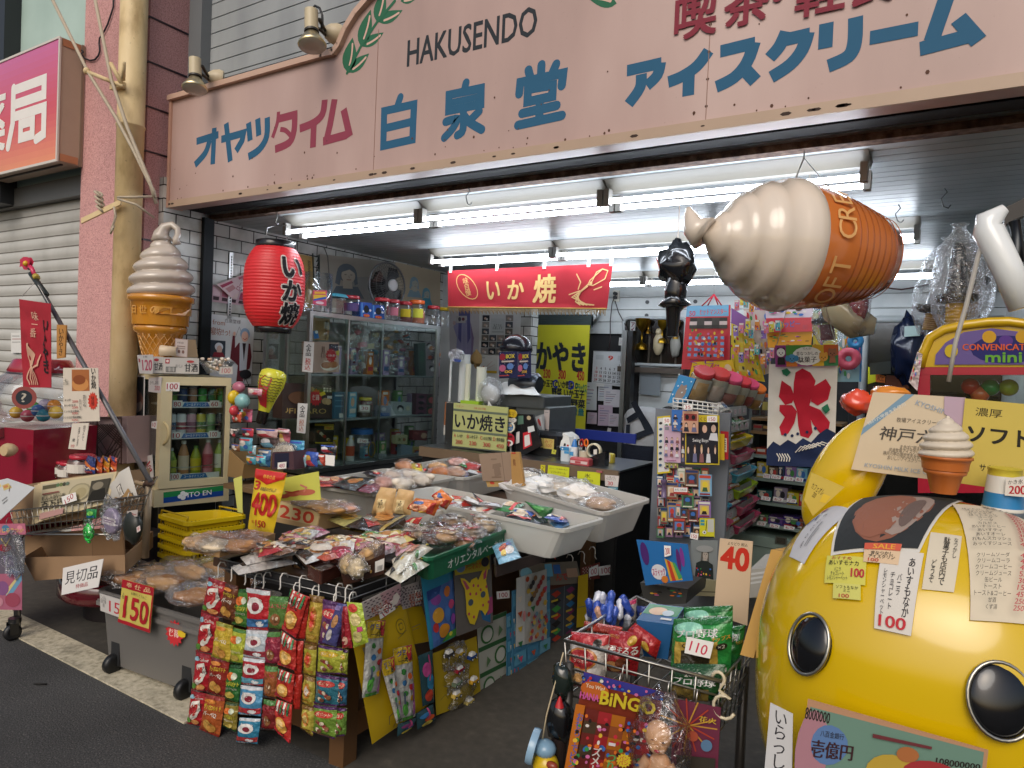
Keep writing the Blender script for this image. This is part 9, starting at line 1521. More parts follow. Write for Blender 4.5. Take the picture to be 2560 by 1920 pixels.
# doorway behind
dq=cl(q7,((850,1100),(1480,1090),(1480,1700),(850,1700)),'Y',BW)
dw=Th('dark_doorway',(dq[0]+dq[1])/2,'dark doorway with a white rounded frame behind the hanging swords','doorway')
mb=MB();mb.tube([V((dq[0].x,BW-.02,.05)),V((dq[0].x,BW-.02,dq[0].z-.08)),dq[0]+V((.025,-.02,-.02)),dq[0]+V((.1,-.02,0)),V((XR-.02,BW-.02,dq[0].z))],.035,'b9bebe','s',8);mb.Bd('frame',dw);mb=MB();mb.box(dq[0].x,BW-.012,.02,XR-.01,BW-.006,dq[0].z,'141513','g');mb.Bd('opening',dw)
mb=MB();p=pY(q7(1215,1370),BW-.3);Lu(mb,p,(.14,.1,.3),'141c34','g',3,.35,None,18,14);mb.obox(pY(q7(1175,1250),BW-.42),V((.12,0,.01)),V((0,.01,0)),V((0,0,.09)),'a8bcb8','paper');tag(mb.Bd('dark_bag'),'navy plastic bag with a pale tag in the dark doorway','bag')
for i,(pts,c,op,nm)in en(((((865,1510),(935,1540),(930,1640),(862,1659)),'d4d42a',[],'bright yellow plastic panel at the doorway foot'),(((930,1570),(1015,1590),(1010,1650),(930,1640)),'d8702a',[('t','ACC',50,50,70,60,'6a2a1a',.03)],'orange tag in the dark doorway'),(((1020,1580),(1220,1600),(1220,1700),(1010,1690)),'5a2a18',[],'dark red brown board low in the doorway'),(((880,1480),(1060,1460),(1060,1570),(880,1580)),'2f3230',[],'dim grey panel in the dark doorway'))):Cd('door_panel',cl(q7,pts,'Y',BW-.2-.05*i),c,op,nm,'panel',.01,'g')
mb=MB();a,b=pY(q7(1762,1030),BW-.03),pY(q7(1850,815),BW-.03);mb.box(a.x,BW-.1,a.z,b.x,BW-.03,b.z,'16181a','s');tag(mb.Bd('wall_speaker'),'black wall speaker on the white boards','speaker')
mb=MB();mb.tube([pY(q7(*p),BW-.05)for p in((890,808),(960,815),(1060,832),(1150,843),(1260,825),(1400,795))],.006,'5a2f28');tag(mb.Bd('wall_wire'),'brown wire drooping along the white boards','wire')
# NEAR RIGHT: yellow ride, cart, hanging inflatables
RC,RA,RB,RZ,RP=V((-.01,2.02,.83)),.385,.42,.43,2.5
def RFn(p):d=p-RC;return(abs(d.x/RA)**RP+abs(d.y/RB)**RP+abs(d.z/RZ)**RP)**(1/RP)
def RS(p):return RC+(p-RC)/max(.05,RFn(p))
def hit(p):
 d=ray(p);t=.5
 while t<3.2:
  if RFn(EYE+d*t)<1:return EYE+d*t
  t+=.004
 return EYE+d*((RC-EYE).dot(CF))
class SFace(Fc):
 """paper lying on the ride's curved shell"""
 def __init__(s,pts,off=.003):
  super().__init__(*[hit(p)for p in pts]);s.off=off;s.curved=1
 def at(s,u,v,e=0.0):
  a,b,c,d=s.c;p=RS((a*(1-u)+b*u)*(1-v)+(d*(1-u)+c*u)*v);return p+(p-RC).normalized()*(s.off+e)
def Or(name,pts,col,ops,lb,cat='notice',off=.003):
 mb=MB();f=SFace([k3(*p)for p in pts],off);f.base(mb,col,'paper',.001,8,8);f.Dr(mb,ops);return mb.Bd(name,None,lb,cat)
ride=Th('fairground_ride',(RC.x,RC.y,0),'glossy yellow rounded fibreglass ride covered with handwritten ice cream notices','ride')
YR='d3b008'
mb=MB()
def sh_(u,v):
 th,ph=PI*v,2*PI*u;return RS(RC+V((Si(th)*Co(ph),Si(th)*Si(ph),Co(th)))*.3)
mb.grid(sh_,56,36,YR,'p');mb.Bd('shell',ride)
mb=MB();mb.ell(pY(k3(405,500),2.3),(.095,.06,.2),YR,'p',28,18,Matrix.Rotation(.42,3,'Y'));mb.Bd('ear_lobe',ride)  # plain lobe standing in for the figure's ear, no seat here
mb=MB();mb.La((RC.x,RC.y,0),(0,0,1),[(.3,.03),(.34,.05),(.34,.3),(.24,.46)],'2a2622','s',30);mb.Bd('base',ride)
for x,y,rx,rz in((262,1165,.052,.066),(1022,1390,.058,.07)):
 c=hit(k3(x,y));n=(c-RC);n=V((n.x/RA**2,n.y/RB**2,n.z/RZ**2)).normalized();mb=MB();mb.ell(c-n*.006,(rx,.022,rz),'0c0d10','p',28,14,n.to_track_quat('-Y','Z').to_matrix());mb.Bd('eye_oval',ride);rt=n.to_track_quat('-Y','Z').to_matrix();mb=MB();mb.tube([c+rt@V((rx*Co(a),-.004,rz*Si(a)))for a in[k*.21 for k in rg(30)]],.004,'b8b4a8','m',6,1);mb.Bd('eye_rim',ride)  # black ovals stand for the figure's eyes, not lamps; metal rims are added
Or('photo_poster',((350,818),(470,590),(875,600),(700,808)),'d0cdc4',[*D("r 3 4 97 97 2c3032;e 48 52 40 36 8a5a48;e 50 66 36 20 9a8a80;e 50 44 38 26 8f5d4a;e 46 72 24 8 6a5a54")],'white framed photo of a filled wafer bun on the yellow ride','poster')
Or('white_slip',((185,820),(350,622),(440,640),(245,850)),'c4c4c6',[('s',[(50,10),(70,20),(60,30)],3,'4a5a7a'),('e',84,14,8,7,'b88a8a'),('t','ありがとう',45,52,60,8,'444'),('r',20,66,60,69,'888'),('r',20,74,50,76,'888')],'long white slip curling over the edge of the yellow ride')
Or('memo',((340,822),(495,830),(490,940),(328,928)),'c9c45a',[('t','おすすめ',40,10,50,12,'a83a30'),('t','あいすモナカ',46,28,74,18,'2a2820',.01),('t','バニラ\nチョコレート\nレモンシャーベット',34,68,50,46,'333'),('t','100',82,62,30,30,'b02f3a',.05)],'yellow ice wafer memo reading 100 below the bun photo',off=.006)
Or('memo',((366,930),(472,938),(472,998),(364,990)),'c9c66a',[('t','ソフトもなか\nミニ',52,36,80,44,'2a2820'),('t','100',42,82,36,24,'b02f3a',.03)],'small yellow memo about mini wafers',off=.008)
Or('memo',((490,778),(632,780),(618,862),(482,848)),'d4b896',[('r',0,0,100,36,'c85a44'),('t','SALE',55,18,60,26,'d8a03a',.04),('t','昔なつかし\nアイスクリン',52,62,74,36,'2a2820',.01),('t','100',30,90,30,16,'b8402f',.03)],'orange headed sale memo under the bun photo',off=.009)
Or('notice',((556,800),(718,815),(668,1138),(524,1106)),'d0cbc2',[('t','あ\nい\nす\nも\nな\nか',78,46,16,72,'26242a',.015),('t','バ\nニ\nラ',54,46,11,26,'2a282c'),('t','チ\nョ\nコ\nレ\nー\nト',37,54,11,44,'2a282c'),('t','レ\nモ\nン\nシ\nャ\nー\nベ\nッ\nト',18,56,10,56,'2a282c'),('t','100',48,90,70,13,'b82a34',.05)],'tall white ice wafer notice with a red 100',off=.008)
Or('notice',((745,725),(868,740),(835,965),(710,950)),'d0c6b0',[('t','駄\n菓\n子\nも\n店\n内\nで',56,50,20,84,'2a2824',.01),('t','な\nつ\nか\nし',84,28,13,40,'2a2824'),('t','ど\nう\nぞ',26,72,16,36,'2a2824')],'cream notice inviting sweets to be eaten inside')
mn=[('t','喫茶メニュー',56,7,46,7,'2a2824')]
for i,(nm,pz)in en((('ほっとコーヒー',300),('ほっとココア',300),('ほっと紅茶',300),('カフェオーレ',300),('ほっとミルク',250),('コーラ',250),('ソーダ',250),('カルピス',250),('あいすコーヒー',380),('あいすティ',350),('あいすオーレ',380),('れもんスカッシュ',350),('みっくすジュース',450),('',''),('クリームソーダ',400),('クリームコーラ',400),('クリームコーヒー',450),('クリームジュース',550),('缶ビール',300),('トースト',150),('トースト&コーヒー',450),('甘酒',250),('くず湯',250))):
 if nm:y=15+i*3.6;mn+=[('t',nm,24,y,5*len(nm),2.6,'2a2824'),('t',str(pz),60,y,14,2.7,'b8404a',.02)]
Or('cafe_menu',((828,615),(1150,690),(1150,1095),(898,1075)),'d2c6ae',mn,'large cream handwritten cafe menu with red prices on the ride','menu',.005)
Cd('banknote_board',KY(k3,1.56,((255,1385),(975,1590),(960,1720),(215,1720))),'b58a6a',[*D("r 2 8 98 100 6a8a7a;e 6 60 10 50 a87a84;e 16 50 11 26 5a7aa8"),('t','8000000',7,16,15,14,'2a2420',.03),('t','108000000',86,52,22,16,'2a2420',.03),('t','八百金銀行',17,36,14,8,'2a2420'),('t','壱億円',18,56,24,22,'3a2024',.05),*D("e 52 80 14 30 b89a3a;e 72 76 14 24 a03034;e 60 46 6 14 a8683a;r 40 22 72 28 6a3034")],'large novelty banknote board fixed low on the yellow ride','sign')
Cd('welcome_strip',KY(k3,1.57,((105,1400),(195,1445),(190,1740),(75,1740))),'c8c8c8',[('t','い\nら\nっ\nし\nゃ',50,50,50,90,'26242a',.01)],'white vertical welcome strip at the corner of the ride','notice')
Cd('price_note',KY(k3,2.1,((268,480),(400,540),(275,655),(240,590))),'c9b050',[('t','カフェオレ\n200',40,48,50,40,'4a3a20'),('g',[(66,40),(92,36),(96,56),(74,64)],'d8b83a')],'tilted yellow note with a pointing hand on the ride','notice')
PB=2.22
Cd('milk_poster',KY(k3,PB,((515,160),(885,182),(852,522),(428,468))),'d3c2a6',[('g',[(0,46),(0,56),(46,0),(36,0)],'7a9ab0'),('t','神戸六甲産生乳使用',21,26,44,5,'e0dcd0',.01,-38),('t','牧場アイスクリーム',56,32,46,6,'5a544c'),('t','神戸六甲',55,50,72,17,'4a4642',.02),('t','まきばに囲まれた\n共進牧場アイスクリーム工房で\n神戸六甲の限定生乳を使って生まれた\nおいしいアイスクリームです。',55,72,56,20,'6a6258'),('t','KYOSHIN',66,14,34,6,'9aa8b8',.02,16),('t','KYOSHIN MILK ICE CREAM',50,92,76,5,'9aa8b8',.02),('g',[(78,0),(100,0),(100,36),(80,20)],'b8a0b0')],'beige ranch milk ice cream poster behind the small cone','poster',.006)
Cd('soft_poster',KY(k3,PB-.01,((882,185),(1200,215),(1190,570),(848,522))),'c9b458',[('t','濃厚',32,14,34,10,'2a2820'),('t','ソフト',46,40,76,18,'26241c',.05),('t','サクサクソフト',56,78,60,8,'2a2820',.01),('t','2',94,58,8,14,'b8402f',.05)],'yellow soft ice cream poster with bold black lettering','poster',.006)
cc=hit(k3(796,562));s3=pY(k3(796,560),cc.y);zk=lambda y:pY(k3(796,y),cc.y).z
st=Th('ice_cream_model',s3,'small soft ice cream cone model standing on the yellow ride','model');ma,mk=MB(),MB();softcone(ma,mk,s3,.056,zk(562),zk(470),zk(412),zk(262),4.4,'d2c6b2','b8662a','s',1,'s');ma.Bd('cream_swirl',st);mk.Bd('cone',st)
cu_=hit(k3(1035,622));a,b=pY(k3(945,600),cu_.y),pY(k3(1125,600),cu_.y);zt=pY(k3(1035,462),cu_.y).z;r=(b.x-a.x)/2;o=V(((a.x+b.x)/2,cu_.y,cu_.z-.005));hh=zt-o.z
st=Th('shaved_ice_cup',o,'blue and white shaved ice paper cup with a red 200 on the ride','cup');mb=MB();mb.La(o,(0,0,hh),[(r*.98,0),(r,.03),(r*.97,.08)],'d4d2ca','s',22,1,1);mb.La(o,(0,0,hh),[(r*.965,.08),(r*.88,.42)],'2a7ab0','s',22,0,1);mb.La(o,(0,0,hh),[(r*.88,.42),(r*.8,.82)],'d8d6ce','s',22,0,1);mb.La(o,(0,0,hh),[(r*.8,.82),(r*.77,.96),(r*.8,.97),(r*.8,1)],'c9b83a','s',22,1,1);mb.Bd('cup',st)
mb=MB();f=Fc(*KY(k3,o.y-r-.004,((1045,505),(1130,495),(1130,580),(1040,572))));f.base(mb,'d8d2c8','paper');f.Dr(mb,[('t','かき氷',46,24,70,24,'2a2824',.01),('t','200',56,66,76,44,'b02a34',.05)]);mb.Bd('price_tag',st)
for i,(x,y,rx,ry,c,nm)in en(((450,200,64,52,'d8492c','red orange'),(585,165,70,28,'d8862a','orange'))):
 p=pY(k3(x,y),2.6);s_=2.3/1.596/1740;mb=MB();Lu(mb,p,(rx*s_,.05,ry*s_),c,'p',i+2,.3,None,22,14,1.6);tag(mb.Bd('inflatable_toy'),nm+' glossy inflatable toy behind the ranch milk poster','toy')
mb=MB()
for i in rg(7):a,b=pY(k1(1430+26*i,1110-4*i),2.0+.012*i),pY(k2(1560+10*i,720),1.9+.012*i);mb.obox(a,V((.035,0,0)),V((0,.006,0)),b-a,('b8904a','a07c3e','c39c58')[i%3],'card')
tag(mb.Bd('paper_sleeves'),'bundle of tan paper sleeves leaning between cart and ride','sleeves')
# cart of snacks
GZ=.74;G=KZ(k2,GZ,((105,600),(1400,940),(1650,640),(700,240)));gB=[p*.94+sum(G,V())*.015-V((0,0,.17))for p in G]
for p in gB:p.z=GZ-.165
gc=Th('snack_cart',(G[0]+G[2])/2-V((0,0,GZ)),'chrome wire basket cart heaped with snack bags at the aisle front','cart')
mb=MB();wirebox(mb,G,gB,.0036,'b0aea6','m',7,6,4);mb.Bd('basket',gc)
for i in rg(4):mb=MB();mb.tube([gB[i]+V((0,0,.1)),V((gB[i].x,gB[i].y,0))],.015,'2a2724','s',8);mb.Bd('leg',gc)
GY=G[0].y;e1=(G[1]-G[0]).normalized();gn=V((e1.y,-e1.x,0)).normalized()
def gp(pts,off):return[pN(k2(*p),G[0]-gn*off,gn)for p in pts]
def gbag(pts,off,c,ops,lb,b=.025,sd=0,name='snack_bag'):return Sa(gp(pts,off),c,ops,lb,'snack bag',b,'f',None,sd,name,.012)
BB=[*D("r 0 0 100 8 1a6a2a;e 30 14 26 10 8ac8b0"),('t','プロ野球',46,22,70,15,'d4d6d4',.06),('t','チップス',86,32,26,8,'d8a03a',.04),*D("r 10 36 82 78 b89a44;r 22 50 70 74 3a3424"),('t','Calbee',46,42,46,8,'2a2624',.03),('e',88,46,8,6,'2a2824'),('t','×2',88,46,10,6,'d8d4c0'),*D("r 4 84 96 93 c8c4bc;r 0 95 100 100 1a6a2a")]
gbag(((1095,325),(1500,310),(1490,720),(1090,720)),.30,'1f7a34',BB,'rearmost green potato chip bag in the chrome cart',.03,1);gbag(((1420,490),(1605,470),(1560,850),(1400,850)),.20,'1a6a30',BB[:4],'green potato chip bag squeezed against the paper sleeves',.03,2)
gbag(((1010,420),(1500,400),(1480,880),(980,880)),.12,'2a8a40',BB,'front green potato chip bag carrying the 110 card',.04,3);gbag(((1000,790),(1440,800),(1400,1120),(960,1060)),.04,'1c4a26',[('t','2023',46,20,30,12,'d8d4c8',.04),('t','プロ野球',50,40,80,20,'d0d2d0',.06),('r',10,56,80,96,'6a5a2a')],'dark green chip bag at the bottom of the chrome cart',.03,4)
Pc(gp(((1118,572),(1342,618),(1310,752),(1098,705)),.045),'110','white card reading 110 on the front green chip bag','c83050',rot=6)
gbag(((160,525),(480,555),(430,1010),(130,960)),.05,'cfc9c2',[*D("r 0 0 100 16 b02a2c;e 46 40 40 20 c07a3a;e 46 40 34 17 a02a2e"),('t','豆乳おから\nクッキー',46,40,50,14,'d8c8b8'),*D("e 78 12 11 7 2a2420;e 40 76 14 8 c89a64;r 0 86 100 100 a02430")],'white cookie bag with a red crimped top in the chrome cart',.04,5)
gbag(((270,440),(585,490),(570,560),(260,510)),.2,'b83a24',[('r',6*i,0,6*i+2.5,100,'8a2a1c')for i in rg(17)],'ribbed red bag top behind the white cookie bag',.02,6)
gbag(((470,515),(755,535),(700,900),(430,850)),.08,'9a1c22',[('t','マロンチョコ',26,8,30,6,'c9a03a',.02),('e',80,14,12,10,'b8902f'),('t','甘栗まるる',50,36,96,20,'d8d4cc',.05),*D("e 40 74 26 14 b8824a;e 66 62 20 12 6a3a24")],'red sweet chestnut bag in the chrome cart',.04,7);gbag(((690,455),(905,610),(860,760),(620,520)),.16,'a82426',[('e',64,60,16,22,'c9a03a'),('t','ルレ',40,80,30,20,'d8d4cc',.04)],'tilted red chestnut bag behind the other chestnut bag',.03,8)
gbag(((690,310),(1040,340),(1010,470),(700,420)),.42,'2a3a7a',[*D("e 60 56 30 30 c9a050;e 30 50 14 22 d8b83a;r 60 6 96 26 c8c4bc")],'blue and gold snack bag at the back of the chrome cart',.03,9);gbag(((640,270),(705,250),(690,440),(610,430)),.40,'c0b8b0',[('r',0,0,100,20,'b8305a')],'white and pink bag behind the candy pot',.02,10)
tq=[pN(k2(*p),G[0]-gn*.2,gn)for p in((700,430),(1000,470),(960,760),(760,730))];mb=MB();d_=-gn*.12+V((0,0,.02));slab(mb,tq,d_,'2a5a8a','g');f=Fc(tq[0]+d_,tq[1]+d_,tq[1],tq[0]);f.Dr(mb,[*D("r 2 4 98 60 2a7a44;e 40 40 26 22 d0b090;e 70 46 16 16 b8c8d0;r 60 74 90 84 d0d0cc")],'g');tag(mb.Bd('lunch_tin'),'green and blue lunch tin shaped box in the chrome cart','box')
po=pN(k2(465,500),G[0]-gn*.34,gn);t=Th('candy_pot',po,'clear pot crammed with blue and white wrapped candy sticks','pot');mb=MB();mb.La(po-V((0,0,.05)),(0,0,1),[(.066,0),(.07,.05),(.074,.12)],'fff','jar',20,0);mb.Bd('pot',t);r2=random.Random(2)
for i in rg(24):an,rr=i*2.4,.02+.05*r2.random();p=po+V((rr*Co(an),rr*Si(an),.02+.07*r2.random()));mb=MB();u=V((r2.uniform(-.4,.4),r2.uniform(-.4,.4),.8)).normalized()*.035;mb.La(p-u,u*2,[(.004,0),(.014,.15),(.012,.5),(.015,.85),(.006,1)],('2a4aa8','c8ccd8','3a5ab8','c89a80')[i%4],'f',7,1,1);mb.Bd('candy_stick',t)
bq_=gp(((265,862),(930,1030),(800,1780),(110,1720)),-.03);f0=[('r',0,0,100,10,'3a3a8a'),*bits(30,0,2,100,9,2,4),('e',20,12,18,8,'b8602a'),('t','You Win!',20,9,24,4,'d8d0b8',.03),('t','HANA',15,19,24,6.5,'c85a9a',.06),('t','BiNGO',62,17,66,13,'c9b42f',.06),('r',0,28,12,100,'b86a24'),('t','お\nも\nち\nゃ\nで\nビ\nン\nゴ',8,66,8,60,'3a5aa8',.04),*chk(('6a2a24','8a4a2a','9a2a2e','4a3a2a','a8641f','7a3a3a'),14,30,98,100,5,6),*bits(110,14,30,98,99,2.6,12),('b',78,62,9,'c9b02f'),('t','バン\nバン',78,62,10,9,'b8303a',.04),('t','ズ\nメ\nト',46,66,10,26,'c8c0b8',.05),('t','つ\nり',64,66,9,16,'4a9a5a',.05),('r',58,46,66,49,'d0c8c8')]
mb=MB();f=Fc(*bq_);f.base(mb,'7a3424','g',.003);f.Dr(mb,f0,'g');tag(mb.Bd('bingo_board'),'crowded toy bingo board with yellow lettering hung on the chrome cart','toy board')
mb=MB();f=Fc(*gp(((1010,1085),(1400,1160),(1370,1760),(980,1740)),-.02));f.base(mb,'6a3044','g',.004);f.Dr(mb,[*[('s',[(34,30),(34+60*Co(a*.42),30+34*Si(a*.42))],3,('b8883a','a8402f')[a%2])for a in rg(15)],('t','花火',76,18,36,8,'c8a83a',.04),*D("e 46 42 12 7 a8503a;e 76 52 12 8 5a7a9a;r 14 68 96 100 3a3630")],'g');tag(mb.Bd('firework_pack'),'crimson firework pack with golden rays hung on the chrome cart','toy pack')
dp=gp(((880,1390),),-.07)[0];t=Th('doll_pack',dp,'bald baby doll in a clear bag hung on the chrome cart','toy');SK='d0a078';mb=MB();U=V((0,0,1));s_=.0010
mb.ell(dp,(.036,.034,.04),SK,'s',18,12);mb.ell(dp+V((.004,-.01,-.02)),(.026,.026,.022),SK,'s',14,9);mb.ell(dp+V((.01,-.002,-.095)),(.036,.028,.055),SK,'s',14,10);mb.tube([dp+V((.036,-.01,-.065)),dp+V((.06,-.02,-.09)),dp+V((.05,-.035,-.12))],[.016,.014,.01],SK,'s',8);mb.tube([dp+V((-.02,-.01,-.065)),dp+V((-.045,-.02,-.1)),dp+V((-.035,-.04,-.13))],[.016,.014,.01],SK,'s',8);mb.ell(dp+V((.01,-.034,-.024)),(.008,.004,.005),'a02f3a','g',8,6);mb.ell(dp+V((.014,-.037,-.01)),.005,SK,'s',8,6)
for x in(-.004,.026):mb.ell(dp+V((x,-.032,.002)),(.005,.003,.002),'5a3a2a','s',8,5)
mb.Bd('doll',t);mb=MB();f=Fc(*[dp+V(p)for p in((-.03,-.05,-.13),(.06,-.05,-.11),(.06,-.05,-.17),(-.03,-.05,-.19))]);f.base(mb,'b8a04a','paper');f.Dr(mb,[('r',50,0,100,100,'7a9098'),('t','MY BABY',26,40,40,24,'8a3a5a',.03)]);mb.Bd('card',t);mb=MB();Wr(mb,dp+V((.01,-.005,-.03)),(.085,.06,.15),5,'film',amp=.2);mb.Bd('wrapper',t)
mb=MB();p=gp(((1405,925),),-.01)[0];R1=.018;mb.tube([p+V((-.008+R1*Si(a)*.9,0,R1*Co(a)))for a in[k*.5-1.5 for k in rg(9)]]+[p+V((-.004,0,-.03))]+[p+V((.012-.028*Co(a),-.006,-.068+.03*Si(a)))for a in[2.2-k*.5 for k in rg(11)]],.0045,'d0c4a8','g',8);tag(mb.Bd('big_hook'),'large cream S hook at the corner of the chrome cart','hook')
for i,x in en((605,580,980,1215)):p=gp(((x,880+70*i),),-.0)[0];mb=MB();hook(mb,p,.03,'d8d4cc');tag(mb.Bd('hook'),'white hook on the front wire of the chrome cart','hook','hooks on the chrome cart')
bp=gp(((70,1260),),-.0)[0];mb=MB();Lu(mb,bp,(.045,.04,.07),'111214','p',3,.2);Lu(mb,bp+V((.0,0,.12)),(.035,.03,.05),'1a2420','p',4,.3);mb.La(bp-V((0,0,.17)),(0,0,1),[(.02,0),(.026,.12)],'2a2220','g',12);mb.La(bp+V((.01,-.03,.055)),(0,0,.03),[(.014,0),(.003,1)],'b8282c','g',10,1,1);tag(mb.Bd('black_doll'),'glossy black inflatable figure with a red tip hung beside the chrome cart','toy')
hp_=pN(q(14,260,1480),G[0]+gn*.05,gn);t=Th('toy_chick',hp_,'yellow toy in a pale blue brimmed hat hanging by a string','toy');mb=MB();mb.ell(hp_+V((.015,0,-.05)),(.04,.038,.042),'c9a81c','g',16,10);mb.ell(hp_+V((.045,-.02,-.03)),(.02,.012,.012),'8a3a24','g',10,7);mb.Bd('body',t)
mb=MB();mb.ell(hp_+V((.01,0,.0)),(.034,.032,.026),'7a9cb4','g',14,9);mb.La(hp_+V((-.012,-.01,.0)),V((-.02,-.006,.004)),[(.05,0),(.052,.5),(.05,1)],'8aaac2','g',22,1,1);mb.Bd('hat',t);mb=MB();mb.tube([hp_+V((0,0,.02)),hp_+V((.01,.0,.1)),gp(((95,700),),0)[0]],.0025,'b8a888','cloth',5);mb.Bd('string',t)
Cd('price_sign',[pN(p,G[0]-gn*.5,gn)for p in(k1(873,988),k1(1232,1022),k2(1618,480),k2(1338,380))],'d0b698',[('t','よりどり 税込',55,5,60,4,'2a2420',.02),('t','40',50,23,82,27,'c2301f',.07)],'tall tan card reading 40 in red behind the chip bags','price sign',.006,'card')
TY=3.0
Cd('toy_card',KY(k1,TY,((-40,1000),(520,1050),(578,1445),(60,1500))),'2a6aa8',[('g',[(50,40),(64,50),(80,96),(54,96)],'c8a03a'),('g',[(54,44),(60,48),(66,96),(58,96)],'b8402f'),('g',[(64,48),(70,52),(80,90),(72,94)],'4a9a5a'),*D("e 12 30 8 26 4a2a6a;e 78 44 4 30 5a2a6a;e 86 36 4 26 7a3a8a;e 34 72 15 18 d0d0d4"),('t','スティック',34,72,26,18,'a83a6a',.05),('b',44,90,8,'c8782f')],'blue rainbow toy card hung at the foot of the card rack','toy card',.004,'g')
Pc(KY(k1,TY-.02,((262,1065),(335,1070),(338,1170),(268,1190))),'200','white card reading 200 on the blue rainbow toy card')
Cd('portrait_photo',KY(k1,TY+.03,((555,1005),(850,1010),(835,1440),(548,1385))),'7a8080',[*face(55,36,1.5,'5a5650','a39a90','4a4640'),('e',54,22,32,9,'8f9190'),('g',[(20,100),(24,62),(44,54),(66,54),(86,62),(90,100)],'262c2a'),*bits(14,24,64,86,98,3,5)],'grey wrapped portrait photo of a figure in a hat','photo',.004,'g')
for nm,pts,y,c,l in(('dark_crate',((0,1470),(520,1540),(500,1700),(60,1720)),3.1,'3a3a38','dark glass topped crate under the blue rainbow toy card'),('low_cabinet',((540,1430),(1420,1480),(1420,1640),(520,1610)),3.6,'8a8468','worn cream low cabinet behind the tall 40 card'),('storage_box',((1190,1330),(1430,1300),(1400,1600),(1180,1640)),2.9,'a8a59c','translucent box of flat packets beside the paper sleeves')):Ct(nm,[pY(k1(*p),y)for p in pts],(0,.3,0),c,[('r',4,70,96,76,'4a4638')]if 'cab' in nm else[('r',6,12+16*k,94,20+16*k,'c8c8c4')for k in rg(3)]if 'stor' in nm else bits(12,20,10,90,50,5),l,'box','s')
# giant inflatable cone
A_,B_=pD((1742,585),2.72),pD((2205,650),2.86);ks=(B_-A_);Ls=ks.length;ku=ks/Ls
ic=Th('inflatable_cone',(A_+B_)/2,'giant inflatable soft ice cream hanging sideways under the sign','inflatable')
prof=[(0,.02),(.04,.06),(.075,.09),(.10,.115),(.098,.125),(.15,.17),(.185,.21),(.18,.222),(.215,.27),(.238,.32),(.232,.333),(.255,.39),(.264,.44),(.262,.475),(.25,.5)]
mb=MB();mb.La(A_,ks,prof,'ddd0c0','p',40,0,1);tt=[A_+V((.03,0,.0)),A_+V((-.015,0,.03)),A_+V((-.03,0,.075)),A_+V((-.04,0,.105))];mb.tube(tt,[.07,.045,.025,.01],'ddd0c0','p',12);mb.Bd('cream',ic)
mb=MB();mb.La(A_,ks,[(.25,.5),(.24,.6),(.215,.74),(.18,.88),(.14,.98),(.07,1.01),(.001,1.02)],'d0783a','p',40,0,1)
for k in rg(8):t_=.67+.04*k;r=.24-max(0,t_-.6)*.178-max(0,t_-.74)*.07;mb.La(A_,ks,[(r+.001,t_),(r+.0025,t_+.004),(r-.003,t_+.012)],'a85a28','p',40,0,1)
cup=mb.Bd('cup',ic);mb=MB();side=ku.cross(V((0,0,1))).normalized();upv=side.cross(ku)
c0=(EYE-A_);ca=M_.atan2(c0.dot(upv),c0.dot(side))
for i,ch in en('SOFT CREAM'):
 an0=ca+(3.6-i)*-.27;vs,f3,asp=text_tris(ch);h_=.075
 if ch!=' ':mb.add([A_+ku*(Ls*(.585+y*h_/Ls))+(side*Co(an0+x*h_*asp/.24)+upv*Si(an0+x*h_*asp/.24))*.252 for x,y in vs],f3,'dba868','s')
mb.Bd('lettering',cup)
mb=MB();hk=pY(q(3,310,1365),3.19);top_=(A_+B_)/2+V((.05,0,.25));mb.tube([hk+V((0,0,.03)),hk,top_+V((-.05,0,.02))],.003,'8a8a88');mb.tube([hk,top_+V((.08,0,-.03))],.002,'8a8a88');mb.Bd('string',ic)
# other hanging toys
def sword(n,top,gu,end,y,blade,grip,lb):
 a,b,c=pY(q(n,*top),y),pY(q(n,*gu),y),pY(q(n,*end),y);t=Th('toy_sword',c,lb,'toy');mb=MB();mb.La(a,b-a,[(.012,0),(.024,.1),(.045,1)],blade,'g',12,1,1);mb.Bd('blade',t);mb=MB();k=(c-b).normalized();mb.La(b-k*.005,k*.03,[(.075,0),(.08,.5),(.07,1)],'1c1c20','g',18,1,1);mb.Bd('guard',t)
 mb=MB();mb.La(b+k*.03,c-b-k*.03,[(.034*(1+.18*abs(Si(i*1.05))),i/24)for i in rg(25)],grip,'g',12,1,1);mb.Bd('grip',t);mb=MB();m_=(a+c)/2;L=(a-c).length/2;mb.La(c-k*-.02,a-c+V((0,0,.08)),[(.05,0),(.09,.2),(.1,.45),(.08,.8),(.02,1.0),(.035,1.04)],'fff','bf',14,1,1);mb.Bd('wrapper',t)
sword(7,(1650,440),(1630,900),(1615,1180),3.4,'2a3038','b8922c','yellow handled toy sword in clear film, nearest of the pair');sword(7,(1560,550),(1455,1000),(1410,1200),3.6,'9aa4aa','b88a2c','yellow handled toy sword with a pale blade in clear film');sword(7,(560,880),(505,1100),(520,1280),4.2,'3a3a40','6a1c28','dark red handled toy sword near the ice banner sign');sword(7,(1725,600),(1740,760),(1745,1090),3.7,'2a2624','8a6a5a','dark slim toy sword behind the pair')
p=pY(q(7,690,990),3.9);mb=MB();mb.tube([p+V((-.09,0,.1)),p+V((-.04,0,-.02)),p+V((.05,0,-.09)),p+V((.13,0,-.1))],[.07,.085,.08,.04],'a89c7c','p',14);tag(mb.Bd('inflatable_tusk'),'curved beige inflatable under the giant cone','toy');p=pY(q(7,785,950),3.85);mb=MB();Lu(mb,p,(.045,.03,.12),'8a2a3a','f',3);Wr(mb,p,(.06,.04,.15),3,'film');tag(mb.Bd('wrapped_toy'),'red flowered toy in film under the giant cone','toy')
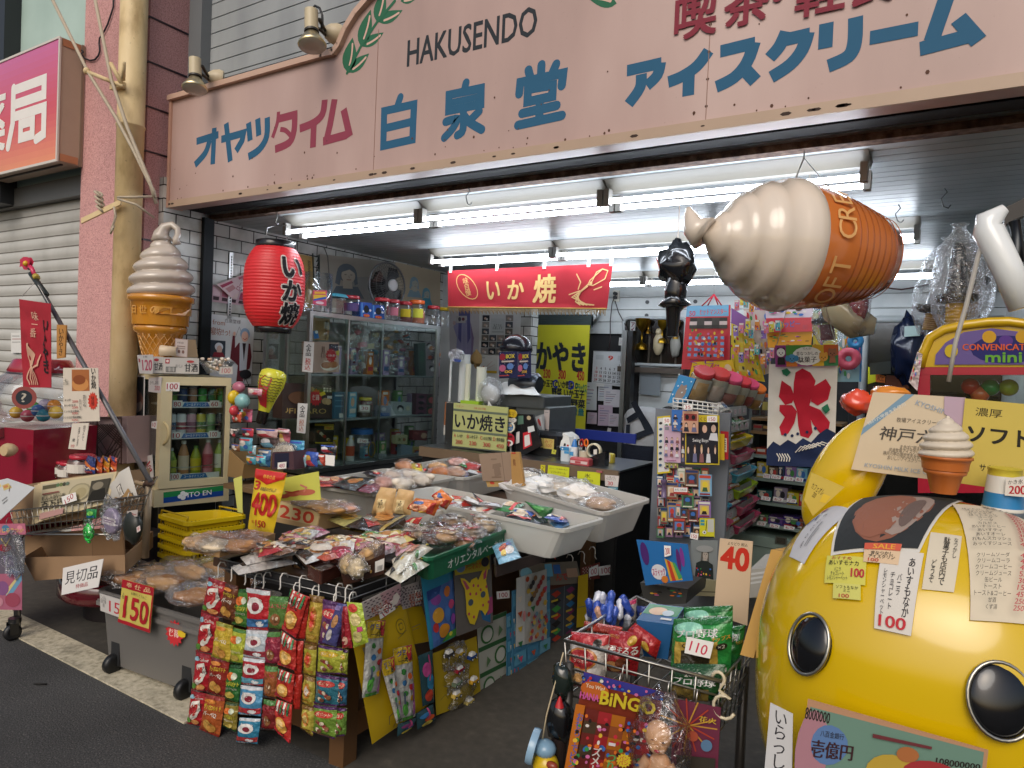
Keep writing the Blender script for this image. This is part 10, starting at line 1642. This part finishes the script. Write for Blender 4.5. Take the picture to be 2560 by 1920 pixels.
ip=lambda x,y:pY(q(6,x,y),3.7);mb=MB();Lu(mb,ip(1425,620),(.105,.07,.12),'0e0f12','p',2,.3,None,16,12);Lu(mb,ip(1410,850),(.06,.05,.13),'0e0f12','p',5,.25,None,14,10);mb.La(ip(1405,880),ip(1405,1000)-ip(1405,880),[(.03,0),(.09,.8),(.06,1)],'0e0f12','p',10,1,1);mb.cyl(ip(1395,1000),ip(1385,1250),.042,.03,'0e0f12','p',12);mb.tube([ip(1430,505),ip(1435,380),V((ip(1435,380).x,3.7,ZC))],.003,'b8a898');tag(mb.Bd('black_inflatable'),'glossy black inflatable figure hanging from the ceiling','inflatable')
for i,(n,x,y)in en(((7,1120,220),(7,1520,90),(5,1828,70))):p=pZ(q(n,x,y),2.46);mb=MB();mb.tube([p+V((0,0,.07)),p+V((.012,0,.05)),p+V((-.012,0,.02)),p+V((0,0,-.02)),p+V((.02,0,-.03)),p+V((.03,0,-.015))],.003,'6a6c6c','m',5);tag(mb.Bd('ceiling_hook'),'empty metal S hook hanging from the boarded ceiling','hook','empty ceiling hooks')
# lamp shade, capsule crane machine
LM=lambda x,y:pY(q(7,x,y),2.5);t=Th('clip_lamp',LM(2150,400),'white curved lamp shade clipped by a black bracket','lamp');mb=MB();mb.tube([LM(2050,140),LM(1900,250),LM(1905,330),LM(2060,640),LM(2200,1000)],[.015,.036,.042,.04,.035],'e6eaea','p',14);mb.Bd('shade',t);mb=MB();mb.obox(LM(2040,280),LM(2212,200)-LM(2040,280),V((0,.05,0)),V((0,0,.05)),'26221f');mb.tube([LM(2130,250),LM(2180,600),LM(2110,610)],.014,'3a3c3e','m');mb.Bd('bracket',t);mb=MB();mb.tube([LM(1875,375),LM(1815,560),LM(1720,950),LM(1620,1300),LM(1560,1640)],.0065,'b4b0a8');mb.Bd('cord',t)
KCY=3.1;kp=lambda x,y,d=0:pY(q(7,x,y),KCY+d);cr=Th('crane_machine',kp(2100,1650)-V((0,-.2,1.4)),'yellow and red crane game machine with a purple arched sign','game machine')
ar=[(1310,1512),(1345,1380),(1400,1260),(1520,1190),(1700,1150),(1900,1125),(2080,1120),(2300,1150),(2480,1240),(2560,1512)];P=[kp(*p)for p in ar];D_=V((0,.3,0));n=len(P);mb=MB();mb.add(P+[p+D_ for p in P],[tuple(rg(n-1,-1,-1)),tuple(rg(n,2*n))]+[(i,(i+1)%n,n+(i+1)%n,n+i)for i in rg(n)],'c8a41a','p');mb.tube(P,.018,'d0aa1c','p',8);mb.Bd('arch',cr)
mb=MB();f=Fc(kp(1440,1150,-.006),kp(2460,1150,-.006),kp(2460,1490,-.006),kp(1440,1490,-.006));f.Dr(mb,[('g',[(0,100),(1,75),(10,44),(26,18),(50,8),(76,18),(92,44),(100,100)],'6a5a94'),*D("e 62 62 30 36 2a2a6a;e 48 30 6 16 c89a2a;e 76 30 6 16 c89a2a;e 62 40 6 14 5a3a8a"),('t','CONVENICATCHER',62,56,74,16,'d8602f',.05),('t','mini',60,82,30,24,'6aa83a',.06),('e',15,66,6,17,'c9b02a')]);mb.Bd('sign_panel',cr)
mb=MB();rp=lambda x0,y0,x1,y1,d:mb.hexa([kp(x0,y1),kp(x1,y1),kp(x1,y1)+V((0,d,0)),kp(x0,y1)+V((0,d,0)),kp(x0,y0),kp(x1,y0),kp(x1,y0)+V((0,d,0)),kp(x0,y0)+V((0,d,0))],'a81e3a','p')
rp(1295,1514,2560,1580,.3);rp(1295,1582,1400,2600,.3);rp(1402,2300,2560,2600,.3);mb.Bd('cabinet',cr);mb=MB();mb.hexa([kp(1402,2290,.02),kp(2560,2290,.02),kp(2560,2290,.025),kp(1402,2290,.025),kp(1402,1582,.02),kp(2560,1582,.02),kp(2560,1582,.025),kp(1402,1582,.025)],'fff','glass');mb.Bd('window',cr)
for i,(x,y,c,nm)in en(((1750,1680,'b8302a','red'),(1920,1690,'2a8a4a','green'),(2080,1690,'9ab03a','lime'),(1830,1750,'c86a4a','salmon'))):mb=MB();mb.ell(kp(x,y,.12),.032,c,'g',14,9);tag(mb.Bd('prize_ball'),nm+' prize ball inside the crane machine','ball','prize balls')
Cd('toy_bag',[kp(*p,-.1)for p in((1290,1380),(1335,1400),(1290,1720),(1215,1640))],'b8a8a8',bits(14,10,10,90,90,9,4),'pale patterned bag beside the crane machine','bag',.03,'f')
